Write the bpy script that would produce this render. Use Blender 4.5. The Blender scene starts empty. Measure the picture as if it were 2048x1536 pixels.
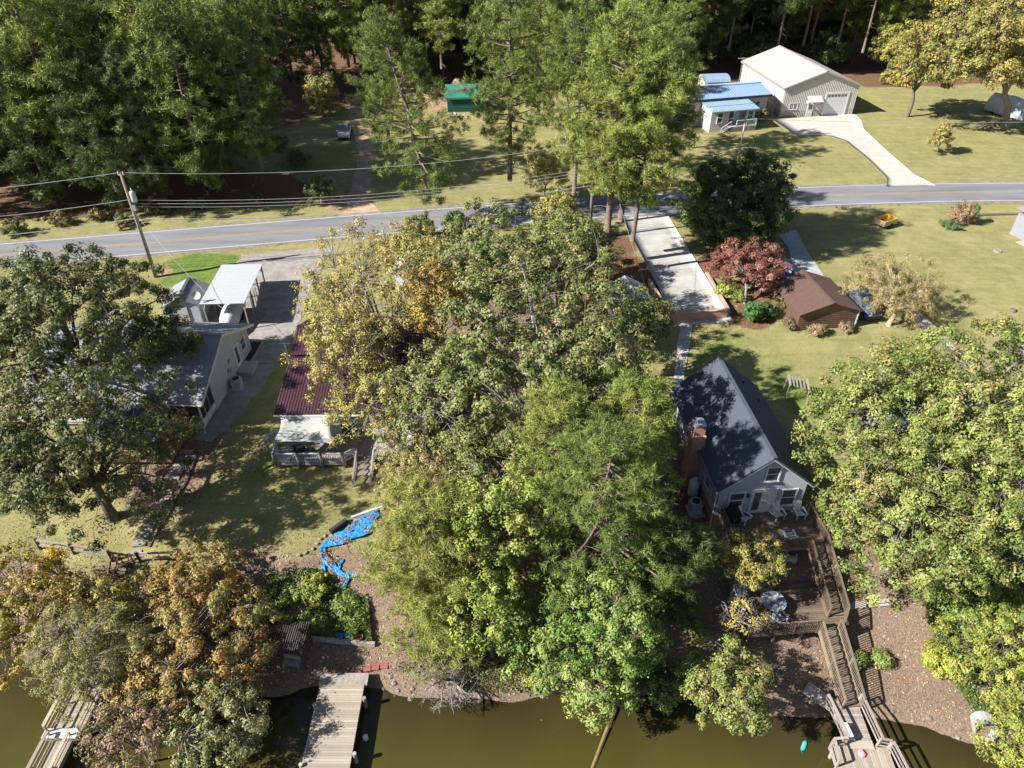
import bpy, math, random
import numpy as np
from mathutils import Matrix, Vector

R = math.radians
sc = bpy.context.scene
col = sc.collection

# ------------------------------------------------------------------ camera, sky, sun, exposure
CAM_Z, PITCH, FPX = 42.0, R(37.0), 1422.0
cam_data = bpy.data.cameras.new("camera")
cam_data.sensor_width = 36.0
cam_data.lens = FPX / 2048.0 * 36.0
cam_data.clip_start = 0.5
cam_data.clip_end = 2000.0
cam = bpy.data.objects.new("camera", cam_data)
cam.location = (0, 0, CAM_Z)
cam.rotation_euler = (R(90) - PITCH, 0, 0)
col.objects.link(cam)
sc.camera = cam

SUN_EL = R(36.0)
SUN_AZ = Vector((-0.955, -0.295))          # horizontal direction towards the sun
SUN_AZ.normalize()
world = bpy.data.worlds.new("World")
sc.world = world
world.use_nodes = True
wn = world.node_tree
wn.nodes.clear()
sky = wn.nodes.new("ShaderNodeTexSky")
sky.sky_type = 'NISHITA'
sky.sun_disc = False
sky.sun_elevation = SUN_EL
sky.sun_rotation = math.atan2(SUN_AZ.x, SUN_AZ.y)
sky.air_density = 1.0
sky.dust_density = 0.6
bg = wn.nodes.new("ShaderNodeBackground")
bg.inputs[1].default_value = 0.052
wo = wn.nodes.new("ShaderNodeOutputWorld")
wn.links.new(sky.outputs[0], bg.inputs[0])
wn.links.new(bg.outputs[0], wo.inputs[0])

sun_data = bpy.data.lights.new("sun", 'SUN')
sun_data.energy = 5.0
sun_data.angle = R(0.53)
sun_data.color = (1.0, 0.962, 0.905)
sun = bpy.data.objects.new("sun", sun_data)
sd = Vector((SUN_AZ.x * math.cos(SUN_EL), SUN_AZ.y * math.cos(SUN_EL), math.sin(SUN_EL)))
sun.rotation_euler = sd.to_track_quat('Z', 'Y').to_euler()
sun.location = (-60, -20, 60)
col.objects.link(sun)

sc.view_settings.view_transform = 'Standard'
sc.view_settings.look = 'None'
sc.view_settings.gamma = 1.0
sc.view_settings.exposure = 1.2
sc.render.engine = 'CYCLES'
sc.cycles.max_bounces = 6
sc.cycles.diffuse_bounces = 2
sc.cycles.transmission_bounces = 3
sc.cycles.transparent_max_bounces = 6

rng0 = np.random.default_rng(7)
random.seed(7)

# ------------------------------------------------------------------ terrain function and survey helpers
def _lat(seed, n=64):
    return np.random.default_rng(seed).random((n, n))
_LATS = {}
def vnoise(x, y, scale, seed):
    if seed not in _LATS: _LATS[seed] = _lat(seed)
    L = _LATS[seed]
    x = np.asarray(x, float) / scale + 1000; y = np.asarray(y, float) / scale + 1000
    xi = np.floor(x).astype(int); yi = np.floor(y).astype(int)
    fx = x - xi; fy = y - yi
    fx = fx * fx * (3 - 2 * fx); fy = fy * fy * (3 - 2 * fy)
    a = L[xi % 64, yi % 64]; b = L[(xi + 1) % 64, yi % 64]
    c = L[xi % 64, (yi + 1) % 64]; d = L[(xi + 1) % 64, (yi + 1) % 64]
    return (a * (1 - fx) + b * fx) * (1 - fy) + (c * (1 - fx) + d * fx) * fy

SH_X = [-160, -60, -34, -24, -14, 0, 12, 18, 24, 31, 60, 160]
SH_Y = [30, 27.5, 26.2, 25.0, 23.9, 23.7, 23.1, 22.7, 21.7, 20.7, 17.5, 10]
PR_T = [-60, -14, -4, 0, 0.8, 3.0, 8.5, 14, 28, 36, 45, 48, 400]
PR_Z = [-3, -2.6, -1.1, 0.0, 0.45, 0.95, 2.9, 3.7, 4.4, 4.65, 5.4, 5.5, 5.5]
def shore(x):
    return np.interp(x, SH_X, SH_Y) + (vnoise(x, 0 * np.asarray(x, float), 3.0, 5) - 0.5) * 1.1
RX = [-165, -57.6, -51.3, -39.7, -22.6, -5.2, 17.7, 37.4, 68.2, 168]; RY = [56, 72.64, 73.5, 76.1, 79.63, 82.9, 86.6, 89.2, 90.9, 93]
def T(x, y):
    rw_k = np.clip((np.abs(np.asarray(y, float) - np.interp(x, RX, RY)) - 4.6) / 3.5, 0, 1)
    return T0(x, y) * rw_k + 5.5 * (1 - rw_k)
def T0(x, y):
    t = np.asarray(y, float) - shore(x)
    z = np.interp(t, PR_T, PR_Z)
    k = np.clip((t - 2) / 10, 0, 1) * np.clip((60 - t) / 25, 0.15, 1)
    return z + (vnoise(x, y, 6, 1) - 0.5) * 0.22 * k + (vnoise(x, y, 1.6, 2) - 0.5) * 0.07 * np.clip((t + 1) / 3, 0, 1) * np.clip((60 - t) / 15, 0.2, 1)
def Tz(x, y): return float(T(x, y))
CP, SP = math.cos(PITCH), math.sin(PITCH)
def W(u, v, z=None):
    """point of the place seen at photo position (u, v): at height z, or on the ground"""
    xc = (u - 1024) / FPX; yc = -(v - 768) / FPX
    dx, dy, dz = xc, CP + yc * SP, -SP + yc * CP
    if z is None:
        zz = 4.5
        for _ in range(25):
            t = (zz - CAM_Z) / dz
            zz = 0.5 * zz + 0.5 * Tz(dx * t, dy * t)
        z = zz
    t = (z - CAM_Z) / dz
    return Vector((dx * t, dy * t, z))

# ------------------------------------------------------------------ materials
MATS = {}
def _nodes(name):
    m = bpy.data.materials.new(name); m.use_nodes = True
    nt = m.node_tree; nt.nodes.clear()
    out = nt.nodes.new("ShaderNodeOutputMaterial")
    b = nt.nodes.new("ShaderNodeBsdfPrincipled")
    nt.links.new(b.outputs[0], out.inputs[0])
    return m, nt, b, out
def N(nt, typ, **kw):
    n = nt.nodes.new(typ)
    for k, v in kw.items(): setattr(n, k, v)
    return n
def ramp(nt, stops):
    r = nt.nodes.new("ShaderNodeValToRGB"); e = r.color_ramp.elements
    e[0].position = stops[0][0]; e[0].color = (*stops[0][1], 1)
    e[1].position = stops[-1][0]; e[1].color = (*stops[-1][1], 1)
    for p, c in stops[1:-1]:
        q = e.new(p); q.color = (*c, 1)
    return r
def sc3(c, k): return tuple(min(1, max(0, a * k)) for a in c)
def mat(name, c, rough=0.7, var=0.18, scale=3.0, bump=0.0, bscale=30.0, metal=0.0, stretch=(1, 1, 1), rnd=0.0, lap=None, spec=0.4, c2=None, brick=None):
    """plain surface with grain: colour noise, fine relief, optional clapboard laps or bricks"""
    if name in MATS: return MATS[name]
    m, nt, b, out = _nodes(name)
    tc = N(nt, "ShaderNodeTexCoord"); mp = N(nt, "ShaderNodeMapping"); mp.inputs[3].default_value = stretch
    nt.links.new(tc.outputs["Object"], mp.inputs[0])
    nz = N(nt, "ShaderNodeTexNoise"); nz.inputs["Scale"].default_value = scale; nz.inputs["Detail"].default_value = 6; nz.inputs["Roughness"].default_value = 0.62
    nt.links.new(mp.outputs[0], nz.inputs[0])
    lo = sc3(c, 1 - var) if c2 is None else c2
    rp = ramp(nt, [(0.3, lo), (0.72, sc3(c, 1 + var * 0.6))])
    nt.links.new(nz.outputs[0], rp.inputs[0])
    colr = rp.outputs[0]
    if brick:
        bt = N(nt, "ShaderNodeTexBrick"); bt.inputs["Scale"].default_value = brick[0]
        bt.inputs["Color1"].default_value = (*brick[1], 1); bt.inputs["Color2"].default_value = (*brick[2], 1); bt.inputs["Mortar"].default_value = (*brick[3], 1)
        bt.inputs["Mortar Size"].default_value = 0.012
        bt.inputs["Brick Width"].default_value = 0.5; bt.inputs["Row Height"].default_value = 0.18
        m2 = N(nt, "ShaderNodeMapping"); m2.inputs[2].default_value = brick[4] if len(brick) > 4 else (R(90), 0, 0)
        nt.links.new(tc.outputs["Object"], m2.inputs[0]); nt.links.new(m2.outputs[0], bt.inputs[0])
        mm = N(nt, "ShaderNodeMix", data_type='RGBA', blend_type='MULTIPLY'); mm.inputs[0].default_value = 0.5
        nt.links.new(bt.outputs[0], mm.inputs[6]); nt.links.new(colr, mm.inputs[7]); colr = mm.outputs[2]
    if rnd:
        oi = N(nt, "ShaderNodeObjectInfo"); mr = N(nt, "ShaderNodeMapRange"); mr.inputs[3].default_value = 1 - rnd; mr.inputs[4].default_value = 1 + rnd
        nt.links.new(oi.outputs["Random"], mr.inputs[0])
        hs = N(nt, "ShaderNodeHueSaturation"); nt.links.new(mr.outputs[0], hs.inputs["Value"]); nt.links.new(colr, hs.inputs["Color"]); colr = hs.outputs[0]
    nt.links.new(colr, b.inputs["Base Color"])
    b.inputs["Roughness"].default_value = rough; b.inputs["Metallic"].default_value = metal
    b.inputs["Specular IOR Level"].default_value = spec
    h = None
    if lap:
        sx = N(nt, "ShaderNodeSeparateXYZ"); nt.links.new(tc.outputs["Object"], sx.inputs[0])
        mu = N(nt, "ShaderNodeMath", operation='DIVIDE'); mu.inputs[1].default_value = lap; nt.links.new(sx.outputs[2], mu.inputs[0])
        fr = N(nt, "ShaderNodeMath", operation='FRACT'); nt.links.new(mu.outputs[0], fr.inputs[0])
        iv = N(nt, "ShaderNodeMath", operation='SUBTRACT'); iv.inputs[0].default_value = 1; nt.links.new(fr.outputs[0], iv.inputs[1]); h = iv.outputs[0]
        bp = N(nt, "ShaderNodeBump"); bp.inputs["Distance"].default_value = 0.02; bp.inputs["Strength"].default_value = 0.9
        nt.links.new(h, bp.inputs["Height"]); nt.links.new(bp.outputs[0], b.inputs["Normal"])
    elif bump:
        n2 = N(nt, "ShaderNodeTexNoise"); n2.inputs["Scale"].default_value = bscale; n2.inputs["Detail"].default_value = 4
        nt.links.new(mp.outputs[0], n2.inputs[0])
        bp = N(nt, "ShaderNodeBump"); bp.inputs["Strength"].default_value = bump; bp.inputs["Distance"].default_value = 0.05
        nt.links.new(n2.outputs[0], bp.inputs["Height"]); nt.links.new(bp.outputs[0], b.inputs["Normal"])
    MATS[name] = m
    return m
def leafmat(name, trans=0.3, rough=0.5, spec=0.35):
    if name in MATS: return MATS[name]
    m, nt, b, out = _nodes(name)
    at = N(nt, "ShaderNodeAttribute", attribute_name="col")
    nt.links.new(at.outputs["Color"], b.inputs["Base Color"])
    b.inputs["Roughness"].default_value = rough; b.inputs["Specular IOR Level"].default_value = spec
    tr = N(nt, "ShaderNodeBsdfTranslucent")
    hs = N(nt, "ShaderNodeHueSaturation"); hs.inputs["Value"].default_value = 1.35; hs.inputs["Saturation"].default_value = 1.1
    nt.links.new(at.outputs["Color"], hs.inputs["Color"]); nt.links.new(hs.outputs[0], tr.inputs[0])
    mx = N(nt, "ShaderNodeMixShader"); mx.inputs[0].default_value = trans
    nt.links.new(b.outputs[0], mx.inputs[1]); nt.links.new(tr.outputs[0], mx.inputs[2]); nt.links.new(mx.outputs[0], out.inputs[0])
    MATS[name] = m
    return m
def glassmat():
    if "glass" in MATS: return MATS["glass"]
    m, nt, b, out = _nodes("glass")
    b.inputs["Base Color"].default_value = (0.075, 0.09, 0.105, 1); b.inputs["Roughness"].default_value = 0.06; b.inputs["Specular IOR Level"].default_value = 0.9
    MATS["glass"] = m; return m

M_LEAF = leafmat("leaf", 0.16, 0.5, 0.28); M_NEEDLE = leafmat("needle", 0.12, 0.55, 0.25)
M_BARK = mat("bark", (0.16, 0.13, 0.105), 0.9, 0.4, 4, 0.6, 14, stretch=(1, 1, 0.25))
M_BARKL = mat("bark_pale", (0.25, 0.225, 0.195), 0.9, 0.35, 4, 0.5, 14, stretch=(1, 1, 0.3))
M_BARKP = mat("bark_pine", (0.19, 0.145, 0.12), 0.95, 0.45, 5, 0.8, 10, stretch=(1, 1, 0.3))
M_BARKB = mat("bark_bare", (0.28, 0.25, 0.235), 0.9, 0.25, 4)
M_CONC = mat("concrete", (0.40, 0.385, 0.355), 0.85, 0.3, 0.5, 0.15, 60)
M_CONCW = mat("concrete_new", (0.45, 0.425, 0.375), 0.85, 0.1, 0.6, 0.1, 60)
M_CONCS = mat("concrete_grey", (0.36, 0.37, 0.38), 0.88, 0.2, 0.9, 0.15, 60)
M_WHITE = mat("white_paint", (0.60, 0.60, 0.60), 0.5, 0.06, 3)
M_LUMBG = mat("lumber_grey", (0.33, 0.29, 0.255), 0.85, 0.3, 2.2, 0.3, 40, stretch=(6, 0.8, 1), rnd=0.22)
M_LUMBD = mat("lumber_dock", (0.36, 0.305, 0.24), 0.85, 0.25, 2.0, 0.3, 40, stretch=(0.8, 6, 1), rnd=0.2)
M_LUMBB = mat("lumber_brown", (0.155, 0.115, 0.08), 0.8, 0.3, 2.0, 0.3, 40, rnd=0.22)
M_LUMBW = mat("lumber_weathered", (0.20, 0.155, 0.11), 0.85, 0.3, 2.0, 0.3, 40, rnd=0.25)
M_LUMBT = mat("lumber_tan", (0.28, 0.20, 0.11), 0.8, 0.3, 2.0, 0.3, 40, rnd=0.2)
M_DARKW = mat("lumber_dark", (0.075, 0.06, 0.055), 0.85, 0.3, 2.0, rnd=0.25)
M_RAILG = mat("rail_grey_paint", (0.42, 0.44, 0.47), 0.6, 0.12, 3)
M_BLACK = mat("black_plastic", (0.02, 0.02, 0.022), 0.6, 0.2, 3)
M_STEEL = mat("galvanized", (0.45, 0.47, 0.5), 0.4, 0.12, 3, metal=0.6)
M_RUBBER = mat("rubber", (0.025, 0.025, 0.025), 0.8, 0.2, 5)

# ------------------------------------------------------------------ object helpers
def tag(o, label=None, cat=None, group=None, kind=None):
    if label: o["label"] = label
    if cat: o["category"] = cat
    if group: o["group"] = group
    if kind: o["kind"] = kind
    return o
def link(name, data, parent=None):
    o = bpy.data.objects.new(name, data); col.objects.link(o)
    if parent is not None: o.parent = parent
    return o
def thing(name, label, cat, loc=(0, 0, 0), rz=0.0, group=None):
    o = link(name, None); o.location = loc; o.rotation_euler = (0, 0, rz); o.empty_display_size = 0.3
    return tag(o, label, cat, group)

class MB:
    def __init__(s): s.v = []; s.f = []
    def add(s, vs, fs):
        k = len(s.v); s.v += [tuple(p) for p in vs]; s.f += [tuple(i + k for i in f) for f in fs]; return s
    def box(s, c, d, m=None):
        x, y, z = c; a, b, h = d[0] / 2, d[1] / 2, d[2] / 2
        vs = [Vector((x + i * a, y + j * b, z + k * h)) for k in (-1, 1) for j in (-1, 1) for i in (-1, 1)]
        if m is not None: vs = [m @ p for p in vs]
        return s.add(vs, [(0, 2, 3, 1), (4, 5, 7, 6), (0, 1, 5, 4), (2, 6, 7, 3), (0, 4, 6, 2), (1, 3, 7, 5)])
    def b2(s, x0, x1, y0, y1, z0, z1): return s.box(((x0 + x1) / 2, (y0 + y1) / 2, (z0 + z1) / 2), (abs(x1 - x0), abs(y1 - y0), abs(z1 - z0)))
    def bar(s, p, q, w, h=None):
        p, q = Vector(p), Vector(q); d = q - p; h = h or w
        if d.length < 1e-6: return s
        e = d.normalized(); up = Vector((0, 0, 1)) if abs(e.z) < 0.98 else Vector((0, 1, 0))
        a = e.cross(up).normalized(); b = a.cross(e)
        m = Matrix((a, e, b)).transposed().to_4x4(); m.translation = (p + q) / 2
        return s.box((0, 0, 0), (w, d.length, h), m)
    def prism(s, poly, y0, y1):
        n = len(poly)
        vs = [(x, y0, z) for x, z in poly] + [(x, y1, z) for x, z in poly]
        fs = [tuple(range(n)), tuple(range(2 * n - 1, n - 1, -1))] + [(i, i + n, (i + 1) % n + n, (i + 1) % n) for i in range(n)]
        return s.add(vs, fs)
    def prismx(s, poly, x0, x1):
        n = len(poly)
        vs = [(x0, y, z) for y, z in poly] + [(x1, y, z) for y, z in poly]
        fs = [tuple(range(n)), tuple(range(2 * n - 1, n - 1, -1))] + [(i, i + n, (i + 1) % n + n, (i + 1) % n) for i in range(n)]
        return s.add(vs, fs)
    def tube(s, pts, rad, n=8, cap=True):
        pts = [Vector(p) for p in pts]
        if not hasattr(rad, '__len__'): rad = [rad] * len(pts)
        vs = []
        for i, p in enumerate(pts):
            d = (pts[min(i + 1, len(pts) - 1)] - pts[max(i - 1, 0)]).normalized()
            a = d.cross(Vector((0.31, 0.2, 0.93)) if abs(d.z) < 0.8 else Vector((1, 0.1, 0))).normalized(); b = d.cross(a)
            vs += [p + (a * math.cos(2 * math.pi * j / n) + b * math.sin(2 * math.pi * j / n)) * rad[i] for j in range(n)]
        fs = [(i * n + j, i * n + (j + 1) % n, (i + 1) * n + (j + 1) % n, (i + 1) * n + j) for i in range(len(pts) - 1) for j in range(n)]
        if cap: fs += [tuple(range(n))[::-1], tuple(range((len(pts) - 1) * n, len(pts) * n))]
        return s.add(vs, fs)
    def lathe(s, prof, n=14, c=(0, 0, 0)):
        vs = [(c[0] + r * math.cos(2 * math.pi * j / n), c[1] + r * math.sin(2 * math.pi * j / n), c[2] + z) for r, z in prof for j in range(n)]
        fs = [(i * n + j, i * n + (j + 1) % n, (i + 1) * n + (j + 1) % n, (i + 1) * n + j) for i in range(len(prof) - 1) for j in range(n)]
        fs += [tuple(range(n))[::-1], tuple(range((len(prof) - 1) * n, len(prof) * n))]
        return s.add(vs, fs)
    def mesh(s, name, m, smooth=False):
        me = bpy.data.meshes.new(name); me.from_pydata(s.v, [], s.f); me.validate(); me.materials.append(m)
        if smooth: me.polygons.foreach_set("use_smooth", [True] * len(me.polygons))
        me.update(); return me
    def build(s, name, m, parent=None, smooth=False, kind=None, **kw):
        o = link(name, s.mesh(name, m, smooth), parent)
        if kind: o["kind"] = kind
        if kw: tag(o, **kw)
        return o
UNIT = {}
def plank(name, parent, c, d, m, rot=(0, 0, 0)):
    """one board: a shared board mesh sized and set in place"""
    if m.name not in UNIT: UNIT[m.name] = MB().box((0, 0, 0), (1, 1, 1)).mesh("board_" + m.name, m)
    o = link(name, UNIT[m.name], parent); o.location = c; o.scale = d; o.rotation_euler = rot
    return o
def beam(name, parent, p, q, w, h, m):
    p, q = Vector(p), Vector(q); d = q - p; e = d.normalized(); up = Vector((0, 0, 1)) if abs(e.z) < 0.98 else Vector((0, 1, 0))
    a = e.cross(up).normalized(); b = a.cross(e)
    o = plank(name, parent, (p + q) / 2, (w, d.length, h), m); o.rotation_euler = Matrix((a, e, b)).transposed().to_euler()
    return o
def frame_at(o, origin, e, s):
    e = Vector(e).normalized(); s = Vector(s).normalized(); n = e.cross(s)
    o.matrix_local = Matrix.Translation(origin) @ Matrix((e, s, n)).transposed().to_4x4()
def np_mesh(name, v, f, m, colr=None, smooth=False):
    """f: (n,3) or (n,4) array"""
    me = bpy.data.meshes.new(name); k = f.shape[1]
    me.vertices.add(len(v)); me.vertices.foreach_set("co", v.astype(np.float32).ravel())
    me.loops.add(f.size); me.loops.foreach_set("vertex_index", f.astype(np.int32).ravel())
    me.polygons.add(len(f)); me.polygons.foreach_set("loop_start", np.arange(0, f.size, k, dtype=np.int32)); me.polygons.foreach_set("loop_total", np.full(len(f), k, np.int32))
    if smooth: me.polygons.foreach_set("use_smooth", np.ones(len(f), bool))
    me.update(calc_edges=True)
    if colr is not None:
        a = me.color_attributes.new("col", 'FLOAT_COLOR', 'POINT')
        a.data.foreach_set("color", np.concatenate([colr, np.ones((len(colr), 1))], 1).astype(np.float32).ravel())
    me.materials.append(m); return me

RIBS = {}
def ribbed_mesh(w, l, pitch, depth, m, key=""):
    k = (round(w, 3), round(l, 3), pitch, depth, m.name)
    if k in RIBS: return RIBS[k]
    xs, zs = [0.0], [0.0]; n = max(1, round(w / pitch)); p = w / n
    for i in range(n):
        c = (i + 0.5) * p; a = min(0.25 * p, 0.05); b = a * 0.55
        xs += [c - a, c - b, c + b, c + a]; zs += [0, depth, depth, 0]
    xs.append(w); zs.append(0)
    mb = MB(); q = len(xs)
    vs = [(x, y, z) for y in (0, l) for x, z in zip(xs, zs)] + [(x, y, -0.04) for y in (0, l) for x in (0, w)]
    fs = [(i, i + 1, q + i + 1, q + i) for i in range(q - 1)]
    B = 2 * q
    fs += [(B, B + 2, B + 3, B + 1), (0, q, B + 2, B), (q - 1, B + 1, B + 3, 2 * q - 1), tuple([B] + [B + 1] + list(range(q - 1, -1, -1))), tuple([B + 3, B + 2] + list(range(q, 2 * q)))]
    mb.add(vs, fs); RIBS[k] = mb.mesh("ribbed_sheet", m); return RIBS[k]
def ribbed_slope(parent, origin, e, s, wid, ln, m, pitch=0.23, depth=0.03, panel=0.92, name="roof_panel"):
    n = max(1, round(wid / panel)); p = wid / n; e = Vector(e).normalized()
    for i in range(n):
        o = link(name, ribbed_mesh(p - 0.004, ln, pitch, depth, m), parent); frame_at(o, Vector(origin) + e * (p * i), e, s)
def shingle_slope(parent, origin, e, s, wid, ln, m, name="roof_slope", step=0.16):
    mb = MB(); n = int(ln / step); st = ln / n
    vs, fs = [], []
    for k in range(n):
        y0, y1 = k * st, (k + 1) * st; b = len(vs)
        vs += [(0, y0, 0.022), (wid, y0, 0.022), (wid, y1, 0.004), (0, y1, 0.004), (0, y0, -0.01), (wid, y0, -0.01)]
        fs += [(b, b + 1, b + 2, b + 3), (b + 4, b + 5, b + 1, b)]
    mb.add(vs, fs); mb.b2(0, wid, 0, ln, -0.13, 0.0)
    o = mb.build(name, m, parent); frame_at(o, origin, e, s); return o
def window(parent, c, rz, w, h, m=None, bars=1, name="window", depth=0.08):
    """window in a wall: c is the centre on the wall's outer face, outward is local -y"""
    m = m or M_WHITE; t = 0.1
    mb = MB()
    mb.b2(-w / 2 - t, -w / 2, -depth, 0.02, -h / 2, h / 2).b2(w / 2, w / 2 + t, -depth, 0.02, -h / 2, h / 2)
    mb.b2(-w / 2 - t, w / 2 + t, -depth - 0.01, 0.02, h / 2, h / 2 + t).b2(-w / 2 - t - 0.04, w / 2 + t + 0.04, -depth - 0.04, 0.02, -h / 2 - t, -h / 2)
    for i in range(bars): mb.b2(-w / 2, w / 2, -depth + 0.03, 0.01, -0.03 + (i + 1 - (bars + 1) / 2) * h / (bars + 1), 0.03 + (i + 1 - (bars + 1) / 2) * h / (bars + 1))
    o = mb.build(name, m, parent); o.location = c; o.rotation_euler = (0, 0, rz)
    MB().b2(-w / 2, w / 2, -0.03, 0.0, -h / 2, h / 2).build("pane", glassmat(), o)
    return o
def rail(parent, p, q, h, m, post=0.1, cap=0.12, gap=0.13, bal=0.04, posts=True, name="baluster", every=1.6, mid=False):
    """railing between two deck edge points: posts, top rail, bottom rail and each baluster"""
    p, q = Vector(p), Vector(q); d = q - p; L = d.length; e = d / L; up = Vector((0, 0, 1))
    beam("top_rail", parent, p + up * h, q + up * h, cap, 0.05, m)
    beam("bottom_rail", parent, p + up * 0.12, q + up * 0.12, 0.05, 0.08, m)
    if posts:
        k = max(1, round(L / every))
        for i in range(k + 1):
            c = p + d * (i / k); plank("post", parent, c + up * (h / 2 - 0.17), (post, post, h + 0.3), m)
    if mid: beam("middle_rail", parent, p + up * h * 0.55, q + up * h * 0.55, 0.05, 0.09, m); return
    n = int(L / gap)
    for i in range(1, n):
        c = p + d * (i / n); plank(name, parent, c + up * (h / 2 + 0.04), (bal, bal, h - 0.14), m)

# ------------------------------------------------------------------ setting: ground
def poly_in(px, py, poly):
    inside = np.zeros(px.shape, bool); n = len(poly)
    for i in range(n):
        x0, y0 = poly[i][:2]; x1, y1 = poly[(i + 1) % n][:2]
        c = ((y0 > py) != (y1 > py)); d = np.where(y1 - y0 == 0, 1e-9, y1 - y0)
        inside ^= c & (px < (x1 - x0) * (py - y0) / d + x0)
    return inside
def soft(mask):
    m = mask.astype(float)
    for _ in range(2):
        m = (m + np.roll(m, 1, 0) + np.roll(m, -1, 0) + np.roll(m, 1, 1) + np.roll(m, -1, 1)) / 5
    return m
def pp(*uv): return [W(u, v) for u, v in uv]
xs = np.concatenate([np.arange(-170, -66, 4.0), np.arange(-66, 66, 0.6), np.arange(66, 171, 4.0)])
ys = np.concatenate([np.arange(-40, 12, 4.0), np.arange(12, 100, 0.6), np.arange(100, 150, 1.6), np.arange(150, 330, 5.0)])
GX, GY = np.meshgrid(xs, ys)
GZ = T(GX, GY)
tt = GY - shore(GX)
def circ(x, y, r, k=1.0): return np.clip((r - np.hypot((GX - x), (GY - y) * k)) / (0.5 * r) , 0, 1)
nz1 = vnoise(GX, GY, 4, 11); nz2 = vnoise(GX, GY, 1.5, 12)
litter = np.clip((10.5 - tt) / 4, 0, 1) * np.clip((GX + 22) / 4, 0, 1)
litter = np.maximum(litter, np.clip((8 - tt) / 3, 0, 1) * 0.8)
for (x, y, r) in [(2, 42, 12), (3, 54, 10), (10, 46, 5), (13, 38, 4.5), (-6, 36, 5), (-3, 44, 6), (24, 31, 8), (30, 34, 9), (-26, 38, 4), (-27, 43, 5), (22.3, 61, 2.6), (-1, 61, 8), (6, 61, 6)]:
    litter = np.maximum(litter, circ(x, y, r) * 0.9)
straw = np.zeros_like(GX)
for (x, y, r) in [(11.5, 69, 5.5), (11, 75, 4.5), (22.5, 70, 3.2), (22.5, 64, 3.4), (23.8, 60.5, 3), (26, 65, 3), (8, 66, 5), (13.2, 36.5, 2.4)]:
    straw = np.maximum(straw, circ(x, y, r))
forest = np.clip((GY - 137 - 0.06 * GX + 6 * (nz1 - .5)) / 4, 0, 1)
forest = np.maximum(forest, np.clip((-27 - GX + 6 * (nz1 - .5)) / 4, 0, 1) * np.clip((GY - (87 + 0.17 * (GX + 20))) / 4, 0, 1))
forest *= 1 - circ(-22, 118, 18) * 0.95
forest *= 1 - circ(-32, 108, 14) * 0.95
straw = np.maximum(straw, forest)
lush = soft(poly_in(GX, GY, pp((340, 520), (390, 505), (480, 505), (478, 545), (420, 600), (360, 570), (315, 575))))
for (x, y, r) in [(21.5, 53, 8), (26, 48, 5), (36, 55, 5), (54, 118, 6), (40, 108, 8), (-29, 104, 9), (-20, 118, 9), (-17, 40, 5)]:
    lush = np.maximum(lush, circ(x, y, r) * 0.5 * (.5 + nz1))
dirt = np.zeros_like(GX)
for (x, y, r) in [(-21.5, 88, 4.5), (-22, 96, 3.5), (-10.5, 132, 7), (-3, 133, 6), (-17.5, 62, 3), (-37.8, 69, 1.2), (10.5, 73.5, 1.5)]:
    dirt = np.maximum(dirt, circ(x, y, r))
dirt = np.maximum(dirt, np.clip(1 - np.abs(tt - 0.6) / 1.4, 0, 1) * 0.9)
nx, ny = len(xs), len(ys)
gv = np.stack([GX, GY, GZ], -1).reshape(-1, 3)
ii = np.arange(nx * ny).reshape(ny, nx)
gf = np.stack([ii[:-1, :-1], ii[:-1, 1:], ii[1:, 1:], ii[1:, :-1]], -1).reshape(-1, 4)
m, nt, b, out = _nodes("ground_mat")
tc = N(nt, "ShaderNodeTexCoord")
def noise(scale, detail=6, rough=0.6, stretch=None):
    n = N(nt, "ShaderNodeTexNoise"); n.inputs["Scale"].default_value = scale; n.inputs["Detail"].default_value = detail; n.inputs["Roughness"].default_value = rough
    if stretch:
        mp = N(nt, "ShaderNodeMapping"); mp.inputs[3].default_value = stretch; nt.links.new(tc.outputs["Object"], mp.inputs[0]); nt.links.new(mp.outputs[0], n.inputs[0])
    else: nt.links.new(tc.outputs["Object"], n.inputs[0])
    return n.outputs[0]
def mixc(fac, a, b_):
    x = N(nt, "ShaderNodeMix", data_type='RGBA')
    if hasattr(fac, 'is_linked'): nt.links.new(fac, x.inputs[0])
    else: x.inputs[0].default_value = fac
    nt.links.new(a, x.inputs[6]); nt.links.new(b_, x.inputs[7]); return x.outputs[2]
def crisp(maskout, nzout, lo=0.38, hi=0.62, amt=0.9):
    s = N(nt, "ShaderNodeMath", operation='MULTIPLY_ADD'); nt.links.new(nzout, s.inputs[0]); s.inputs[1].default_value = amt; nt.links.new(maskout, s.inputs[2])
    s2 = N(nt, "ShaderNodeMath", operation='SUBTRACT'); nt.links.new(s.outputs[0], s2.inputs[0]); s2.inputs[1].default_value = amt * 0.5
    r_ = N(nt, "ShaderNodeMapRange", interpolation_type='SMOOTHSTEP'); r_.inputs[1].default_value = lo; r_.inputs[2].default_value = hi; nt.links.new(s2.outputs[0], r_.inputs[0]); return r_.outputs[0]
at = N(nt, "ShaderNodeAttribute", attribute_name="col"); at2 = N(nt, "ShaderNodeAttribute", attribute_name="col2")
se = N(nt, "ShaderNodeSeparateColor"); nt.links.new(at.outputs["Color"], se.inputs[0]); se2 = N(nt, "ShaderNodeSeparateColor"); nt.links.new(at2.outputs["Color"], se2.inputs[0])
g1 = ramp(nt, [(0.30, (0.105, 0.135, 0.036)), (0.44, (0.20, 0.20, 0.068)), (0.56, (0.285, 0.255, 0.10)), (0.70, (0.38, 0.31, 0.155))]); nt.links.new(noise(0.22, 8, 0.66), g1.inputs[0])
g2 = ramp(nt, [(0.3, (0.12, 0.125, 0.04)), (0.7, (0.36, 0.32, 0.15))]); nt.links.new(noise(5.0, 6, 0.75), g2.inputs[0])
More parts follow.
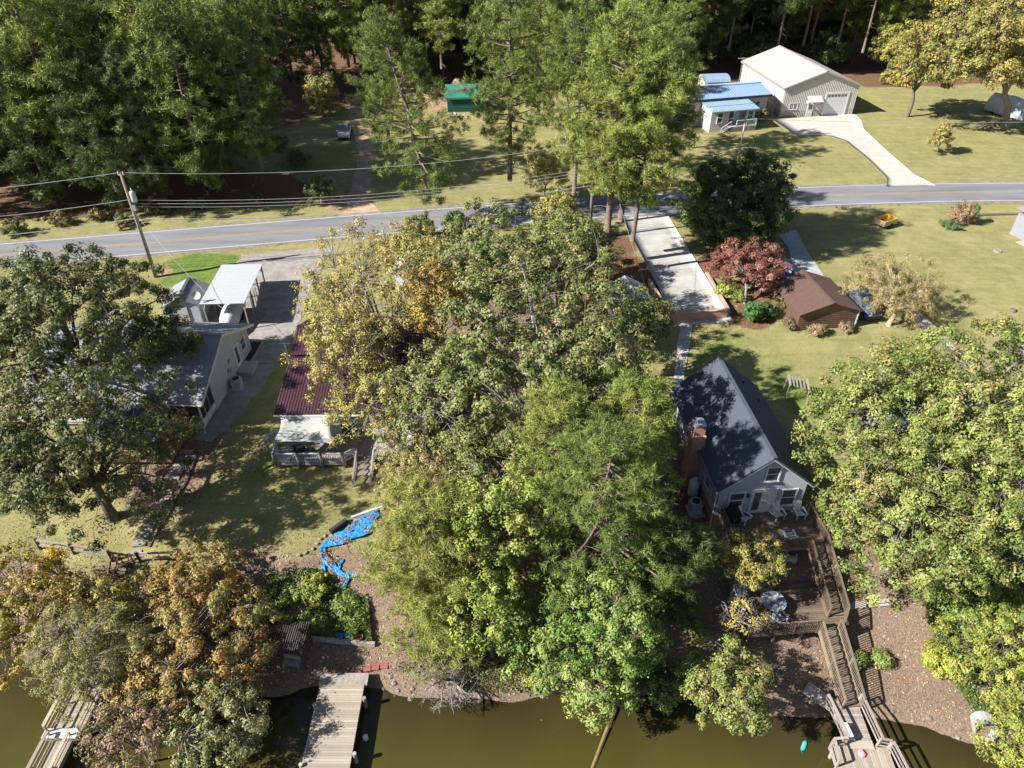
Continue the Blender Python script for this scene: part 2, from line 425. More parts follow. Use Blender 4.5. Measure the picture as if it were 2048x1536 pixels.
g3 = ramp(nt, [(0.36, (0.085, 0.12, 0.03)), (0.5, (0.23, 0.215, 0.08)), (0.64, (0.43, 0.35, 0.19))]); nt.links.new(noise(0.75, 10, 0.72), g3.inputs[0])
g4 = ramp(nt, [(0.38, (0.12, 0.14, 0.04)), (0.62, (0.40, 0.34, 0.17))]); nt.links.new(noise(1.0, 6, 0.7, (0.12, 1.5, 1)), g4.inputs[0])
grass = mixc(0.3, mixc(0.28, mixc(0.45, g1.outputs[0], g3.outputs[0]), g4.outputs[0]), g2.outputs[0])
lu = ramp(nt, [(0.3, (0.07, 0.12, 0.02)), (0.7, (0.17, 0.23, 0.055))]); nt.links.new(noise(2.5, 6, 0.7), lu.inputs[0])
li = ramp(nt, [(0.25, (0.06, 0.042, 0.03)), (0.45, (0.17, 0.122, 0.086)), (0.6, (0.27, 0.205, 0.152)), (0.78, (0.40, 0.32, 0.25))]); nt.links.new(noise(9, 8, 0.8), li.inputs[0])
st = ramp(nt, [(0.25, (0.06, 0.034, 0.02)), (0.5, (0.15, 0.085, 0.05)), (0.75, (0.29, 0.18, 0.11))]); nt.links.new(noise(6, 8, 0.8), st.inputs[0])
di = ramp(nt, [(0.3, (0.22, 0.125, 0.075)), (0.7, (0.43, 0.29, 0.19))]); nt.links.new(noise(1.2, 8, 0.7), di.inputs[0])
cn = noise(1.7, 8, 0.75); cn2 = noise(2.3, 8, 0.75, (1, 1.3, 1))
c = mixc(crisp(se.outputs[2], cn, .3, .75), grass, lu.outputs[0])
c = mixc(crisp(se2.outputs[0], cn2), c, di.outputs[0])
c = mixc(crisp(se.outputs[0], cn, .3, .7), c, li.outputs[0])
c = mixc(crisp(se.outputs[1], cn2), c, st.outputs[0])
nt.links.new(c, b.inputs["Base Color"]); b.inputs["Roughness"].default_value = 0.95; b.inputs["Specular IOR Level"].default_value = 0.15
bp = N(nt, "ShaderNodeBump"); bp.inputs["Strength"].default_value = 0.7; bp.inputs["Distance"].default_value = 0.12
nt.links.new(noise(7, 8, 0.8), bp.inputs["Height"]); nt.links.new(bp.outputs[0], b.inputs["Normal"])
gme = np_mesh("ground", gv, gf, m, np.stack([litter, straw, lush], -1).reshape(-1, 3), True)
a2 = gme.color_attributes.new("col2", 'FLOAT_COLOR', 'POINT')
a2.data.foreach_set("color", np.stack([dirt, dirt * 0, dirt * 0, dirt * 0 + 1], -1).astype(np.float32).ravel())
tag(link("ground", gme), kind="structure")

# water
m, nt, b, out = _nodes("water_mat")
tc = N(nt, "ShaderNodeTexCoord"); at = N(nt, "ShaderNodeAttribute", attribute_name="col")
nz = N(nt, "ShaderNodeTexNoise"); nz.inputs["Scale"].default_value = 0.25; nz.inputs["Detail"].default_value = 5; nt.links.new(tc.outputs["Object"], nz.inputs[0])
mxx = N(nt, "ShaderNodeMix", data_type='RGBA', blend_type='MULTIPLY'); mxx.inputs[0].default_value = 0.55
rp = ramp(nt, [(0.3, (0.72, 0.75, 0.7)), (0.7, (1, 1, 1))]); nt.links.new(nz.outputs[0], rp.inputs[0])
nt.links.new(at.outputs["Color"], mxx.inputs[6]); nt.links.new(rp.outputs[0], mxx.inputs[7]); nt.links.new(mxx.outputs[2], b.inputs["Base Color"])
b.inputs["Roughness"].default_value = 0.09; b.inputs["IOR"].default_value = 1.33
n2 = N(nt, "ShaderNodeTexNoise"); n2.inputs["Scale"].default_value = 2.2; n2.inputs["Detail"].default_value = 3; nt.links.new(tc.outputs["Object"], n2.inputs[0])
bp = N(nt, "ShaderNodeBump"); bp.inputs["Strength"].default_value = 0.12; bp.inputs["Distance"].default_value = 0.04; nt.links.new(n2.outputs[0], bp.inputs["Height"]); nt.links.new(bp.outputs[0], b.inputs["Normal"])
wx = np.concatenate([np.arange(-170, -50, 10.0), np.arange(-50, 50, 0.8), np.arange(50, 171, 10.0)]); wy = np.concatenate([np.arange(-60, 12, 8.0), np.arange(12, 32, 0.5)])
WX, WY = np.meshgrid(wx, wy); dep = np.clip(-T(WX, WY), 0, 3)
k = np.clip(dep / 1.5, 0, 1)[..., None]
wc = np.array([0.034, 0.026, 0.011]) * (1 - k) + np.array([0.069, 0.062, 0.0145]) * k
ii = np.arange(WX.size).reshape(WX.shape)
wf = np.stack([ii[:-1, :-1], ii[:-1, 1:], ii[1:, 1:], ii[1:, :-1]], -1).reshape(-1, 4)
tag(link("water", np_mesh("water", np.stack([WX, WY, WX * 0], -1).reshape(-1, 3), wf, m, wc.reshape(-1, 3), True)), kind="structure")

# roads, drives, walks: draped sheets
def ribbon(name, Lp, Rp, mt, dz, n=60, mm=8, drape=True, wob=0.0, parent=None, kind="structure", thick=0.0):
    Lp = np.array([tuple(p)[:3] for p in Lp]); Rp = np.array([tuple(p)[:3] for p in Rp])
    def res(P):
        d = np.concatenate([[0], np.cumsum(np.hypot(*np.diff(P[:, :2], axis=0).T))]); s = np.linspace(0, d[-1], n)
        return np.stack([np.interp(s, d, P[:, k]) for k in range(3)], -1)
    A, B = res(Lp), res(Rp); t = np.linspace(0, 1, mm)[None, :, None]
    G = A[:, None] * (1 - t) + B[:, None] * t
    if wob:
        G[:, 0, :2] += (rng0.random((n, 2)) - .5) * wob; G[:, -1, :2] += (rng0.random((n, 2)) - .5) * wob
    if drape: G[..., 2] = T(G[..., 0], G[..., 1]) + dz
    else: G[..., 2] += dz
    v = G.reshape(-1, 3); ii = np.arange(n * mm).reshape(n, mm)
    f = np.stack([ii[:-1, :-1], ii[:-1, 1:], ii[1:, 1:], ii[1:, :-1]], -1).reshape(-1, 4)
    if thick:
        b0 = len(v); vb = v.copy(); vb[:, 2] -= thick; v = np.concatenate([v, vb])
        ed = np.concatenate([ii[0, :], ii[1:, -1], ii[-1, -2::-1], ii[-2:0:-1, 0]])
        f = np.concatenate([f, np.stack([ed, np.roll(ed, -1), np.roll(ed, -1) + b0, ed + b0], -1)])
    nrm = np.cross(v[f[0, 1]] - v[f[0, 0]], v[f[0, 2]] - v[f[0, 0]])
    if nrm[2] < 0: f = f[:, ::-1]
    o = link(name, np_mesh(name, v, f, mt), parent)
    if kind and parent is None: o["kind"] = kind
    return o
M_ASPH = mat("asphalt", (0.185, 0.19, 0.20), 0.9, 0.28, 0.4, 0.2, 40, stretch=(0.25, 1.6, 1))
M_LINEW = mat("line_white", (0.46, 0.46, 0.45), 0.8, 0.25, 4)
M_LINEY = mat("line_yellow", (0.38, 0.27, 0.10), 0.8, 0.3, 4)
M_GRAV = mat("gravel", (0.27, 0.26, 0.245), 0.95, 0.35, 1.1, 0.5, 30, c2=(0.20, 0.175, 0.15))
M_DIRT = mat("dirt_track", (0.42, 0.31, 0.22), 0.95, 0.35, 0.8, 0.4, 20, c2=(0.25, 0.16, 0.10))
rx = np.array([-57.6, -51.3, -39.7, -22.6, -5.2, 17.7, 37.4, 68.2]); ry = np.array([72.64, 73.5, 76.1, 79.63, 82.9, 86.6, 89.2, 90.9])
pf = np.polyfit(rx, ry, 3); dpf = np.polyder(pf)
X = np.linspace(-66, 84, 90); Y = np.polyval(pf, X); s0, s1 = np.polyval(dpf, -66.), np.polyval(dpf, 84.)
X = np.concatenate([[-165, -110], X, [120, 168]]); Y = np.concatenate([[Y[0] + s0 * (-99), Y[0] + s0 * (-44)], Y, [Y[-1] + s1 * 36, Y[-1] + s1 * 84]])
tx, ty = np.gradient(X), np.gradient(Y); ln = np.hypot(tx, ty); NX, NY = -ty / ln, tx / ln
def off(o_, z=5.5): return np.stack([X + NX * o_, Y + NY * o_, X * 0 + z], -1)
road = ribbon("road", off(-3.35), off(3.35), M_ASPH, 0.04, n=240, mm=10, drape=False)
for o_ in (-2.95, 2.95): ribbon("edge_line", off(o_ - .08), off(o_ + .08), M_LINEW, 0.046, n=240, mm=2, drape=False, parent=road)
for o_ in (-.16, .16): ribbon("centre_line", off(o_ - .06), off(o_ + .06), M_LINEY, 0.046, n=240, mm=2, drape=False, parent=road)
M_SHOUL = mat('shoulder_grit', (.26, .22, .155), .95, .4, 1.5, .4, 20)
for a_, b_ in ((-3.75, -3.2), (3.2, 3.75)): ribbon('road_shoulder', off(a_), off(b_), M_SHOUL, 0.022, n=700, mm=4, drape=False, wob=.5)
def road_y(x): return float(np.interp(x, X, Y))
ribbon("gravel_drive", pp((486, 511), (445, 560), (405, 620), (425, 700), (425, 790), (395, 850), (385, 880)),
       pp((668, 492), (630, 560), (598, 650), (570, 700), (535, 760), (478, 835), (425, 885)), M_GRAV, 0.03, n=60, mm=30, wob=0.5)
ribbon("dirt_drive", pp((655, 458), (690, 420), (705, 370), (718, 310), (705, 250), (690, 190)), pp((790, 446), (738, 400), (745, 350), (752, 300), (738, 240), (720, 190)), M_DIRT, 0.03, n=50, mm=10, wob=0.5)
ribbon("concrete_apron", [W(1545, 240, 5.5), W(1593, 272, 5.5), W(1655, 271, 5.5), W(1690, 282, 5.5), W(1735, 318, 5.5), W(1775, 358, 5.5), W(1772, 374, 5.5)],
       [W(1700, 228, 5.5), W(1712, 231, 5.5), W(1722, 242, 5.5), W(1728, 260, 5.5), W(1765, 295, 5.5), W(1828, 350, 5.5), W(1872, 372, 5.5)], M_CONCW, 0.075, n=50, mm=8, drape=False, thick=0.3)
drv = ribbon("concrete_drive", [W(1243, 434, 5.62), W(1345, 627, 5.62)], [W(1336, 430, 5.62), W(1452, 619, 5.62)], M_CONC, 0.0, n=20, mm=6, drape=False, thick=1.1)
# joints of the drive as narrow dark recess strips
M_JOINT = mat("joint", (0.16, 0.15, 0.14), 0.9)
for k in (0.22, 0.42, 0.62, 0.82):
    a_, b_ = W(1243, 434, 5.62).lerp(W(1345, 627, 5.62), k), W(1336, 430, 5.62).lerp(W(1452, 619, 5.62), k)
    dv = Vector((0.0, 0.02, 0)); ribbon("joint", [a_ - dv, b_ - dv], [a_ + dv, b_ + dv], M_JOINT, 0.004, n=2, mm=2, drape=False, parent=drv)
M_BRICK = mat("brick", (0.42, 0.25, 0.18), 0.9, 0.25, 4, brick=(4.2, (0.75, 0.45, 0.35), (0.55, 0.33, 0.27), (0.7, 0.66, 0.6)))
wall = thing("retaining_wall", "low red brick retaining wall around the lower end of the concrete drive", "wall")
p0, p1, p2, p3 = W(1343, 628, 5.62), W(1454, 620, 5.62), W(1410, 545, 5.62), W(1300, 560, 5.62)
for a_, b_ in ((p0, p1), (p1, p2), (p0, p3)):
    mb = MB(); d = (b_ - a_); d.z = 0; nrm = Vector((d.y, -d.x, 0)).normalized() * 0.12
    if nrm.dot((p0 + p1 + p2 + p3) / 4 - a_) > 0: nrm = -nrm
    L = d.length; mb.b2(0, L, -0.1, 0.1, 4.2, 5.72); o = mb.build("wall_run", M_BRICK, wall); o.location = (a_.x + nrm.x, a_.y + nrm.y, 0); o.rotation_euler = (0, 0, math.atan2(d.y, d.x))
    mb = MB(); mb.b2(-0.06, L + 0.06, -0.14, 0.14, 5.722, 5.78); o = mb.build("coping", mat("coping", (0.45, 0.30, 0.22), 0.9), wall); o.location = (a_.x + nrm.x, a_.y + nrm.y, 0); o.rotation_euler = (0, 0, math.atan2(d.y, d.x))
ribbon("concrete_walk", pp((1343, 800), (1352, 720), (1356, 680), (1362, 650)), pp((1362, 800), (1374, 720), (1381, 680), (1386, 645)), M_CONC, 0.06, n=20, mm=4)
ribbon("concrete_path", pp((1345, 655), (1400, 650), (1466, 644)), pp((1345, 638), (1400, 634), (1458, 628)), M_CONC, 0.075, n=12, mm=4)
ribbon("concrete_path", pp((1437, 627), (1425, 590)), pp((1462, 626), (1445, 590)), M_CONC, 0.055, n=8, mm=4)
ribbon("side_drive", pp((1556, 470), (1578, 500), (1590, 560)), pp((1592, 460), (1612, 500), (1650, 556)), M_CONCS, 0.06, n=16, mm=6)
ribbon("side_path", pp((1770, 590), (1822, 632), (1870, 680), (1890, 700)), pp((1785, 585), (1845, 628), (1898, 680), (1912, 700)), M_CONC, 0.04, n=20, mm=4)
ribbon("concrete_pad", pp((2040, 690), (2040, 720)), pp((2060, 690), (2060, 720)), M_CONC, 0.04, n=5, mm=4)

# ------------------------------------------------------------------ buildings
M_SHING = mat("shingle_dark", (0.068, 0.08, 0.108), 0.92, 0.3, 6, 0.4, 50, stretch=(1.2, 5, 1))
M_SHINGG = mat("shingle_grey", (0.28, 0.29, 0.31), 0.92, 0.25, 6, 0.4, 50, stretch=(1.2, 5, 1))
M_SIDEB = mat("siding_bluegrey", (0.36, 0.39, 0.45), 0.6, 0.08, 2, lap=0.13)
M_SIDEL = mat("siding_pale", (0.40, 0.43, 0.48), 0.6, 0.08, 2, lap=0.13)
M_SIDEW = mat("siding_white", (0.66, 0.67, 0.68), 0.6, 0.08, 2, lap=0.13)
M_FOUND = mat("foundation_brick", (0.40, 0.22, 0.15), 0.9, 0.3, 4, brick=(4.2, (0.75, 0.42, 0.32), (0.5, 0.30, 0.24), (0.6, 0.55, 0.5)))
def gable_walls(root, Wd, L, zb, ze, zp, m, t=0.16, name="wall"):
    """ridge along local y; four walls"""
    w, l = Wd / 2, L / 2
    for y0, y1 in ((-l, -l + t), (l - t, l)):
        MB().prism([(-w, zb), (w, zb), (w, ze), (0, zp), (-w, ze)], y0, y1).build(name, m, root)
    MB().b2(-w + 0.002, -w + t, -l + t, l - t, zb, ze).build(name, m, root)
    MB().b2(w - t, w - 0.002, -l + t, l - t, zb, ze).build(name, m, root)
def gable_trim(root, Wd, L, ze, zp, oh, m=None, drop=0.17):
    """white rake boards at the gables, and eave boards"""
    m = m or M_WHITE; w = Wd / 2
    for y in (-L / 2 - oh, L / 2 + oh):
        for sgn in (-1, 1):
            beam("rake_board", root, (sgn * w, y, ze - 0.14), (0, y, zp - 0.14), 0.05, drop, m)
    for sgn in (-1, 1): plank("fascia", root, (sgn * w, 0, ze - 0.16), (0.05, L + 2 * oh - 0.12, 0.15), m)

# --- dark-roofed house by the deck (right)
hx, hy, hr = 16.75, 40.0, R(5)
rh = thing("house", "blue grey gabled house with dark shingle roof and brick foundation above the wooden decks", "house", (hx, hy, 0), hr)
gable_walls(rh, 6.1, 10.9, 4.55, 7.55, 10.02, M_SIDEB)
MB().b2(-3.0, 3.0, -5.4, 5.4, 2.6, 4.548).build("foundation", M_FOUND, rh)
rw, re_, rp_ = 3.42, 7.30, 10.12
sl = math.hypot(rw, rp_ - re_)
RL = 11.6
rf = shingle_slope(rh, (-rw, RL / 2, re_), (0, -1, 0), (rw, 0, rp_ - re_), RL, sl, M_SHING, "roof")
rf2 = shingle_slope(rh, (rw, -RL / 2, re_), (0, 1, 0), (-rw, 0, rp_ - re_), RL, sl, M_SHING, "roof")
beam("ridge_cap", rh, (0, -RL / 2 - .01, rp_ + .025), (0, RL / 2 + .01, rp_ + .025), 0.28, 0.05, M_SHING)
gable_trim(rh, 6.84, 10.9, 7.30, 10.12, 0.32)
for s_ in (-1, 1): beam("gutter", rh, (s_ * 3.5, -5.7, 7.24), (s_ * 3.5, 5.7, 7.24), 0.13, 0.1, mat("gutter_dark", (0.10, 0.11, 0.13), 0.5))
MB().b2(-4.0, -3.05, -1.6, -0.5, 3.0, 8.55).b2(-3.95, -3.15, -1.45, -0.65, 8.55, 9.35).build("chimney", M_FOUND, rh)
MB().b2(-3.98, -3.12, -1.48, -0.62, 9.35, 9.45).b2(-3.75, -3.35, -1.25, -0.85, 9.45, 9.75).build("chimney_cap", M_STEEL, rh)
window(rh, (-1.75, -5.45, 6.0), 0, 0.95, 1.45)
window(rh, (1.95, -5.45, 6.0), 0, 0.95, 1.45)
window(rh, (0.35, -5.45, 8.35), 0, 0.85, 1.25)
dr = MB().b2(-0.75, 1.05, -5.53, -5.44, 4.7, 6.95).b2(-0.62, 0.12, -5.545, -5.53, 4.85, 6.8).build("patio_door", M_WHITE, rh)
MB().b2(-0.55, -0.05, -5.555, -5.547, 5.0, 6.7).build("pane", glassmat(), dr)
MB().b2(0.14, 0.18, -5.6, -5.54, 5.6, 5.9).build("handle", M_STEEL, dr)
MB().lathe([(0.03, 0), (0.11, 0.05), (0.1, 0.25), (0.03, 0.32)], 8, (-1.02, -5.56, 6.35)).build("porch_lamp", M_BLACK, rh)
for y in (-3.4, 1.4, 3.8): window(rh, (-3.05, y, 6.1), R(-90), 0.8, 1.3)
for y in (-3.4, 0.0, 3.4): window(rh, (3.05, y, 6.1), R(90), 0.8, 1.3)
MB().tube([(-3.46, -5.5, 7.2), (-3.2, -5.4, 6.9), (-3.14, -5.4, 3.4), (-3.5, -5.7, 3.2)], 0.05, 6).build("downspout", M_WHITE, rh)
for x, y in ((1.5, 3.9), (2.2, 2.2), (-2.2, 4.6)):
    z = rp_ - abs(x) * (rp_ - re_) / rw; MB().tube([(x, y, z - .1), (x, y, z + .35)], 0.06, 8).build("vent_pipe", M_BLACK, rh)

# --- upper deck, lower deck, stairs (in the house's frame)
def deck_top(root, x0, x1, y0, y1, z, m, along='x', bw=0.14, name="deck_board"):
    if along == 'x':
        n = round((y1 - y0) / bw)
        for i in range(n): plank(name, root, ((x0 + x1) / 2, y0 + (i + .5) * (y1 - y0) / n, z - .02 + random.uniform(-.003, .003)), (x1 - x0, (y1 - y0) / n - .012, .04), m)
    else:
        n = round((x1 - x0) / bw)
        for i in range(n): plank(name, root, (x0 + (i + .5) * (x1 - x0) / n, (y0 + y1) / 2, z - .02 + random.uniform(-.003, .003)), ((x1 - x0) / n - .012, y1 - y0, .04), m)
def joists(root, x0, x1, y0, y1, z, m):
    for p, q in (((x0, y0), (x1, y0)), ((x0, y1), (x1, y1)), ((x0, y0), (x0, y1)), ((x1, y0), (x1, y1))):
        beam("rim_joist", root, (p[0], p[1], z - .16), (q[0], q[1], z - .16), 0.05, 0.22, m)
def stairs(root, x0, x1, y0, z0, y1, z1, m, rails=True, hr_=0.95):
    """treads from (y0, z0) at the top down to (y1, z1)"""
    n = max(2, round((z0 - z1) / 0.18)); dy = (y1 - y0) / n; dz = (z1 - z0) / n
    for i in range(n):
        plank("tread", root, ((x0 + x1) / 2, y0 + (i + .5) * dy, z0 + (i + .5) * dz), (x1 - x0, abs(dy) * 0.96, .045), m)
        plank("riser", root, ((x0 + x1) / 2, y0 + i * dy + (0.015 if dy > 0 else -0.015), z0 + (i + .02) * dz - .02), (x1 - x0 - .1, .02, abs(dz) * .8), m)
    for x in (x0 - .03, x1 + .03):
        beam("stringer", root, (x, y0, z0 - .12), (x, y1, z1 - .12), .05, .28, m)
        if rails: rail(root, (x, y0, z0), (x, y1, z1), hr_, m, every=2.2)
ud = thing("upper_deck", "weathered brown wooden upper deck with white chairs in front of the blue grey house", "deck", (hx, hy, 0), hr)
deck_top(ud, -2.7, 3.5, -8.8, -5.5, 4.7, M_LUMBB); joists(ud, -2.7, 3.5, -8.8, -5.5, 4.7, M_LUMBB)
for x in (-2.5, 0.4, 3.3):
    for y in (-8.6, -6.6): plank("support_post", ud, (x, y, 3.3), (0.15, 0.15, 2.6), M_LUMBB)
rail(ud, (3.5, -5.6, 4.7), (3.5, -8.8, 4.7), 0.95, M_LUMBB); rail(ud, (-2.7, -8.8, 4.7), (2.3, -8.8, 4.7), 0.95, M_LUMBB); rail(ud, (-2.7, -5.6, 4.7), (-2.7, -8.8, 4.7), 0.95, M_LUMBB)
stairs(ud, 2.35, 3.45, -8.85, 4.68, -12.9, 2.75, M_LUMBB)
ld = thing("lower_deck", "dark brown wooden lower deck with railing standing on posts below the upper deck", "deck", (hx, hy, 0), hr)
deck_top(ld, -3.3, 3.5, -13.7, -8.9, 2.7, M_LUMBB); deck_top(ld, -3.3, 3.5, -8.88, -6.9, 2.69, mat("deck_paint_grey", (0.24, 0.25, 0.27), .8, .2, 2, rnd=.1)); joists(ld, -3.3, 3.5, -13.7, -6.9, 2.7, M_LUMBB)
for x in (-3.1, -1.3, 0.5, 2.3):
    for y in (-13.5, -10.5): plank("support_post", ld, (x, y, 1.4), (0.15, 0.15, 2.4), M_LUMBB)
for x in (-2.6, -0.8, 1.0): beam("knee_brace", ld, (x, -13.45, 2.5), (x - .55, -13.45, 1.75), .09, .09, M_LUMBB)
rail(ld, (-3.3, -13.7, 2.7), (1.3, -13.7, 2.7), 0.95, M_LUMBB); rail(ld, (-3.3, -8.0, 2.7), (-3.3, -13.7, 2.7), 0.95, M_LUMBB); rail(ld, (3.5, -12.9, 2.7), (2.75, -13.9, 2.7), 0.95, M_LUMBB)
stairs(ld, 1.45, 2.6, -13.75, 2.68, -17.9, 0.85, M_LUMBW)

# chairs on the decks
def chair(label, x, y, z, rz, m=None, group="white slatted deck chairs", tilt=1.0):
    m = m or M_WHITE
    t = thing("deck_chair", label, "chair", (x, y, z), rz, group)
    for i in range(5): plank("seat_slat", t, (0, -.22 + i * .11, .38 - i * .025), (.52, .095, .022), m, (R(-12), 0, 0))
    for i in range(6): plank("back_slat", t, (-.225 + i * .09, .42, .66 + (.05 if i in (2, 3) else 0 if i in (1, 4) else -.05)), (.08, .022, .8), m, (R(-24), 0, R((i - 2.5) * -2)))
    for s_ in (-1, 1):
        plank("arm", t, (s_ * .34, -.02, .57), (.13, .74, .025), m); plank("front_leg", t, (s_ * .31, -.3, .28), (.03, .09, .56), m)
        beam("rear_leg", t, (s_ * .28, -.3, .38), (s_ * .28, .6, .02), .03, .1, m); plank("arm_post", t, (s_ * .33, .33, .42), (.03, .07, .3), m)
    return t
def hl(x, y):   # house frame to world
    return hx + x * math.cos(hr) - y * math.sin(hr), hy + x * math.sin(hr) + y * math.cos(hr)
for lab, x, y, z, a in (("white slatted chair turned sideways below the left window on the upper deck", -1.25, -6.25, 4.7, 35),
                        ("white slatted chair beside the patio door on the upper deck", 1.25, -6.1, 4.7, 8),
                        ("white slatted chair in the railed corner of the upper deck", 2.75, -6.15, 4.7, 4),
                        ("white slatted chair facing the house at the front rail of the upper deck", 1.2, -8.1, 4.7, 178),
                        ("white slatted chair on the lower deck beside the stair posts", 1.65, -8.4, 2.7, 155),
                        ("white slatted chair half hidden under the edge of the upper deck", 0.5, -8.3, 2.7, 200),
                        ("white chair behind the small yellow tree on the lower deck", -2.8, -10.7, 2.7, -70)):
    p = hl(x, y); chair(lab, p[0], p[1], z, hr + R(a))
M_COVER = mat("grey_cover", (0.26, 0.28, 0.31), .85, .15, 3)
for lab, x, y, a in (("grey patio chair at the near side of the covered table", -.9, -12.9, 20), ("grey patio chair pushed in at the house side of the covered table", -1.1, -10.9, 170)):
    p = hl(x, y); chair(lab, p[0], p[1], 2.7, hr + R(a), M_COVER, "grey patio chairs")
p = hl(-1.0, -11.9)
t = thing("patio_table", "round table under a grey folded parasol cover on the lower deck", "table", (p[0], p[1], 2.7), hr)
MB().lathe([(.75, .68), (.8, .71), (.8, .74), (.1, .75)], 20).build("table_top", M_COVER, t); MB().lathe([(.3, 0), (.3, .04), (.05, .08), (.05, .68)], 12).build("pedestal", M_BLACK, t)
MB().tube([(0, 0, .7), (.15, -.1, 1.9)], [.2, .05], 8).build("folded_parasol", M_COVER, t)
p = hl(-2.05, -6.1)
g = thing("grill", "black covered barbecue grill on the upper deck against the siding", "grill", (p[0], p[1], 4.7), hr)
MB().prism([(-.5, 0), (.5, 0), (.55, .75), (.35, 1.1), (-.35, 1.1), (-.55, .75)], -.3, .3).build("cover", M_BLACK, g)
for s_ in (-.4, .4): MB().tube([(s_, -.32, .06), (s_, .32, .06)], .07, 8).build("wheel", M_RUBBER, g)
p = W(1391, 990, 3.6)
t = thing("propane_tank", "white upright propane tank beside the left wall of the blue grey house", "tank", (p.x - .25, p.y, Tz(p.x - .25, p.y) - .02))
MB().lathe([(.3, 0), (.38, .12), (.38, 1.25), (.3, 1.42), (.12, 1.48)], 18).build("body", M_WHITE, t, True); MB().lathe([(.16, 1.46), (.16, 1.66), (.1, 1.68)], 12).build("valve_hood", M_WHITE, t)
def ac_unit(label, p, rz):
    t = thing("air_conditioner", label, "air conditioner", (p.x, p.y, Tz(p.x, p.y)), rz)
    MB().b2(-.55, .55, -.55, .55, -.1, .08).build("pad", M_CONC, t)
    mb = MB()
    for i in range(9): mb.b2(-.4, .4, -.4, .4, .1 + i * .085, .16 + i * .085)
    mb.build("louvre", mat("ac_grey", (.45, .47, .49), .5), t)
    MB().b2(-.35, .35, -.35, .35, .1, .86).build("coil", M_BLACK, t)
    MB().lathe([(.42, .862), (.42, .93), (.33, .95), (.33, .93)], 16).build("top_ring", mat("ac_grey", (.45, .47, .49)), t); MB().lathe([(.3, .932), (.3, .955), (.06, .965)], 12).build("fan_grille", M_BLACK, t)
ac_unit("grey air conditioner between the propane tank and the upper deck", W(1388, 1022, 3.4), R(8))
p = W(1385, 1038, 3.3)
t = thing("log_edging", "pale landscape timber lying by the corner of the brick foundation", "timber", (p.x, p.y, Tz(p.x, p.y)), R(6)); MB().b2(-.9, .9, -.09, .09, -.05, .15).build("timber", M_LUMBG, t)

# --- left grey house (local x = world y, gable with door at local -y = world +x)
lh = thing("house", "pale grey house with wide grey shingle gable half hidden under the dark oak", "house", (-31.5, 50.0, 0), R(87))
zb, ze, zp, hw, LL = 4.2, 7.2, 9.65, 5.6, 13.6
MB().prism([(-hw + 2.6, zb), (hw, zb), (hw, ze), (0, zp), (-hw + 2.6, ze + 1.1)], -LL / 2, -LL / 2 + .16).build("wall", M_SIDEL, lh)
MB().prism([(-hw, zb), (hw, zb), (hw, ze), (0, zp), (-hw, ze)], LL / 2 - .16, LL / 2).build("wall", M_SIDEL, lh)
MB().b2(hw - .16, hw - .002, -LL / 2 + .16, LL / 2 - .16, zb, ze).build("wall", M_SIDEL, lh)
MB().b2(-hw + 2.6, -hw + 2.76, -LL / 2 + .16, LL / 2 - .16, zb, ze + .9).build("wall", M_SIDEL, lh)
rw, RL = hw + .35, LL + 1.2
re_, rp_ = ze - .12, zp + .12
sl = math.hypot(rw, rp_ - re_)
shingle_slope(lh, (-rw, RL / 2, re_), (0, -1, 0), (rw, 0, rp_ - re_), RL, sl, M_SHINGG, "roof"); shingle_slope(lh, (rw, -RL / 2, re_), (0, 1, 0), (-rw, 0, rp_ - re_), RL, sl, M_SHINGG, "roof")
beam("ridge_cap", lh, (0, -RL / 2 - .01, rp_ + .02), (0, RL / 2 + .01, rp_ + .02), .28, .05, M_SHINGG)
gable_trim(lh, rw * 2, LL, re_, rp_, .6, mat("trim_cream", (.62, .60, .55), .6), .24)
for s_ in (-1, 1): beam("soffit", lh, (s_ * (rw - .15), -LL / 2 - .3, re_ - .12), (s_ * .02, -LL / 2 - .3, rp_ - .2), .56, .05, mat("trim_cream", (.62, .60, .55), .6))
window(lh, (4.1, -LL / 2, 6.1), 0, .9, 1.1)
d_ = MB().b2(2.05, 3.15, -LL / 2 - .07, -LL / 2, 4.75, 6.95).build("door", M_WHITE, lh); MB().b2(2.35, 2.85, -LL / 2 - .085, -LL / 2 - .07, 5.1, 6.7).build("pane", glassmat(), d_); MB().b2(2.2, 2.26, -LL / 2 - .13, -LL / 2 - .07, 5.75, 5.85).build("handle", M_STEEL, d_)
MB().b2(1.6, 3.4, -LL / 2 - 1.4, -LL / 2 - .01, 4.2, 4.72).build("doorstep", M_CONC, lh)
for z, x in ((5.6, .4), (6.2, .9), (5.3, .9)): MB().b2(x - .12, x + .12, -LL / 2 - .12, -LL / 2, z, z + .35).build("meter_box", M_STEEL, lh)
# screened porch at the near end
M_SCREEN = mat("porch_screen", (.03, .032, .035), .8)
MB().b2(-hw + .06, -hw + 2.6, -LL / 2 + .05, LL / 2 - .2, 4.2, 4.5).build("porch_floor", M_CONC, lh)
MB().prism([(-hw + .1, 4.55), (-hw + 2.58, 4.55), (-hw + 2.58, ze + 1.0), (-hw + .1, ze - .1)], -LL / 2 + .06, -LL / 2 + .08).build("porch_screen", M_SCREEN, lh)
MB().b2(-hw + .06, -hw + .08, -LL / 2 + .1, LL / 2 - .2, 4.6, ze - .1).build("porch_screen", M_SCREEN, lh)
for x in (-hw + .06, -hw + .9, -hw + 1.75): plank("porch_post", lh, (x, -LL / 2 + .04, 5.9), (.1, .1, 2.9 + (x + hw) * .3), M_LUMBG)
for y in (-4, -1, 2, 5): plank("porch_post", lh, (-hw + .03, y, 5.8), (.1, .1, 2.8), M_LUMBG)
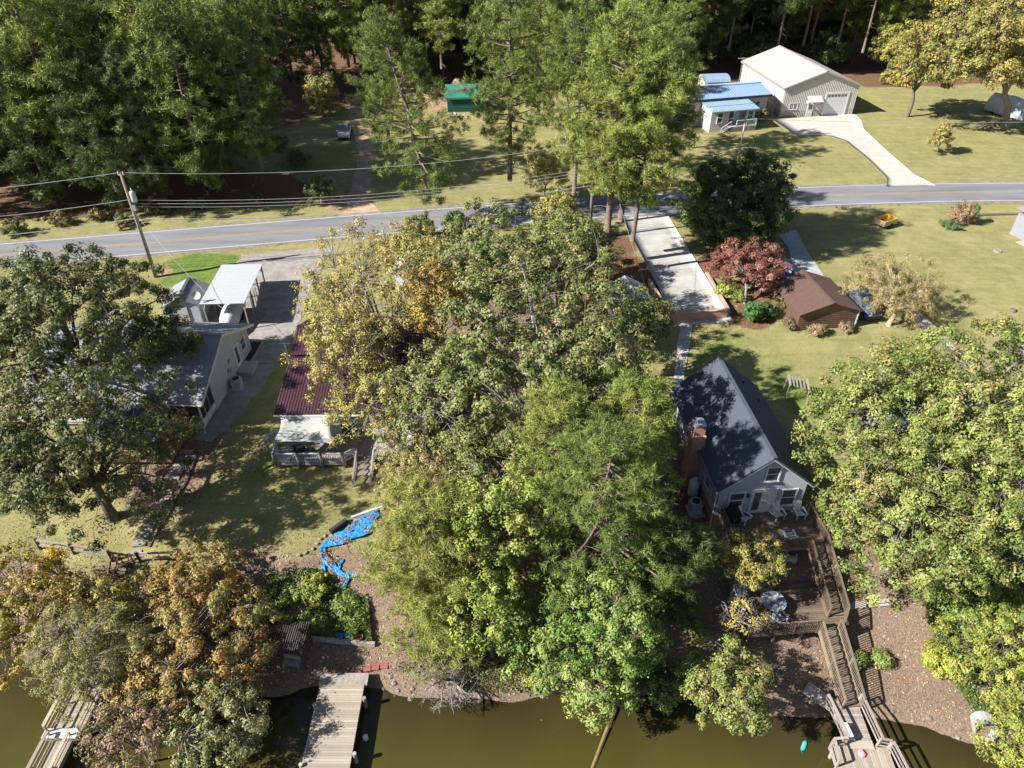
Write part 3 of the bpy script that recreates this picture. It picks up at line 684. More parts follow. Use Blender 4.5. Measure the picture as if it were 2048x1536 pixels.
plank("porch_kickboard", lh, (-hw + 1.3, -LL / 2 + .02, 4.75), (2.5, .05, .5), M_WHITE); plank("porch_kickboard", lh, (-hw + .02, 0, 4.7), (.05, LL - .3, .4), M_WHITE)
MB().tube([(-hw - .3, -LL / 2 - .2, 7.0), (-hw + .02, -LL / 2 - .06, 6.6), (-hw + .02, -LL / 2 - .06, 4.5), (-hw - .5, -LL / 2 - .2, 4.25)], .06, 6).build("downspout", M_WHITE, lh)
ac_unit("grey air conditioner on a slab against the shaded wall of the left house", W(474, 768, 4.6), R(3))
# planting bed and edging beside the left house
p = W(497, 705)
t = thing("planting_bed", "dark planting bed framed with pale timber edging by the left house door", "planting bed", (p.x, p.y, p.z), R(87))
MB().b2(-1.6, 1.6, -.75, .75, -.1, .12).build("soil", mat("soil", (.05, .035, .025), .95, .4, 3, .6, 12), t)
for a_, b_ in (((-1.7, -.85), (1.7, -.85)), ((1.7, -.85), (1.7, .8)), ((-1.7, -.85), (-1.7, .8)), ((-1.65, -1.0), (-1.65, -2.6))): beam("edging", t, (a_[0], a_[1], .1), (b_[0], b_[1], .1), .14, .2, M_LUMBG)
# low covered deck of the left house
gz = thing("covered_deck", "low dark metal roof over a tan railed deck beneath the left oak", "deck", (-28.9, 42.0, 0), R(0))
M_DKMET = mat("roof_dark_metal", (.10, .115, .14), .45, .2, 2, metal=.2)
deck_top(gz, -3.6, 2.6, -1.7, 2.2, 4.35, M_LUMBT); joists(gz, -3.6, 2.6, -1.7, 2.2, 4.35, M_LUMBT)
ribbed_slope(gz, (-3.8, -1.5, 6.05), (1, 0, 0), (0, 3.6, .9), 5.8, 3.7, M_DKMET, .3, .03)
for x in (-3.5, -.5, 1.8):
    for y in (-1.4, 1.9): plank("post", gz, (x, y, 5.0 + (y + 1.4) * .12), (.12, .12, 2.0 + (y + 1.4) * .25), M_LUMBT)
for x in (-3.5, -1, 1.8): plank("support_post", gz, (x, -1.5, 3.85), (.13, .13, 1.0), M_LUMBT)
rail(gz, (-3.6, -1.7, 4.35), (2.6, -1.7, 4.35), .9, M_LUMBT, gap=.3); rail(gz, (2.6, -1.7, 4.35), (2.6, 1.2, 4.35), .9, M_LUMBT, gap=.25); rail(gz, (2.6, 1.3, 4.35), (3.5, 2.2, 4.35), .9, M_LUMBT, gap=.25)
t = thing("sled", "bright green plastic saucer leaning below the tan deck rail", "sled", W(288, 904, 4.1), R(20)); o = MB().lathe([(.05, .0), (.3, .04), (.42, .12), (.44, .12), (.3, .02), (.05, -.02)], 16).build("dish", mat("green_plastic", (.05, .42, .06), .35), t); o.rotation_euler = (R(35), 0, 0); o.location = (0, 0, .25)
t = thing("bucket", "dark blue plastic barrel beside the green saucer under the deck", "barrel", W(304, 908, 4.0)); MB().lathe([(.2, 0), (.26, .1), (.27, .55), (.24, .62), (.22, .6)], 14).build("body", mat("blue_plastic", (.02, .07, .25), .4), t)

# --- carport, shed, boat
M_METW = mat("roof_white_metal", (.46, .48, .5), .4, .05, 2, metal=.15)
cp = thing("carport", "open carport with long white ribbed metal roof on wooden posts beside the gravel", "carport", (-27.65, 62.2, 0), R(3.5))
ribbed_slope(cp, (-2.1, 4.0, 7.66), (0, -1, 0), (1, 0, -.01), 8.0, 4.15, M_METW, .27, .035)
for x in (-1.9, 1.9):
    for y in (-3.8, -1.2, 1.4, 3.8):
        plank("post", cp, (x, y, 6.1), (.12, .12, 3.0), M_LUMBG)
        if y in (-3.8, 3.8): beam("brace", cp, (x, y + (.08 if y < 0 else -.08), 6.8), (x, y * .8, 7.5), .07, .07, M_LUMBG)
    beam("header", cp, (x, -3.95, 7.5), (x, 3.95, 7.5), .08, .18, M_LUMBG)
for i in range(7): plank("purlin", cp, (0, -3.8 + i * 1.27, 7.57), (4.0, .06, .09), M_LUMBG)
for i, y in enumerate((-1.9, -1.2, -.5, .2)): plank("fence_board", cp, (2.0, y, 5.9), (.04, .12, 2.2), M_LUMBG)
bo = thing("boat", "boat under a white tarp parked beneath the near end of the carport", "boat", (-27.5, 59.4, Tz(-27.5, 59.4)), R(10))
def lens(mb, prof, nseg=10):
    rings = []
    for y, w, z0, z1 in prof: rings.append([(w * math.cos(a), y, z0 + (z1 - z0) * (math.sin(a) if math.sin(a) > 0 else .0) if math.sin(a) >= 0 else z0 + math.sin(a) * .45) for a in [2 * math.pi * k / nseg for k in range(nseg)]])
    vs = [p_ for r_ in rings for p_ in r_]; fs = [(i * nseg + j, i * nseg + (j + 1) % nseg, (i + 1) * nseg + (j + 1) % nseg, (i + 1) * nseg + j) for i in range(len(rings) - 1) for j in range(nseg)]
    fs += [tuple(range(nseg)), tuple(range((len(rings) - 1) * nseg, len(rings) * nseg))]; mb.add(vs, fs); return mb
lens(MB(), [(-2.6, .1, .95, 1.3), (-2.0, .6, .85, 1.55), (-.8, .95, .8, 1.75), (.8, 1.0, .8, 1.7), (2.2, .95, .8, 1.35), (2.5, .85, .8, 1.2)], 14).build("tarp", mat("tarp_white", (.55, .56, .58), .55, .12, 2, .5, 5), bo, True)
lens(MB(), [(-2.4, .08, .85, .95), (-1.8, .5, .7, .9), (0, .85, .6, .85), (2.3, .8, .6, .85)], 12).build("hull", M_WHITE, bo, True)
for s_ in (-1, 1): MB().tube([(s_ * .95 - .09, .7, .32), (s_ * .95 + .09, .7, .32)], .32, 14).build("wheel", M_RUBBER, bo)
MB().bar((0, -3.4, .45), (0, 2.2, .45), .1).bar((-.9, .7, .4), (.9, .7, .4), .09).bar((0, -3.2, 0), (0, -3.2, .5), .08).build("trailer", M_STEEL, bo)
sh = thing("shed", "small grey shed with ribbed grey roof between the carport and the utility pole", "shed", (-31.95, 60.9, 0), R(6))
gable_walls(sh, 3.0, 3.8, 4.6, 7.05, 7.75, M_SIDEL)
sl = math.hypot(1.75, .85); M_METG = mat("roof_grey_metal", (.25, .265, .29), .5, .08, 2, metal=.2)
ribbed_slope(sh, (-1.75, 2.15, 6.98), (0, -1, 0), (1.75, 0, .85), 4.3, sl, M_METG, .23, .035); ribbed_slope(sh, (1.75, -2.15, 6.98), (0, 1, 0), (-1.75, 0, .85), 4.3, sl, M_METG, .23, .035)
beam("ridge_cap", sh, (0, -2.16, 7.87), (0, 2.16, 7.87), .3, .05, mat("cap_dark", (.08, .09, .1), .5)); MB().b2(-.55, .45, -1.97, -1.9, 4.75, 6.75).build("door", M_WHITE, sh)
t = thing("satellite_dish", "small white satellite dish on a post at the corner of the white carport roof", "dish", (-29.9, 58.6, Tz(-29.9, 58.6)))
MB().tube([(0, 0, 0), (0, 0, 3.6), (.12, -.1, 3.85)], .035, 8).build("mast", M_STEEL, t); o = MB().lathe([(.03, 0), (.25, .03), (.38, .1), (.4, .11), (.25, .02), (.03, -.02)], 18).build("reflector", M_WHITE, t); o.location = (.15, -.12, 3.85); o.rotation_euler = (R(55), R(25), 0)

# --- maroon metal roof house
mh = thing("house", "house with maroon ribbed metal roof under the sparse yellow tree", "house", (-12.5, 48.2, 0), R(0.5))
M_MAROON = mat("roof_maroon", (.07, .031, .041), .45, .15, 2, metal=.15)
M_CREAM = mat("siding_cream", (.52, .50, .47), .65, .08, 2, lap=.15)
for x0, x1, y0, y1, zt in ((-5.6, 5.6, -5.2, -5.04, 7.1), (-5.6, 5.6, 7.0, 7.16, 7.7)): MB().b2(x0, x1, y0, y1, 3.9, zt).build("wall", M_CREAM, mh)
for x0, x1 in ((-5.6, -5.44), (5.44, 5.6)): MB().prismx([(-5.04, 3.9), (7.0, 3.9), (7.0, 7.7), (3.0, 9.35), (.4, 8.5), (.2, 8.1), (-5.04, 7.05)], x0, x1).build("wall", M_CREAM, mh)
ribbed_slope(mh, (-5.95, -5.75, 7.12), (1, 0, 0), (0, 6.1, 1.2), 11.9, math.hypot(6.1, 1.2), M_MAROON, .23, .03)
ribbed_slope(mh, (-5.75, .15, 8.62), (1, 0, 0), (0, 2.9, .95), 11.5, math.hypot(2.9, .95), M_MAROON, .23, .03)
ribbed_slope(mh, (5.75, 7.6, 7.75), (-1, 0, 0), (0, -4.5, 1.8), 11.5, math.hypot(4.5, 1.8), M_MAROON, .23, .03)
beam("ridge_cap", mh, (-5.75, 3.06, 9.6), (5.75, 3.06, 9.6), .3, .05, M_MAROON)
plank("step_flashing", mh, (0, .28, 8.45), (11.4, .1, .3), mat("flashing", (.05, .03, .035), .5)); plank("gutter", mh, (0, -5.85, 7.02), (11.9, .12, .12), M_WHITE)
for x in (-3.6, 2.6): window(mh, (x, -5.2, 5.9), 0, 1.1, 1.3)
d_ = MB().b2(-1.2, .8, -5.27, -5.2, 4.45, 6.6).build("patio_door", M_WHITE, mh); MB().b2(-1.1, -.25, -5.285, -5.27, 4.6, 6.5).build("pane", glassmat(), d_); MB().b2(-.15, .7, -5.285, -5.27, 4.6, 6.5).build("pane", glassmat(), d_)
window(mh, (-5.6, -2, 6.0), R(-90), .9, 1.2); window(mh, (-5.6, 3, 6.0), R(-90), .9, 1.2)
md = thing("deck", "grey railed deck in front of the maroon roofed house under the shade sail", "deck", (-12.5, 48.2, 0), R(.5))
deck_top(md, -5.8, -.4, -8.2, -5.25, 4.35, M_LUMBG, 'y'); deck_top(md, .3, 5.4, -7.6, -5.25, 4.33, M_LUMBG, 'y')
joists(md, -5.8, -.4, -8.2, -5.25, 4.35, M_LUMBG); joists(md, .3, 5.4, -7.6, -5.25, 4.33, M_LUMBG)
plank("deck_landing", md, (-.05, -6.3, 4.31), (.66, 2.0, .05), M_LUMBG)
for x in (-5.6, -3.1, -.6, 2.8, 5.2): plank("support_post", md, (x, -7.5, 3.85), (.14, .14, 1.3), M_LUMBG)
rail(md, (-5.8, -8.2, 4.35), (-.5, -8.2, 4.35), .9, M_RAILG, gap=.13); rail(md, (-5.8, -8.2, 4.35), (-6.1, -5.4, 4.35), .9, M_RAILG, gap=.13); rail(md, (-.4, -8.2, 4.35), (.3, -7.6, 4.35), .9, M_RAILG, gap=.13); rail(md, (1.9, -7.6, 4.35), (5.4, -7.6, 4.35), .9, M_RAILG, gap=.13); rail(md, (-6.1, -5.4, 4.35), (-6.9, -6.4, 4.35), .9, M_RAILG, gap=.13)
for x in (-5.7, -3.9, -2.1, -.5): plank("rail_post", md, (x, -8.28, 4.6), (.12, .12, 1.5), M_LUMBB)
stairs(md, .5, 1.75, -7.6, 4.3, -10.1, 3.35, M_LUMBG, True, .85)
def cloth(name, c4, mt, sag, n=14, inset=.12):
    a_, b_, c_, d_ = [np.array(q) for q in c4]; u = np.linspace(0, 1, n)[None, :, None]; v = np.linspace(0, 1, n)[:, None, None]
    vv = v + 0 * u; uu = u + 0 * v
    uu2 = uu + inset * (0.5 - uu) * 2 * (4 * vv * (1 - vv)) * .5; vv2 = vv + inset * (0.5 - vv) * 2 * (4 * uu * (1 - uu)) * .5
    G = a_ * (1 - uu2) * (1 - vv2) + b_ * uu2 * (1 - vv2) + c_ * uu2 * vv2 + d_ * (1 - uu2) * vv2
    G[..., 2] -= (sag * 16 * uu * (1 - uu) * vv * (1 - vv))[..., 0]
    ii = np.arange(n * n).reshape(n, n); f = np.stack([ii[:-1, :-1], ii[:-1, 1:], ii[1:, 1:], ii[1:, :-1]], -1).reshape(-1, 4)
    o = link(name, np_mesh(name, G.reshape(-1, 3), f, mt, None, True)); sm = o.modifiers.new("thickness", 'SOLIDIFY'); sm.thickness = .012; return o
tag(cloth("shade_sail", [(-17.9, 42.45, 6.98), (-13.9, 42.4, 6.98), (-13.3, 40.0, 6.2), (-18.1, 40.2, 6.2)], mat("sail_cloth", (.34, .345, .32), .8, .06, 2), .25), "pale beige shade sail stretched over the grey deck", "shade sail")
t = thing("fire_ring", "round black wire table on the deck under the shade sail", "table", (-16.6, 40.9, 4.35)); MB().lathe([(.55, .5), (.6, .5), (.6, .54), (.55, .54)], 20).build("ring", M_BLACK, t)
mb = MB()
for k in range(6): mb.bar((0, 0, .52), (.57 * math.cos(k * 1.047), .57 * math.sin(k * 1.047), .52), .025); mb.bar((.5 * math.cos(k * 1.047), .5 * math.sin(k * 1.047), 0), (.5 * math.cos(k * 1.047), .5 * math.sin(k * 1.047), .5), .03)
mb.build("spokes", M_BLACK, t)
t = thing("covered_lounger", "white covered lounger on the right part of the grey deck", "lounger", (-7.9, 42.0, 4.33)); lens(MB(), [(-.9, .3, .3, .5), (-.4, .4, .3, .75), (.5, .42, .3, .7), (.9, .3, .3, .6)], 12).build("cover", M_WHITE, t, True)
for s_ in (-.3, .3): MB().bar((s_, -.7, 0), (s_, -.7, .4), .05).bar((s_, .7, 0), (s_, .7, .4), .05).build("legs", M_STEEL, t)
t = thing("clothes_pole", "pale blue painted clothes pole beside the maroon roof", "pole", W(578, 728)); MB().tube([(0, 0, 0), (0, 0, 2.3)], .05, 8).build("post", mat("pale_blue_paint", (.45, .6, .68), .5), t); MB().tube([(-.5, 0, 2.25), (.5, 0, 2.25)], .04, 8).build("crossarm", mat("pale_blue_paint", (.45, .6, .68), .5), t)
# --- white shed behind the sparse tree
p = W(815, 558)
ws = thing("shed", "small white roofed shed glimpsed through the sparse yellow tree", "shed", (p.x, p.y, p.z), R(2))
gable_walls(ws, 2.3, 2.3, -.1, 1.8, 2.3, M_SIDEW)
sl = math.hypot(1.3, .5)
ribbed_slope(ws, (-1.3, 1.3, 1.78), (0, -1, 0), (1.3, 0, .5), 2.6, sl, M_WHITE, .3, .02); ribbed_slope(ws, (1.3, -1.3, 1.78), (0, 1, 0), (-1.3, 0, .5), 2.6, sl, M_WHITE, .3, .02); MB().b2(-.4, .4, -1.2, -1.15, 0, 1.6).build("door", M_WHITE, ws)
# --- playhouse
ph = thing("playhouse", "small pale grey shed with porch gable left of the concrete drive", "shed", (11.5, 61.0, 0), R(10))
gable_walls(ph, 3.2, 3.2, 4.5, 7.2, 8.15, M_SIDEL); sl = math.hypot(1.95, 1.15)
shingle_slope(ph, (-1.95, 1.9, 7.02), (0, -1, 0), (1.95, 0, 1.15), 3.8, sl, M_SHINGG, "roof"); shingle_slope(ph, (1.95, -1.9, 7.02), (0, 1, 0), (-1.95, 0, 1.15), 3.8, sl, M_SHINGG, "roof"); gable_trim(ph, 3.9, 3.2, 7.02, 8.17, .3)
MB().prism([(-.7, 6.55), (.7, 6.55), (0, 7.25)], -2.7, -1.92).build("porch_gable", M_SIDEL, ph)
for s_ in (-1, 1): beam("porch_rake", ph, (s_ * .8, -2.72, 6.55), (0, -2.72, 7.3), .06, .14, M_WHITE); plank("porch_post", ph, (s_ * .65, -2.6, 5.6), (.1, .1, 2.0), M_WHITE)
MB().b2(-.45, .45, -1.68, -1.6, 4.65, 6.5).build("door", M_WHITE, ph); plank("porch_floor", ph, (0, -2.2, 4.6), (1.6, 1.1, .12), M_LUMBG); window(ph, (-1.6, 0, 5.9), R(-90), .6, .7)
# --- brown metal garage
M_BROWN = mat("metal_brown", (.145, .085, .068), .45, .15, 2, metal=.15)
bgx, bgy = 29.95, 61.35
bgr = thing("garage", "brown ribbed metal garage with low gabled roof at the end of the side drive", "garage", (bgx, bgy, 0), R(7))
BW, BL = 5.9, 6.2
for i in range(10):
    z0 = 4.4 + i * .225
    MB().prismx([(-BL / 2, z0), (-BL / 2 - .025, z0 + .06), (-BL / 2 - .025, z0 + .16), (-BL / 2, z0 + .22), (-BL / 2 + .04, z0 + .22), (-BL / 2 + .04, z0)], -BW / 2, BW / 2).build("wall_panel", M_BROWN, bgr)
MB().prism([(-BW / 2, 6.64), (BW / 2, 6.64), (0, 7.68)], -BL / 2 - .01, -BL / 2 + .04).build("gable_panel", M_BROWN, bgr); MB().prism([(-BW / 2, 4.4), (BW / 2, 4.4), (BW / 2, 6.64), (0, 7.68), (-BW / 2, 6.64)], BL / 2 - .04, BL / 2).build("wall_panel", M_BROWN, bgr)
for s_ in (-1, 1): ribbed_slope(bgr, (s_ * BW / 2, s_ * -BL / 2, 4.4) if s_ > 0 else (-BW / 2, BL / 2, 4.4), (0, s_, 0), (0, 0, 1), BL, 2.3, M_BROWN, .3, .03, name="wall_panel")
bw2 = BW / 2 + .25; sl = math.hypot(bw2, 1.12)
ribbed_slope(bgr, (-bw2, BL / 2 + .25, 6.66), (0, -1, 0), (bw2, 0, 1.12), BL + .5, sl, M_BROWN, .3, .03); ribbed_slope(bgr, (bw2, -BL / 2 - .25, 6.66), (0, 1, 0), (-bw2, 0, 1.12), BL + .5, sl, M_BROWN, .3, .03)
beam("ridge_cap", bgr, (0, -BL / 2 - .26, 7.82), (0, BL / 2 + .26, 7.82), .3, .05, M_BROWN); plank("corner_trim", bgr, (BW / 2 + .03, -BL / 2 - .03, 5.5), (.1, .1, 2.2), M_WHITE)
# --- big beige metal garage
M_BEIGE = mat("metal_beige", (.47, .45, .41), .5, .04, 2); M_TAUPE = mat("metal_taupe", (.36, .32, .28), .5, .06, 2); M_BROOF = mat("metal_roof_beige", (.37, .355, .33), .5, .07, 1.5)
gg = thing("garage", "large beige ribbed metal garage with white roll up door at the edge of the wood", "garage", (50.7, 133.6, 0), R(7))
GW, GL, GB, GE, GP = 13.0, 18.4, 5.5, 10.4, 12.75
def ribwall(parent, x0, x1, rz_off, ztop, z0, mt, frame, pitch=.9):
    n = max(1, round(abs(x1 - x0) / pitch)); 
    for i in range(n):
        a_, b_ = x0 + (x1 - x0) * i / n, x0 + (x1 - x0) * (i + 1) / n; mb = MB()
        for k in range(3):
            c0 = a_ + (b_ - a_) * k / 3; c1 = a_ + (b_ - a_) * (k + 1) / 3; w_ = c1 - c0
            px = [c0, c0 + w_ * .5, c0 + w_ * .6, c0 + w_ * .85, c0 + w_ * .95, c1]; pd = [0, 0, -.045, -.045, 0, 0]
            vs = [(x, d_, z0) for x, d_ in zip(px, pd)] + [(x, d_, ztop(x)) for x, d_ in zip(px, pd)]
            mb.add(vs, [(j, j + 1, j + 7, j + 6) for j in range(5)])
        mb.b2(a_ + .001, b_ - .001, .002, .08, z0, min(ztop(a_), ztop(b_))); o = mb.build("wall_panel", mt, parent); o.location = frame[:3]; o.rotation_euler = (0, 0, frame[3])
gt = lambda x: GP - abs(x) * (GP - GE) / (GW / 2) - .05
ribwall(gg, -GW / 2, GW / 2, 0, gt, GB + 1.0, M_BEIGE, (0, -GL / 2, 0, 0)); ribwall(gg, -GW / 2, GW / 2, 0, lambda x: GB + .998, GB - .2, M_TAUPE, (0, -GL / 2, 0, 0))
MB().prism([(-GW / 2, GB), (GW / 2, GB), (GW / 2, GE), (0, GP - .1), (-GW / 2, GE)], GL / 2 - .1, GL / 2).build("wall", M_BEIGE, gg)
for s_ in (-1, 1): ribwall(gg, -GL / 2, GL / 2, 0, lambda x: GE, GB + 1.0, M_BEIGE, (s_ * GW / 2, 0, 0, R(90 * s_))); ribwall(gg, -GL / 2, GL / 2, 0, lambda x: GB + .998, GB - .2, M_TAUPE, (s_ * GW / 2, 0, 0, R(90 * s_)))
gw2 = GW / 2 + .35; gs = math.hypot(gw2, GP - GE + .12)
ribbed_slope(gg, (-gw2, GL / 2 + .3, GE - .1), (0, -1, 0), (gw2, 0, GP - GE + .12), GL + .6, gs, M_BROOF, .3, .02); ribbed_slope(gg, (gw2, -GL / 2 - .3, GE - .1), (0, 1, 0), (-gw2, 0, GP - GE + .12), GL + .6, gs, M_BROOF, .3, .02)
beam("ridge_cap", gg, (0, -GL / 2 - .32, GP + .05), (0, GL / 2 + .32, GP + .05), .4, .06, M_BROOF); gable_trim(gg, gw2 * 2, GL, GE - .1, GP + .02, .31, M_TAUPE, .16)
y = -GL / 2
gd = MB().b2(.9, 1.1, y - .12, y + .02, GB, GB + 3.75).b2(4.9, 5.1, y - .12, y + .02, GB, GB + 3.75).b2(.9, 5.1, y - .125, y + .02, GB + 3.55, GB + 3.8).build("door_frame", M_WHITE, gg)
for i in range(6):
    pn = plank("door_panel", gg, (3.0, y - .06, GB + .3 + i * .59), (3.78, .05, .575), M_WHITE)
for i in range(6): MB().b2(1.3 + i * .58, 1.72 + i * .58, y - .1, y - .086, GB + 3.08, GB + 3.4).build("door_window", glassmat(), gg)
d_ = MB().b2(-1.9, -.85, y - .1, y + .02, GB, GB + 2.15).build("entry_door", M_WHITE, gg); MB().b2(-1.7, -1.05, y - .112, y - .1, GB + 1.15, GB + 1.95).build("pane", glassmat(), d_)
ribbed_slope(gg, (-2.35, y - 1.15, GB + 2.6), (1, 0, 0), (0, 1.15, .75), 2.6, 1.37, M_BEIGE, .3, .03, name="awning"); plank("awning_side", gg, (-2.3, y - .5, GB + 2.5), (.05, 1.0, .5), M_TAUPE); plank("awning_side", gg, (.2, y - .5, GB + 2.5), (.05, 1.0, .5), M_TAUPE)
window(gg, (-4.4, y, GB + 1.75), 0, 1.3, .95, bars=0); plank("mullion", gg, (-4.4, y - .06, GB + 1.75), (.06, .06, .95), M_WHITE)
ribbed_slope(gg, (-GW / 2 - 1.3, 1.2, GB + 2.5), (0, -1, 0), (1.3, 0, .8), 2.4, 1.5, M_BEIGE, .3, .03, name="awning"); MB().b2(-GW / 2 - .07, -GW / 2, -.4, .6, GB, GB + 2.1).build("entry_door", M_WHITE, gg)
for i in range(6): plank("screen_panel", gg, (-GW / 2 - 1.2, -8.6 + i * .62, GB + 1.0), (.06, .6, 2.0), M_TAUPE)
# --- blue roofed cottage
M_BLUER = mat("roof_blue_metal", (.25, .36, .50), .4, .15, 1.2, metal=.2)
M_PINKW = mat("siding_beige_pink", (.50, .46, .45), .65, .06, 2, lap=.13)
bh = thing("cottage", "low cottage with blue ribbed metal roof and white railed porch beside the big garage", "house", (34.6, 122.6, 0), R(14.5))
for (x0, x1, y0, y1) in ((-8.2, 7.4, -2.2, -2.05), (-8.2, 7.4, 4.8, 4.95)): MB().b2(x0, x1, y0, y1, 5.3, 9.4).build("wall", M_PINKW, bh)
for x in (-8.2, 7.25): MB().prismx([(-2.05, 5.3), (4.8, 5.3), (4.8, 9.4), (1.4, 10.3), (-2.05, 9.4)], x, x + .15).build("wall", M_PINKW, bh)
ribbed_slope(bh, (-8.6, -2.6, 9.7), (1, 0, 0), (0, 4.0, .85), 16.5, math.hypot(4.0, .85), M_BLUER, .46, .05); ribbed_slope(bh, (7.9, 5.4, 9.7), (-1, 0, 0), (0, -4.0, .85), 16.5, math.hypot(4, .85), M_BLUER, .46, .05); plank("fascia", bh, (-.35, -2.62, 9.52), (16.5, .06, .3), mat("fascia_with_shadow", (.05, .045, .045), .7)); beam("ridge_cap", bh, (-8.6, 1.4, 10.6), (7.9, 1.4, 10.6), .4, .05, M_BLUER)  # eave board painted near black, so its colour also carries the shadow under the eave
window(bh, (5.6, -2.2, 8.0), 0, .8, 1.2); window(bh, (7.4, 1, 8), R(90), .9, 1.2)
# porch room
px0, px1, py0, py1 = -4.6, 3.2, -5.9, -2.2
MB().b2(px0, px1, py0 + 1.2, py0 + 1.35, 5.3, 9.2).build("porch_wall", M_PINKW, bh)
MB().b2(px0, px0 + .15, py0, py1, 5.3, 9.0).build("porch_wall", M_SIDEW, bh); MB().b2(px1 - .15, px1, py0 + 1.3, py1, 5.3, 9.0).build("porch_wall", M_SIDEW, bh)
MB().b2(px0 + .15, -1.4, py0, py0 + .15, 5.3, 8.9).build("porch_wall", M_PINKW, bh); MB().b2(px1 - 1.6, px1, py0, py0 + .15, 6.3, 8.9).build("porch_wall", M_PINKW, bh)
window(bh, (-3.0, py0, 7.6), 0, .8, 1.5); window(bh, (px1 - .85, py0, 7.7), 0, .8, 1.4)
d_ = MB().b2(-.9, 1.0, py0 + 1.12, py0 + 1.2, 6.4, 8.6).build("porch_door", M_WHITE, bh); MB().b2(-.8, 0, py0 + 1.105, py0 + 1.12, 6.6, 8.5).build("pane", glassmat(), d_)
plank("porch_floor", bh, ((-1.4 + px1) / 2, py0 + .3, 6.3), (px1 + 1.4, 2.4, .12), M_WHITE); plank("porch_skirt", bh, ((-1.4 + px1) / 2, py0 - .88, 5.8), (px1 + 1.4, .06, .9), M_LUMBG)
rail(bh, (-.3, py0 - .85, 6.36), (px1, py0 - .85, 6.36), .9, M_WHITE, gap=.2); rail(bh, (px1, py0 - .85, 6.36), (px1, py0, 6.36), .9, M_WHITE, gap=.2)
for i in range(5): plank("step", bh, (-1.45 - i * .3, py0 - .45, 6.2 - i * .19), (.3, 1.0, .06), M_LUMBG)
beam("stair_rail", bh, (-1.3, py0 - .9, 7.2), (-3.0, py0 - .9, 6.2), .07, .07, M_WHITE); beam("stair_rail", bh, (-1.3, py0 - .9, 6.6), (-3.0, py0 - .9, 5.7), .07, .07, M_WHITE)
for k in range(4): plank("baluster", bh, (-1.3 - k * .55, py0 - .9, 6.65 - k * .32), (.05, .05, .95), M_WHITE)
ribbed_slope(bh, (px0 - .3, py0 - .6, 8.85), (1, 0, 0), (0, 4.0, .42), px1 - px0 + .6, math.hypot(4.0, .42), M_BLUER, .46, .05); plank('fascia', bh, ((px0 + px1) / 2, py0 - .62, 8.78), (px1 - px0 + .6, .05, .14), M_WHITE)
# --- yellow shed with curved roof
ys_ = thing("shed", "pale yellow shed with curved blue metal roof behind the cottage", "shed", (37.3, 138.8, 0), R(8))
M_YEL = mat("siding_yellow", (.62, .52, .33), .65, .06, 2, lap=.13)
MB().b2(-2.3, 2.3, -1.6, 1.6, 5.3, 7.9).build("wall", M_YEL, ys_)
for i in range(6):
    a0, a1 = math.pi * (i / 6), math.pi * ((i + 1) / 6); y0_, z0_ = -1.9 * math.cos(a0), 7.85 + .95 * math.sin(a0); y1_, z1_ = -1.9 * math.cos(a1), 7.85 + .95 * math.sin(a1)
    ribbed_slope(ys_, (-2.5, y0_, z0_), (1, 0, 0), (0, y1_ - y0_, z1_ - z0_), 5.0, math.hypot(y1_ - y0_, z1_ - z0_) + .01, M_BLUER, .3, .02, panel=5.0)
MB().prismx([(-1.6, 7.9)] + [(-1.75 * math.cos(math.pi * k / 8), 7.9 + .85 * math.sin(math.pi * k / 8)) for k in range(1, 8)] + [(1.6, 7.9)], -2.32, 2.32).build("gable_end", M_YEL, ys_)
window(ys_, (-2.3, -.4, 7.1), R(-90), .7, 1.0); window(ys_, (-2.3, .8, 7.1), R(-90), .5, 1.0); MB().b2(-.5, 1.6, -1.65, -1.6, 5.5, 7.5).build("door", M_YEL, ys_)
# --- green open shed
gs_ = thing("shed", "dark green lean-to shed with horizontal ribs and rust stained roof near the wood", "shed", (-8.1, 129.6, 0), R(5.5))
M_GREENR = mat("roof_green", (.045, .22, .16), .45, .1, 2); M_GREENW = mat("wall_green", (.02, .085, .065), .5, .1, 2)
for i in range(9):
    z0 = 5.45 + i * .27; MB().prismx([(-2.75, z0), (-2.81, z0 + .08), (-2.81, z0 + .18), (-2.75, z0 + .262), (-2.7, z0 + .262), (-2.7, z0)], -3.3, 3.4).build("wall_panel", M_GREENW, gs_)
for x in (-3.3, 3.35): MB().b2(x, x + .06, -2.69, 2.7, 5.45, 7.9).build("wall_panel", M_GREENW, gs_)
ribbed_slope(gs_, (-3.5, -3.0, 7.95), (1, 0, 0), (0, 5.9, .75), 7.2, 5.95, M_GREENR, .35, .015); plank("fascia", gs_, (0, -3.05, 7.85), (7.2, .06, .3), M_GREENR)
t = thing("fallen_needles", "rust brown pine straw lying on the green shed roof", "pine straw"); t["kind"] = "stuff"
rr = np.random.default_rng(3); mb = MB()
for k in range(260):
    u_ = rr.normal(0, .9); v_ = rr.normal(0, .28); x = -.4 + u_ * 1.5; yy = .2 + v_ * 1.6 + .5 * math.sin(u_)
    if abs(x) > 3.2 or abs(yy) > 2.6: continue
    a_ = rr.uniform(0, 6.28); z = 8.02 + (yy + 3.0) * .127 + .03; ca, sa = math.cos(a_) * .16, math.sin(a_) * .16
    mb.add([(x - ca, yy - sa, z), (x + sa * .5, yy - ca * .5, z + .02), (x + ca, yy + sa, z + .02), (x - sa * .5, yy + ca * .5, z + .02)], [(0, 1, 2, 3)])
o = mb.build("straw_drift", mat("straw_rust", (.28, .15, .085), .95, .3, 6), t); o.location = (-8.1, 129.6, 0); o.rotation_euler = (0, 0, R(5.5))
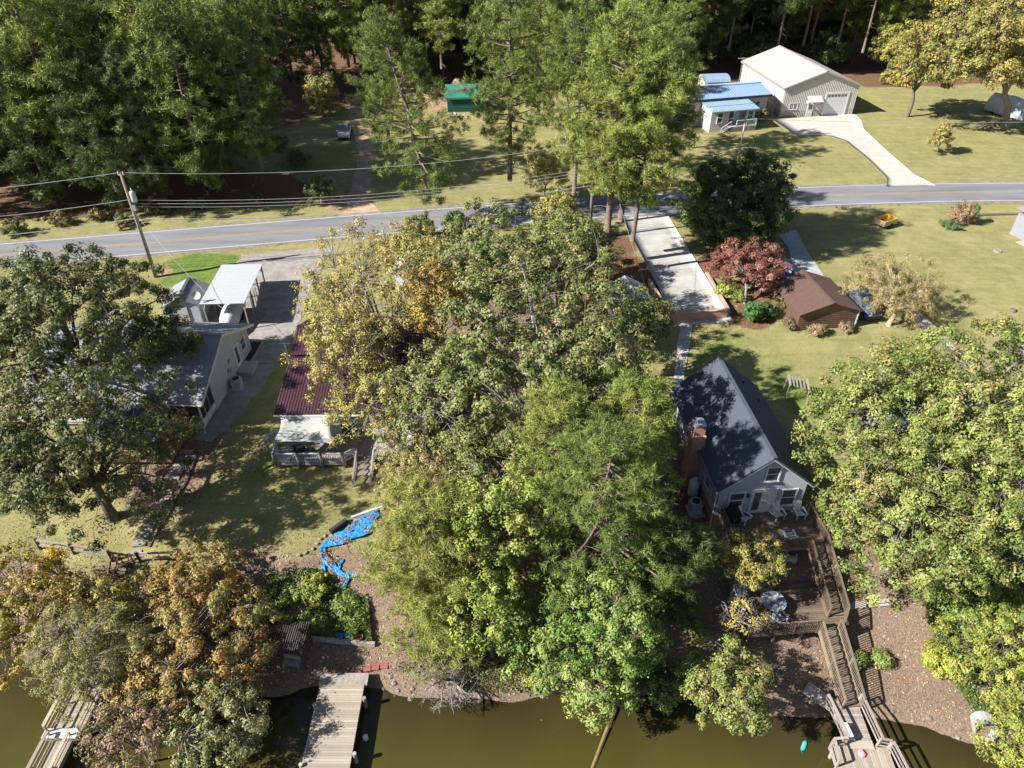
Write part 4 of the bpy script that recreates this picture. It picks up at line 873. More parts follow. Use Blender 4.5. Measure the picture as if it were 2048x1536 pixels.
# firewood, mounds
fw = thing("firewood_pile", "heap of pale split firewood in front of the green shed", "firewood", W(909, 234))
M_LOG = mat("cut_log", (.42, .36, .33), .9, .35, 3, rnd=.3)
for k in range(34):
    x = rr.normal(0, .8); y_ = rr.normal(0, .3); z = max(.12, .62 - abs(x) * .38 - abs(y_) * .4) * rr.uniform(.2, 1); a_ = rr.uniform(-.6, 2.2); l_ = .28
    MB().tube([(x - math.cos(a_) * l_, y_ - math.sin(a_) * l_, z), (x + math.cos(a_) * l_, y_ + math.sin(a_) * l_, z + rr.normal(0, .1))], rr.uniform(.08, .14), 6).build("log", M_LOG, fw)
def mound(label, u, v, rx_, ry_, h, mt):
    c = W(u, v); n = 26; vs, fs = [(0, 0, h)], []
    for i in range(1, 8):
        for j in range(n):
            r_ = i / 7; a_ = 2 * math.pi * j / n; k = 1 + .22 * (vnoise(math.cos(a_) * 3 + u, math.sin(a_) * 3 + v, 1.5, 21) - .5)
            vs.append((rx_ * r_ * math.cos(a_) * k, ry_ * r_ * math.sin(a_) * k, h * (math.cos(r_ * math.pi) * .5 + .5) + .12 * (vnoise(r_ * 4 + u, a_ * 3, .7, 22) - .5) - (.08 if i == 7 else 0)))
    fs += [(0, 1 + j, 1 + (j + 1) % n) for j in range(n)] + [(1 + (i - 1) * n + j, 1 + i * n + j, 1 + i * n + (j + 1) % n, 1 + (i - 1) * n + (j + 1) % n) for i in range(1, 7) for j in range(n)]
    o = MB().add(vs, fs).build("mulch_mound", mt, None, True); o.location = c; return tag(o, label, "mound", "mulch mounds behind the green shed")
M_MULCH = mat("mulch", (.40, .25, .16), .95, .35, 2, .8, 8)
mound("tall rounded mulch mound rising behind the green shed roof", 915, 178, 2.6, 2.4, 2.0, M_MULCH); mound("low mulch mound beside the left end of the green shed", 866, 192, 2.0, 2.0, 1.5, M_MULCH)
t = thing("tarp_bundle", "white tarp draped over gear at the right end of the green shed", "tarp", W(985, 205)); lens(MB(), [(-1.2, .4, .3, .8), (-.6, .8, .4, 2.0), (.3, .8, .4, 2.3), (1.1, .5, .3, 1.0)], 12).build("tarp", mat("tarp_white", (.55, .56, .58)), t, True)
# --- white canopy under the right oaks, covered camper top right, building corner at the right edge
wc_ = thing("canopy", "white metal canopy roof glimpsed between the right hand oaks", "canopy", (31.5, 43.0, Tz(31.5, 43)), R(-24))
ribbed_slope(wc_, (-1.9, -3.2, 2.2), (1, 0, 0), (0, 6.4, .25), 3.8, 6.4, M_WHITE, .3, .02)
for x in (-1.8, 1.8):
    for y_ in (-3, 0, 3): plank("post", wc_, (x, y_, 1.05), (.08, .08, 2.3), M_STEEL)
cm = thing("camper", "white tarp covered camper behind the leaning trunk at the upper right", "camper", W(2015, 232), R(25))
lens(MB(), [(-4.2, .9, .5, 2.2), (-3.8, 1.4, .4, 3.0), (0, 1.5, .4, 3.3), (3.6, 1.4, .4, 3.0), (4.0, .9, .5, 2.2)], 16).build("tarp", mat("tarp_white", (.55, .56, .58)), cm, True)
for y_ in (-2, 2):
    for s_ in (-1, 1): MB().tube([(s_ * 1.3 - .12, y_, .35), (s_ * 1.3 + .12, y_, .35)], .35, 12).build("wheel", M_RUBBER, cm)
rb = thing("outbuilding", "grey metal outbuilding cut off by the right edge of the picture", "shed", (62.6, 76.6, 5.5), R(18))
MB().b2(-3, 3, -2.5, 2.5, -.1, 2.6).build("wall", mat("metal_grey_lt", (.24, .25, .28), .5, .08, 2), rb); ribbed_slope(rb, (-3.3, -2.8, 2.6), (1, 0, 0), (0, 5.6, .6), 6.6, 5.63, M_METG, .3, .03); plank("corner_trim", rb, (-3.02, -2.52, 1.2), (.12, .12, 2.6), mat("trim_maroon", (.12, .03, .035), .6)); plank("pad", rb, (-3.6, -1, 0), (1.2, 3, .1), M_CONC)

# ------------------------------------------------------------------ poles and wires
M_POLE = mat("pole_wood", (.20, .165, .14), .9, .3, 2, stretch=(3, 3, .3)); M_POLEL = mat("pole_wood_pale", (.45, .41, .37), .9, .25, 2, stretch=(3, 3, .3)); M_WIRE = mat("wire", (.30, .30, .31), .5)
up_ = thing("utility_pole", "tall dark utility pole with grey transformer beside the road at left", "utility pole", (-38.35, 68.1, Tz(-38.35, 68.1)))
MB().tube([(0, 0, -.3), (0, 0, 11.4)], [.21, .15], 10).build("shaft", M_POLE, up_, True)
MB().lathe([(.2, 8.5), (.27, 8.55), (.27, 9.5), (.22, 9.62), (.08, 9.66)], 14, (.46, .0, 0)).build("transformer", mat("transformer_grey", (.55, .58, .6), .4), up_, True)
MB().tube([(.46, 0, 9.6), (.46, 0, 9.95)], .06, 8).build("bushing", M_WHITE, up_); MB().bar((-.3, 0, 11.3), (.3, 0, 11.3), .09).tube([(-.28, 0, 11.3), (-.28, 0, 11.6)], .06, 8).tube([(.22, 0, 11.3), (.22, 0, 11.6)], .06, 8).build("insulator", M_WHITE, up_)
MB().b2(.05, .35, -.15, .15, 7.6, 8.2).build("bracket", M_STEEL, up_); MB().tube([(.16, -.1, 0), (.15, -.1, 7.8)], .035, 6).build("conduit", M_STEEL, up_); MB().bar((-.05, .1, 6.3), (-.6, .1, 6.2), .06).build("cable_arm", M_STEEL, up_)
rp2 = thing("utility_pole", "slim pale utility pole on the lawn in front of the blue cottage", "utility pole", (32.75, 101.95, 5.5))
MB().tube([(0, 0, -.3), (0, 0, 6.3)], [.13, .1], 8).build("shaft", M_POLEL, rp2, True); MB().tube([(0, 0, 6.3), (.05, 0, 6.5)], .07, 8).build("insulator", M_WHITE, rp2)
fx, fy = 96.0, 104.0
def wire(label, p, q, sag, r_=.022):
    p, q = Vector(p), Vector(q); pts = []
    for i in range(25):
        t_ = i / 24; c_ = p.lerp(q, t_); c_.z -= sag * 4 * t_ * (1 - t_); pts.append(c_)
    tag(MB().tube(pts, r_, 5).build("power_wire", M_WIRE), label, "wire", "overhead wires")
lp = Vector((-38.35, 68.1, up_.location.z)); rpt = Vector((32.75, 101.95, 5.5))
for lab, z, r_ in (("topmost overhead wire running left from the dark utility pole", 11.5, .026), ("middle overhead wire running left from the dark utility pole", 8.7, .026), ("lowest thick cable running left from the dark utility pole", 6.7, .04)):
    wire(lab, lp + Vector((-.2, 0, z)), (-92, 62, 5.2 + z), 1.6, r_)
hx2, hy2 = 9.0, 76.4
hp = thing("utility_pole", "utility pole mostly hidden in the great pine clump", "utility pole", (hx2, hy2, 5.4)); MB().tube([(0, 0, -.3), (0, 0, 11.4)], [.2, .14], 10).build("shaft", M_POLE, hp, True); MB().bar((-.4, 0, 11.1), (.4, 0, 11.1), .09).build("insulator", M_WHITE, hp)
for lab, z, r_ in (("topmost overhead wire crossing above the road from the dark pole", 11.5, .026), ("upper wire of the triple strand across the dark tree shade", 8.7, .026), ("middle wire of the triple strand across the dark tree shade", 8.35, .026), ("lower wire of the triple strand across the dark tree shade", 8.0, .026), ("low thick cable running right from the dark utility pole", 6.7, .04)):
    wire(lab, lp + Vector((.2, 0, z)), (hx2, hy2, 5.4 + z), 1.2, r_)
wire("thin wire from the pale pole across the lawn by the garage drive", rpt + Vector((0, 0, 6.3)), (fx, fy, 11.5), .8)
wire("thin service wire from the pale pole down towards the left pines", rpt + Vector((0, 0, 6.2)), (24.5, 116.0, 8.9), .3)
wire("guy wire anchored in the grass beside the pale pole", rpt + Vector((0, 0, 6.1)), (36.2, 101.2, 5.5), .0)
wire("yellowish service wire dropping to the left house gable", lp + Vector((.2, 0, 7.0)), (-25.0, 55.0, 7.7), .8, .015)
wire("service wire reaching the far corner of the dark shingle roof", (11.0, 69.0, 13.0), (13.6, 45.3, 7.6), .5, .015)
def mast(label, p, h, arms):
    t = thing("antenna_mast", label, "antenna", p); MB().tube([(0, 0, 0), (0, 0, h)], .05, 6).build("mast", M_STEEL, t); mb = MB()
    for a_ in arms: mb.tube([(-.9 * a_, 0, h - .15), (.9 * a_, 0, h - .1)], .035, 6)
    mb.build("crossarm", M_WHITE, t)
mast("thin white antenna mast left of the big garage", (42.2, 139.5, 5.5), 6.0, (1,)); mast("short white lamp mast at the left end of the blue roof", (29.6, 131.5, 5.5), 5.8, (.35,))

# ------------------------------------------------------------------ vehicles
def car(name, label, cat, loc, rz, body, L=4.5, Wd=1.8, H=1.55, pickup=False):
    """car facing local -y"""
    t = thing(name, label, cat, loc, rz); w = Wd / 2
    def section(mb, prof, wid):
        rings = [[(-wd, y, z), (wd, y, z)] for y, z, wd in prof]; return mb
    def loft(stations, mt, nm):
        vs, fs = [], []
        for (y, zb_, zt_, wb, wt) in stations: vs += [(-wb, y, zb_), (wb, y, zb_), (wb, y, (zb_ + zt_) / 2 + .05), (wt, y, zt_), (-wt, y, zt_), (-wb, y, (zb_ + zt_) / 2 + .05)]
        for i in range(len(stations) - 1):
            for j in range(6): fs.append((i * 6 + j, i * 6 + (j + 1) % 6, (i + 1) * 6 + (j + 1) % 6, (i + 1) * 6 + j))
        fs += [tuple(range(5, -1, -1)), tuple(range((len(stations) - 1) * 6, len(stations) * 6))]
        return MB().add(vs, fs).build(nm, mt, t, False)
    h = L / 2
    bd = loft([(-h, .35, .72, w * .82, w * .7), (-h + .15, .28, .85, w * .95, w * .84), (-h + 1.1, .26, .98, w, w * .9), (-h + 1.35, .26, 1.0, w, w * .92), (h - 1.0, .26, 1.0, w, w * .92), (h - .12, .3, .96, w * .95, w * .86), (h, .4, .85, w * .85, w * .76)], body, "body")
    if pickup: cab = [(-h + 1.3, .98, 1.0, w * .9, w * .86), (-h + 2.0, .98, H + .05, w * .9, w * .72), (-h + 3.1, .98, H + .08, w * .9, w * .72), (-h + 3.3, .98, 1.0, w * .9, w * .86)]
    else: cab = [(-h + 1.2, .98, 1.0, w * .9, w * .88), (-h + 1.95, .98, H, w * .9, w * .7), (h - 1.2, .98, H, w * .9, w * .7), (h - .35, .98, 1.02, w * .9, w * .84)]
    loft([(y, a_, b_ - .03, c_ * 1.003, d_ * 1.003) for y, a_, b_, c_, d_ in cab], glassmat(), "glazing")
    (y1, y2) = (cab[1][0], cab[2][0])
    MB().b2(-w * .72, w * .72, y1 + .08, y2 - .08, H - .06 + (.08 if pickup else 0), H + .02 + (.08 if pickup else 0)).build("roof", body, t)
    for y_ in (-h + .85, h - .85):
        for s_ in (-1, 1):
            wh = MB().tube([(s_ * w * .98 - .11, y_, .34), (s_ * w * .98 + .11, y_, .34)], .34, 16).build("wheel", M_RUBBER, t); MB().tube([(s_ * w * .98 - .115, y_, .34), (s_ * w * .98 + .115, y_, .34)], .19, 10).build("rim", M_STEEL, wh)
    for s_ in (-1, 1): MB().b2(s_ * w * .62 - .16, s_ * w * .62 + .16, -h - .01, -h + .12, .6, .74).build("headlight", M_WHITE, t); MB().b2(s_ * (w + .06) - .1, s_ * (w + .06) + .1, y1 - .35, y1 - .22, 1.0, 1.16).build("mirror", body, t)
    MB().b2(-w * .8, w * .8, -h - .06, -h + .05, .32, .5).build("bumper", M_BLACK, t)
    if pickup: MB().b2(-w * .85, w * .85, -h + 3.4, h - .15, .99, 1.005).build("bed_floor", M_BLACK, t)
    return t
M_CARB = mat("car_blue", (.055, .11, .24), .25, .05, 1, spec=.7); M_CARW = mat("car_white", (.65, .65, .66), .25, .05, 1, spec=.7)
p = W(1728, 612, 5.6); car("car", "dark blue car parked between the brown garage and the tan weeping tree", "car", (35.0, 61.6, Tz(35.0, 61.6)), R(10), M_CARB, 4.6, 1.85, 1.65)
p = W(686, 277); car("pickup_truck", "white pickup truck half hidden behind the pine by the dirt drive", "truck", (p.x, p.y + 1.5, Tz(p.x, p.y + 1.5)), R(8), M_CARW, 5.2, 1.95, 1.75, True)
p = W(1570, 552); t = thing("trailer_box", "bright blue tarped trailer peeking out behind the brown garage roof", "trailer", (p.x, p.y + 1.5, p.z), R(10))
lens(MB(), [(-1.3, .6, .5, 1.0), (-1.0, .8, .45, 1.3), (1.0, .8, .45, 1.3), (1.3, .6, .5, 1.0)], 12).build("tarp", mat("tarp_blue_dk", (.06, .17, .42), .5), t, True)
for s_ in (-1, 1): MB().tube([(s_ * .8 - .08, 0, .3), (s_ * .8 + .08, 0, .3)], .3, 12).build("wheel", M_RUBBER, t)
p = W(1768, 452)
t = thing("dump_cart", "small yellow dump cart with orange inside standing alone on the lawn", "cart", (p.x, p.y, p.z), R(28))
M_CY = mat("cart_yellow", (.70, .38, .03), .5, .1, 2); M_CT = mat("cart_tan", (.52, .38, .22), .6, .15, 2)
for a_, b_ in (((-1.15, -.75), (1.15, -.75)), ((1.15, -.75), (1.15, .75)), ((1.15, .75), (-1.15, .75)), ((-1.15, .75), (-1.15, -.75))):
    beam("side_panel", t, (a_[0], a_[1], .72), (b_[0], b_[1], .72), .05, .62, M_CT); a2_, b2_ = Vector((a_[0] * .965, a_[1] * .955, .74)), Vector((b_[0] * .965, b_[1] * .955, .74)); beam("liner", t, a2_, b2_, .03, .6, M_CY)
plank("floor", t, (0, 0, .44), (2.2, 1.4, .05), M_CY); plank("tongue", t, (-1.7, -.1, .3), (1.4, .08, .08), M_STEEL)
for s_ in (-1, 1): MB().tube([(.2, s_ * .7 - .1, .3), (.2, s_ * .7 + .1, .3)], .3, 14).build("wheel", M_RUBBER, t)
for k in range(4): MB().tube([(.1 + k * .15, -.2 + k * .1, .52), (.5 + k * .1, .1 + k * .12, .56)], .08, 7).build("log", M_LOG, t)
p = W(1590, 797)
t = thing("metal_frame", "weathered slatted swing frame on the shaded lawn right of the dark roof", "frame", (p.x - .1, p.y, p.z), R(-12))
for i in range(6): plank("slat", t, (-.75 + i * .3, 0, 1.9 - .06 * i), (.12, 1.5, .04), M_LUMBG, (0, R(10), 0))
for x in (-.8, .8):
    for y_ in (-.65, .65): beam("leg", t, (x * 1.15, y_ * 1.15, -.05), (x, y_, 1.85 - .15 * (x > 0)), .07, .07, M_LUMBG)
    plank("beam", t, (x, 0, 1.82 - .15 * (x > 0)), (.08, 1.6, .08), M_LUMBG)

# ------------------------------------------------------------------ docks
def pilings(root, pts, z1, m=None, r_=.12):
    for x, y_ in pts: MB().tube([(x, y_, -2.2), (x, y_, z1)], r_, 8).build("piling", m or M_LUMBG, root)
dc = thing("dock", "wide sunlit plank dock reaching into the water at bottom centre", "dock", (-10.45, 0, 0), R(0))
deck_top(dc, -1.4, 1.34, 14.0, 23.9, .82, M_LUMBD, 'x', .15); joists(dc, -1.36, 1.3, 14.0, 23.85, .8, M_LUMBG); plank("abutment", dc, (0, 24.25, .72), (3.0, .8, .12), M_LUMBG)
pilings(dc, [(-1.4, 15.5), (-1.4, 19), (-1.4, 22.5), (1.5, 15.5), (1.5, 19.6), (1.5, 22.9)], 1.0)
t = thing("cleat_float", "small white float hanging at the right edge of the centre dock", "float", (-8.62, 20.9, -.02)); MB().lathe([(.04, 0), (.16, .06), (.16, .34), (.04, .42)], 10).build("float_body", M_WHITE, t)
dl = thing("dock", "narrow pale dock with side rails and bench at the lower left", "dock", (-26.2, 0, 0), R(0))
deck_top(dl, -.55, 1.25, 20.7, 24.2, 1.05, M_LUMBD, 'x', .15); joists(dl, -.55, 1.25, 20.7, 24.2, 1.05, M_LUMBG); deck_top(dl, -.35, .75, 13.0, 20.55, .75, M_LUMBD, 'y', .15); joists(dl, -.35, .75, 13.0, 20.55, .75, M_LUMBG)
for p_, q_ in (((-.6, 20.7, 1.05), (-.6, 24.2, 1.05)), ((-.4, 13, .75), (-.4, 20.5, .75)), ((.8, 13, .75), (.8, 20.5, .75)), ((1.3, 20.7, 1.05), (1.3, 24.2, 1.05))): rail(dl, p_, q_, .9, M_LUMBD, cap=.2, mid=True, every=1.9)
plank("bench", dl, (.25, 20.6, 1.25), (2.1, .55, .06), M_WHITE); plank("bench_face", dl, (.25, 20.36, 1.08), (2.1, .04, .34), M_LUMBD)
pilings(dl, [(-.5, 14), (.8, 14), (-.5, 17), (.8, 17), (-.5, 20.6), (1.2, 20.6), (1.2, 23.5)], .9)
dr_ = thing("dock", "grey plank landing with lumber rails at the foot of the long stairs", "dock", (19.5, 0, 0), R(-2))
deck_top(dr_, -1.0, .55, 20.1, 22.9, .84, M_LUMBG, 'x', .15); deck_top(dr_, -1.9, 1.35, 15.0, 20.08, .8, M_LUMBD, 'y', .15); joists(dr_, -1.9, 1.35, 15.0, 20.05, .8, M_LUMBG); joists(dr_, -1.0, .55, 20.1, 22.9, .84, M_LUMBG)
plank("threshold", dr_, (-.2, 20.15, .86), (1.5, .5, .04), M_LUMBD)
for p_, q_ in (((.85, 20.2, .84), (.62, 22.8, .84)), ((1.35, 20.05, .8), (.75, 20.15, .8)), ((2.0, 15.5, .8), (1.4, 20.0, .8)), ((-1.9, 20.05, .8), (-1.1, 20.15, .8)), ((-1.95, 18.9, .8), (-1.9, 20.0, .8)), ((-1.05, 20.2, .84), (-1.4, 22.7, .84))): rail(dr_, p_, q_, .85, M_LUMBG, cap=.15, mid=True, every=2.4)
plank("bench", dr_, (-.75, 20.75, 1.2), (.4, 1.0, .05), M_WHITE); pilings(dr_, [(-1.8, 16), (1.3, 16), (-1.8, 19.8), (1.3, 19.8), (-.9, 22.4), (.5, 22.4)], .8)
beam("gangway", dr_, (-2.3, 23.6, .85), (-.8, 22.3, .86), .95, .05, M_LUMBG)
t = thing("paddle_board", "turquoise oar blade floating at the left of the stair dock", "oar", (17.1, 20.5, .03), R(-35)); lens(MB(), [(-.45, .06, 0, .04), (-.2, .13, 0, .06), (.2, .13, 0, .06), (.4, .03, 0, .03)], 10).build("blade", mat("turquoise", (.08, .45, .42), .4), t, True)
t = thing("towel", "crumpled pink and white towel on the stair dock planks", "towel", (19.95, 19.7, .81)); lens(MB(), [(-.25, .1, 0, .08), (-.1, .22, 0, .16), (.1, .18, 0, .12), (.25, .08, 0, .06)], 9).build("cloth", mat("towel_pink", (.62, .32, .36), .9, .5, 8), t, True)

# ------------------------------------------------------------------ shore yard: fence, path, arbor, tarp, stones
fn = thing("fence", "low split rail fence along the top of the bank at left", "fence")
fp = [W(82, 1098), W(150, 1108), W(226, 1122)]; fp2 = [W(282, 1125), W(365, 1122), W(452, 1118)]
for run in (fp, fp2):
    for a_, b_ in zip(run[:-1], run[1:]):
        for h in (.45, .95): beam("fence_rail", fn, a_ + Vector((0, 0, h)), b_ + Vector((0, 0, h)), .09, .14, M_LUMBG)
    for a_ in run: plank("fence_post", fn, a_ + Vector((0, 0, .5)), (.15, .15, 1.25), M_DARKW, (R(random.uniform(-4, 4)), R(random.uniform(-4, 4)), .3))
pth = thing("step_path", "stepped path of grey slabs running down the left lawn to the fence", "path")
pa = [W(372, 905), W(352, 950), W(325, 1000), W(298, 1050), W(272, 1105)]
for k in range(15):
    s_ = k / 14 * 4; i = min(3, int(s_)); c_ = pa[i].lerp(pa[i + 1], s_ - i); z = Tz(c_.x, c_.y)
    plank("slab", pth, (c_.x + random.uniform(-.05, .05), c_.y, z + .05), (.95, .46, .16), mat("slab_grey", (.30, .28, .25), .9, .3, 2, .4, 20, rnd=.2), (0, 0, R(random.uniform(-5, 5))))
pts = [W(392, 905), W(372, 960), W(330, 1035), W(295, 1095)]
for a_, b_ in zip(pts[:-1], pts[1:]): beam("edging", pth, a_ + Vector((.15, 0, .06)), b_ + Vector((.15, 0, .06)), .14, .16, M_DARKW)
bs = thing("bank_stairs", "dark wooden stairs with thin rails going down the bank below the fence", "stairs", W(253, 1128), R(0))
stairs(bs, -.5, .5, 0, .1, -3.0, -1.9, M_DARKW, False)
for x in (-.62, -.2, .55):
    beam("handrail", bs, (x, 0, 1.1), (x, -3.0, -.9), .06, .06, M_DARKW)
    for k in range(4): plank("rail_post", bs, (x, -k * .95, .55 - k * .62), (.07, .07, 1.2), M_DARKW)
ab = thing("arbor", "dark slatted garden arbor on posts by the waterside path", "arbor", (-14.1, 25.9, 0), R(-4))
for i in range(19): plank("roof_slat", ab, (-1.25 + i * .14, 0, 2.95), (.06, 1.9, .07), M_DARKW, (R(8), 0, 0))
for y_ in (-.75, .75): beam("header", ab, (-1.35, y_, 2.86 + y_ * .14), (1.35, y_, 2.86 + y_ * .14), .08, .16, M_DARKW)
for x in (-1.15, 1.15):
    for y_ in (-.75, .75): plank("post", ab, (x, y_, 1.75), (.11, .11, 2.4), M_DARKW)
for x in (-.7, .7): beam("brace", ab, (1.15, -.75, 2.1), (1.15 + x * .0, -.2, 2.8), .06, .06, M_LUMBG)
for i in range(7): plank("lattice", ab, (1.15, -.6 + i * .2, 1.7), (.02, .04, 1.6), M_DARKW)
for i in range(6): plank("lattice", ab, (1.17, 0, 1.1 + i * .25), (.02, 1.5, .04), M_DARKW)
t = thing("bench", "grey wooden bench standing inside the dark arbor", "bench", (-13.9, 25.2, Tz(-13.9, 25.2)), R(-10)); plank("seat", t, (0, 0, .42), (1.1, .42, .05), M_LUMBG); plank("backrest", t, (0, .25, .7), (1.1, .05, .4), M_LUMBG)
for x in (-.5, .5): plank("leg", t, (x, 0, .2), (.06, .4, .42), M_LUMBG)
rw_ = thing("retaining_timbers", "long grey timber edging behind the arbor below the bank shrubs", "timber")
a_, b_ = W(605, 1278), W(752, 1292)
for k in range(3): beam("timber", rw_, a_.lerp(b_, k / 3) + Vector((0, 0, .16)), a_.lerp(b_, (k + .97) / 3) + Vector((0, 0, .16)), .2, .36, M_LUMBG)
for lab, u, v, cc in (("teal flower pot on the timber edging", 697, 1280, (.1, .5, .42)), ("blue flower pot on the timber edging", 683, 1283, (.08, .15, .5)), ("tan flower pot on the timber edging", 706, 1282, (.6, .42, .25)), ("terracotta flower pot at the end of the timber edging", 722, 1284, (.4, .12, .06))):
    t = thing("flower_pot", lab, "flower pot", W(u, v) + Vector((0, 0, .3)), 0, "pots on the timber edging"); MB().lathe([(.12, 0), (.18, .28), (.2, .3), (.17, .29), (.16, .2)], 12).build("pot", mat("pot" + str(u), cc, .6), t)
M_RED = mat("paver_red", (.27, .095, .08), .85, .2, 3, rnd=.1)
for k, (u, v, a_) in enumerate(((705, 1362, 5), (715, 1343, 25), (734, 1337, 8), (751, 1334, 3), (769, 1331, -4), (824, 1323, -10), (843, 1318, 12))):
    p = W(u, v); o = MB().box((0, 0, .03), (.46, .46, .08)).build("paver", M_RED); o.location = p; o.rotation_euler = (0, 0, R(a_))
    tag(o, ("square red paver nearest the end of the centre dock", "second square red paver up from the centre dock, turned askew", "third square red paver of the curved row", "fourth square red paver of the curved row", "fifth square red paver, half under the yellow leaves", "red paver at the far right of the row, sixth from the dock", "last red paver of the row, furthest from the dock")[k], "paver", "red stepping pavers")
# blue tarp pieces draped over the bank
M_TARP = mat("tarp_blue", (.02, .27, .66), .35, .35, 5, .8, 9)
def tarp(label, spine, widths, lift=.05, n=26):
    P = np.array([tuple(W(u, v)) for u, v in spine]); d = np.concatenate([[0], np.cumsum(np.hypot(*np.diff(P[:, :2], axis=0).T))]); s = np.linspace(0, d[-1], n)
    x = np.interp(s, d, P[:, 0]); y_ = np.interp(s, d, P[:, 1]); w_ = np.interp(s, d, widths); tx_, ty_ = np.gradient(x), np.gradient(y_); l_ = np.hypot(tx_, ty_) + 1e-6
    mcount = 12; q = np.linspace(-.5, .5, mcount); ww = w_[:, None] * (.75 + .75 * vnoise(s * 2.1, s * 0, 1.0, 35))[:, None]
    GXt = x[:, None] + (-ty_ / l_)[:, None] * q[None] * ww + (rng0.random((n, mcount)) - .5) * .05; GYt = y_[:, None] + (tx_ / l_)[:, None] * q[None] * ww + (rng0.random((n, mcount)) - .5) * .05
    GZt = T(GXt, GYt) + lift + np.abs(np.sin(q[None] * 11 + x[:, None] * 4 + 2 * vnoise(GXt, GYt, .5, 33))) * .16 * np.minimum(1, ww) + rng0.random((n, mcount)) * .06
    ii = np.arange(n * mcount).reshape(n, mcount); f = np.stack([ii[:-1, :-1], ii[:-1, 1:], ii[1:, 1:], ii[1:, :-1]], -1).reshape(-1, 4)
    o = link("blue_tarp", np_mesh("blue_tarp", np.stack([GXt, GYt, GZt], -1).reshape(-1, 3), f, M_TARP, None, True)); sm = o.modifiers.new("thickness", 'SOLIDIFY'); sm.thickness = .01; tag(o, label, "tarp", "scraps of blue tarp on the bank")
tarp("broad crumpled blue tarp lying against the black drain pipe", [(640, 1097), (668, 1085), (695, 1072), (722, 1058), (742, 1038), (758, 1028)], [.25, .6, 1.0, 1.2, .9, .4], n=44)
tarp("long torn strip of blue tarp running down the bare bank", [(645, 1098), (648, 1112), (655, 1126), (668, 1136), (682, 1150), (690, 1158), (686, 1172), (674, 1182)], [.45, .3, .38, .28, .35, .5, .35, .2], n=44)
tarp("short torn end of blue tarp hanging beside the bare patch", [(651, 1122), (646, 1136), (649, 1146)], [.25, .22, .15], n=14)
tarp("small forked scrap of blue tarp in the middle of the bank", [(687, 1120), (680, 1130), (676, 1142)], [.2, .16, .22], n=14)
tarp("thin end of blue tarp pointing under the yellow pine", [(690, 1153), (703, 1151), (716, 1153)], [.25, .18, .1], n=12)
tarp("lone scrap of blue tarp among the shrubs left of the strips", [(588, 1163), (584, 1172), (583, 1182)], [.2, .36, .2], n=10)
dp = thing("drain_pipe", "black corrugated drain pipe lying at the upper edge of the blue tarp", "pipe"); a_, b_ = W(662, 1068), W(694, 1045)
mb = MB(); pts, rd = [], []
for k in range(31): pts.append(a_.lerp(b_, k / 30) + Vector((0, 0, .22))); rd.append(.2 if k % 2 else .25)
mb.tube(pts, rd, 12).build("pipe", M_BLACK, dp)
wp = thing("gutter_pipe", "long white downpipe lying across the upper end of the blue tarp", "pipe"); MB().tube([W(704, 1040) + Vector((0, 0, .3)), W(765, 1018) + Vector((0, 0, .25))], .085, 8).build("pipe", M_WHITE, wp)
bl = [W(598, 1111), W(612, 1106), W(626, 1098), W(634, 1088), W(641, 1079), W(650, 1072)]
for k, p in enumerate(bl):
    vs = []; o = MB().lathe([(.05, -.05), (.19, 0), (.22, .1), (.15, .19), (.04, .21)], 7).build("edging_stone", mat("stone_pale", (.26, .235, .21), .9, .3, 3)); o.location = p; o.scale = (.8, .55, .6); o.rotation_euler = (0, 0, k)
    tag(o, "pale edging stone number %s up the curve left of the tarp" % ("one", "two", "three", "four", "five", "six")[k], "stone", "pale edging stones")
# rocks along the shore
def rock_mesh(seed):
    r = np.random.default_rng(seed); mb = MB(); n, mrows = 9, 6; vs, fs = [], []
    for i in range(mrows):
        a_ = math.pi * i / (mrows - 1)
        for j in range(n):
            k = r.uniform(.75, 1.15); vs.append((math.sin(a_) * math.cos(2 * math.pi * j / n) * k, math.sin(a_) * math.sin(2 * math.pi * j / n) * k, math.cos(a_) * .7 * k))
    for i in range(mrows - 1):
        for j in range(n): fs.append((i * n + j, (i + 1) * n + j, (i + 1) * n + (j + 1) % n, i * n + (j + 1) % n))
    return MB().add(vs, fs).mesh("rock", mat("shore_rock", (.22, .19, .165), .9, .4, 2, .5, 10, rnd=.3))
rocks = [rock_mesh(k) for k in range(4)]
rr = np.random.default_rng(17)
for k in range(60):
    x = rr.uniform(-8.6, 6) if k < 42 else rr.uniform(14, 30); y_ = float(shore(x)) + rr.normal(.1, .28); s_ = rr.uniform(.07, .2)
    o = link("shore_rock", rocks[k % 4]); o.location = (x, y_, Tz(x, y_) - s_ * .05); o.scale = (s_ * rr.uniform(.8, 1.4), s_, s_); o.rotation_euler = (0, 0, rr.uniform(0, 6))
    tag(o, "grey rock in the row along the muddy waterline", "rock", "shore rocks")
t = thing("culvert", "dark concrete culvert mouth in the bank at the lower right", "culvert", W(1965, 1440), R(-20)); MB().lathe([(.55, 0), (.55, .9), (.68, .9), (.68, 0), (.55, 0)], 18).build("ring", M_CONCS, t).rotation_euler = (R(75), 0, 0)
t = thing("drift_log", "long sunken log slanting out from the shore in the open water", "log"); a_ = W(1232, 1412, .12); b_ = W(1185, 1536, -.02)
MB().tube([a_ + Vector((0, .3, .1)), a_, a_.lerp(b_, .5), b_ + (b_ - a_) * .3], [.16, .15, .12, .09], 8).build("trunk", mat("wet_log", (.20, .15, .06), .6, .3, 3), t)
t = thing("drift_log", "short pale pole lying at the waterline right of the sunken log", "log"); MB().tube([W(1245, 1398, .15), W(1290, 1400, .12)], .07, 7).build("trunk", M_BARKL, t)
t = thing("terrace_timbers", "two grey plank terraces crossing the leaf litter right of the lower deck stairs", "terrace")
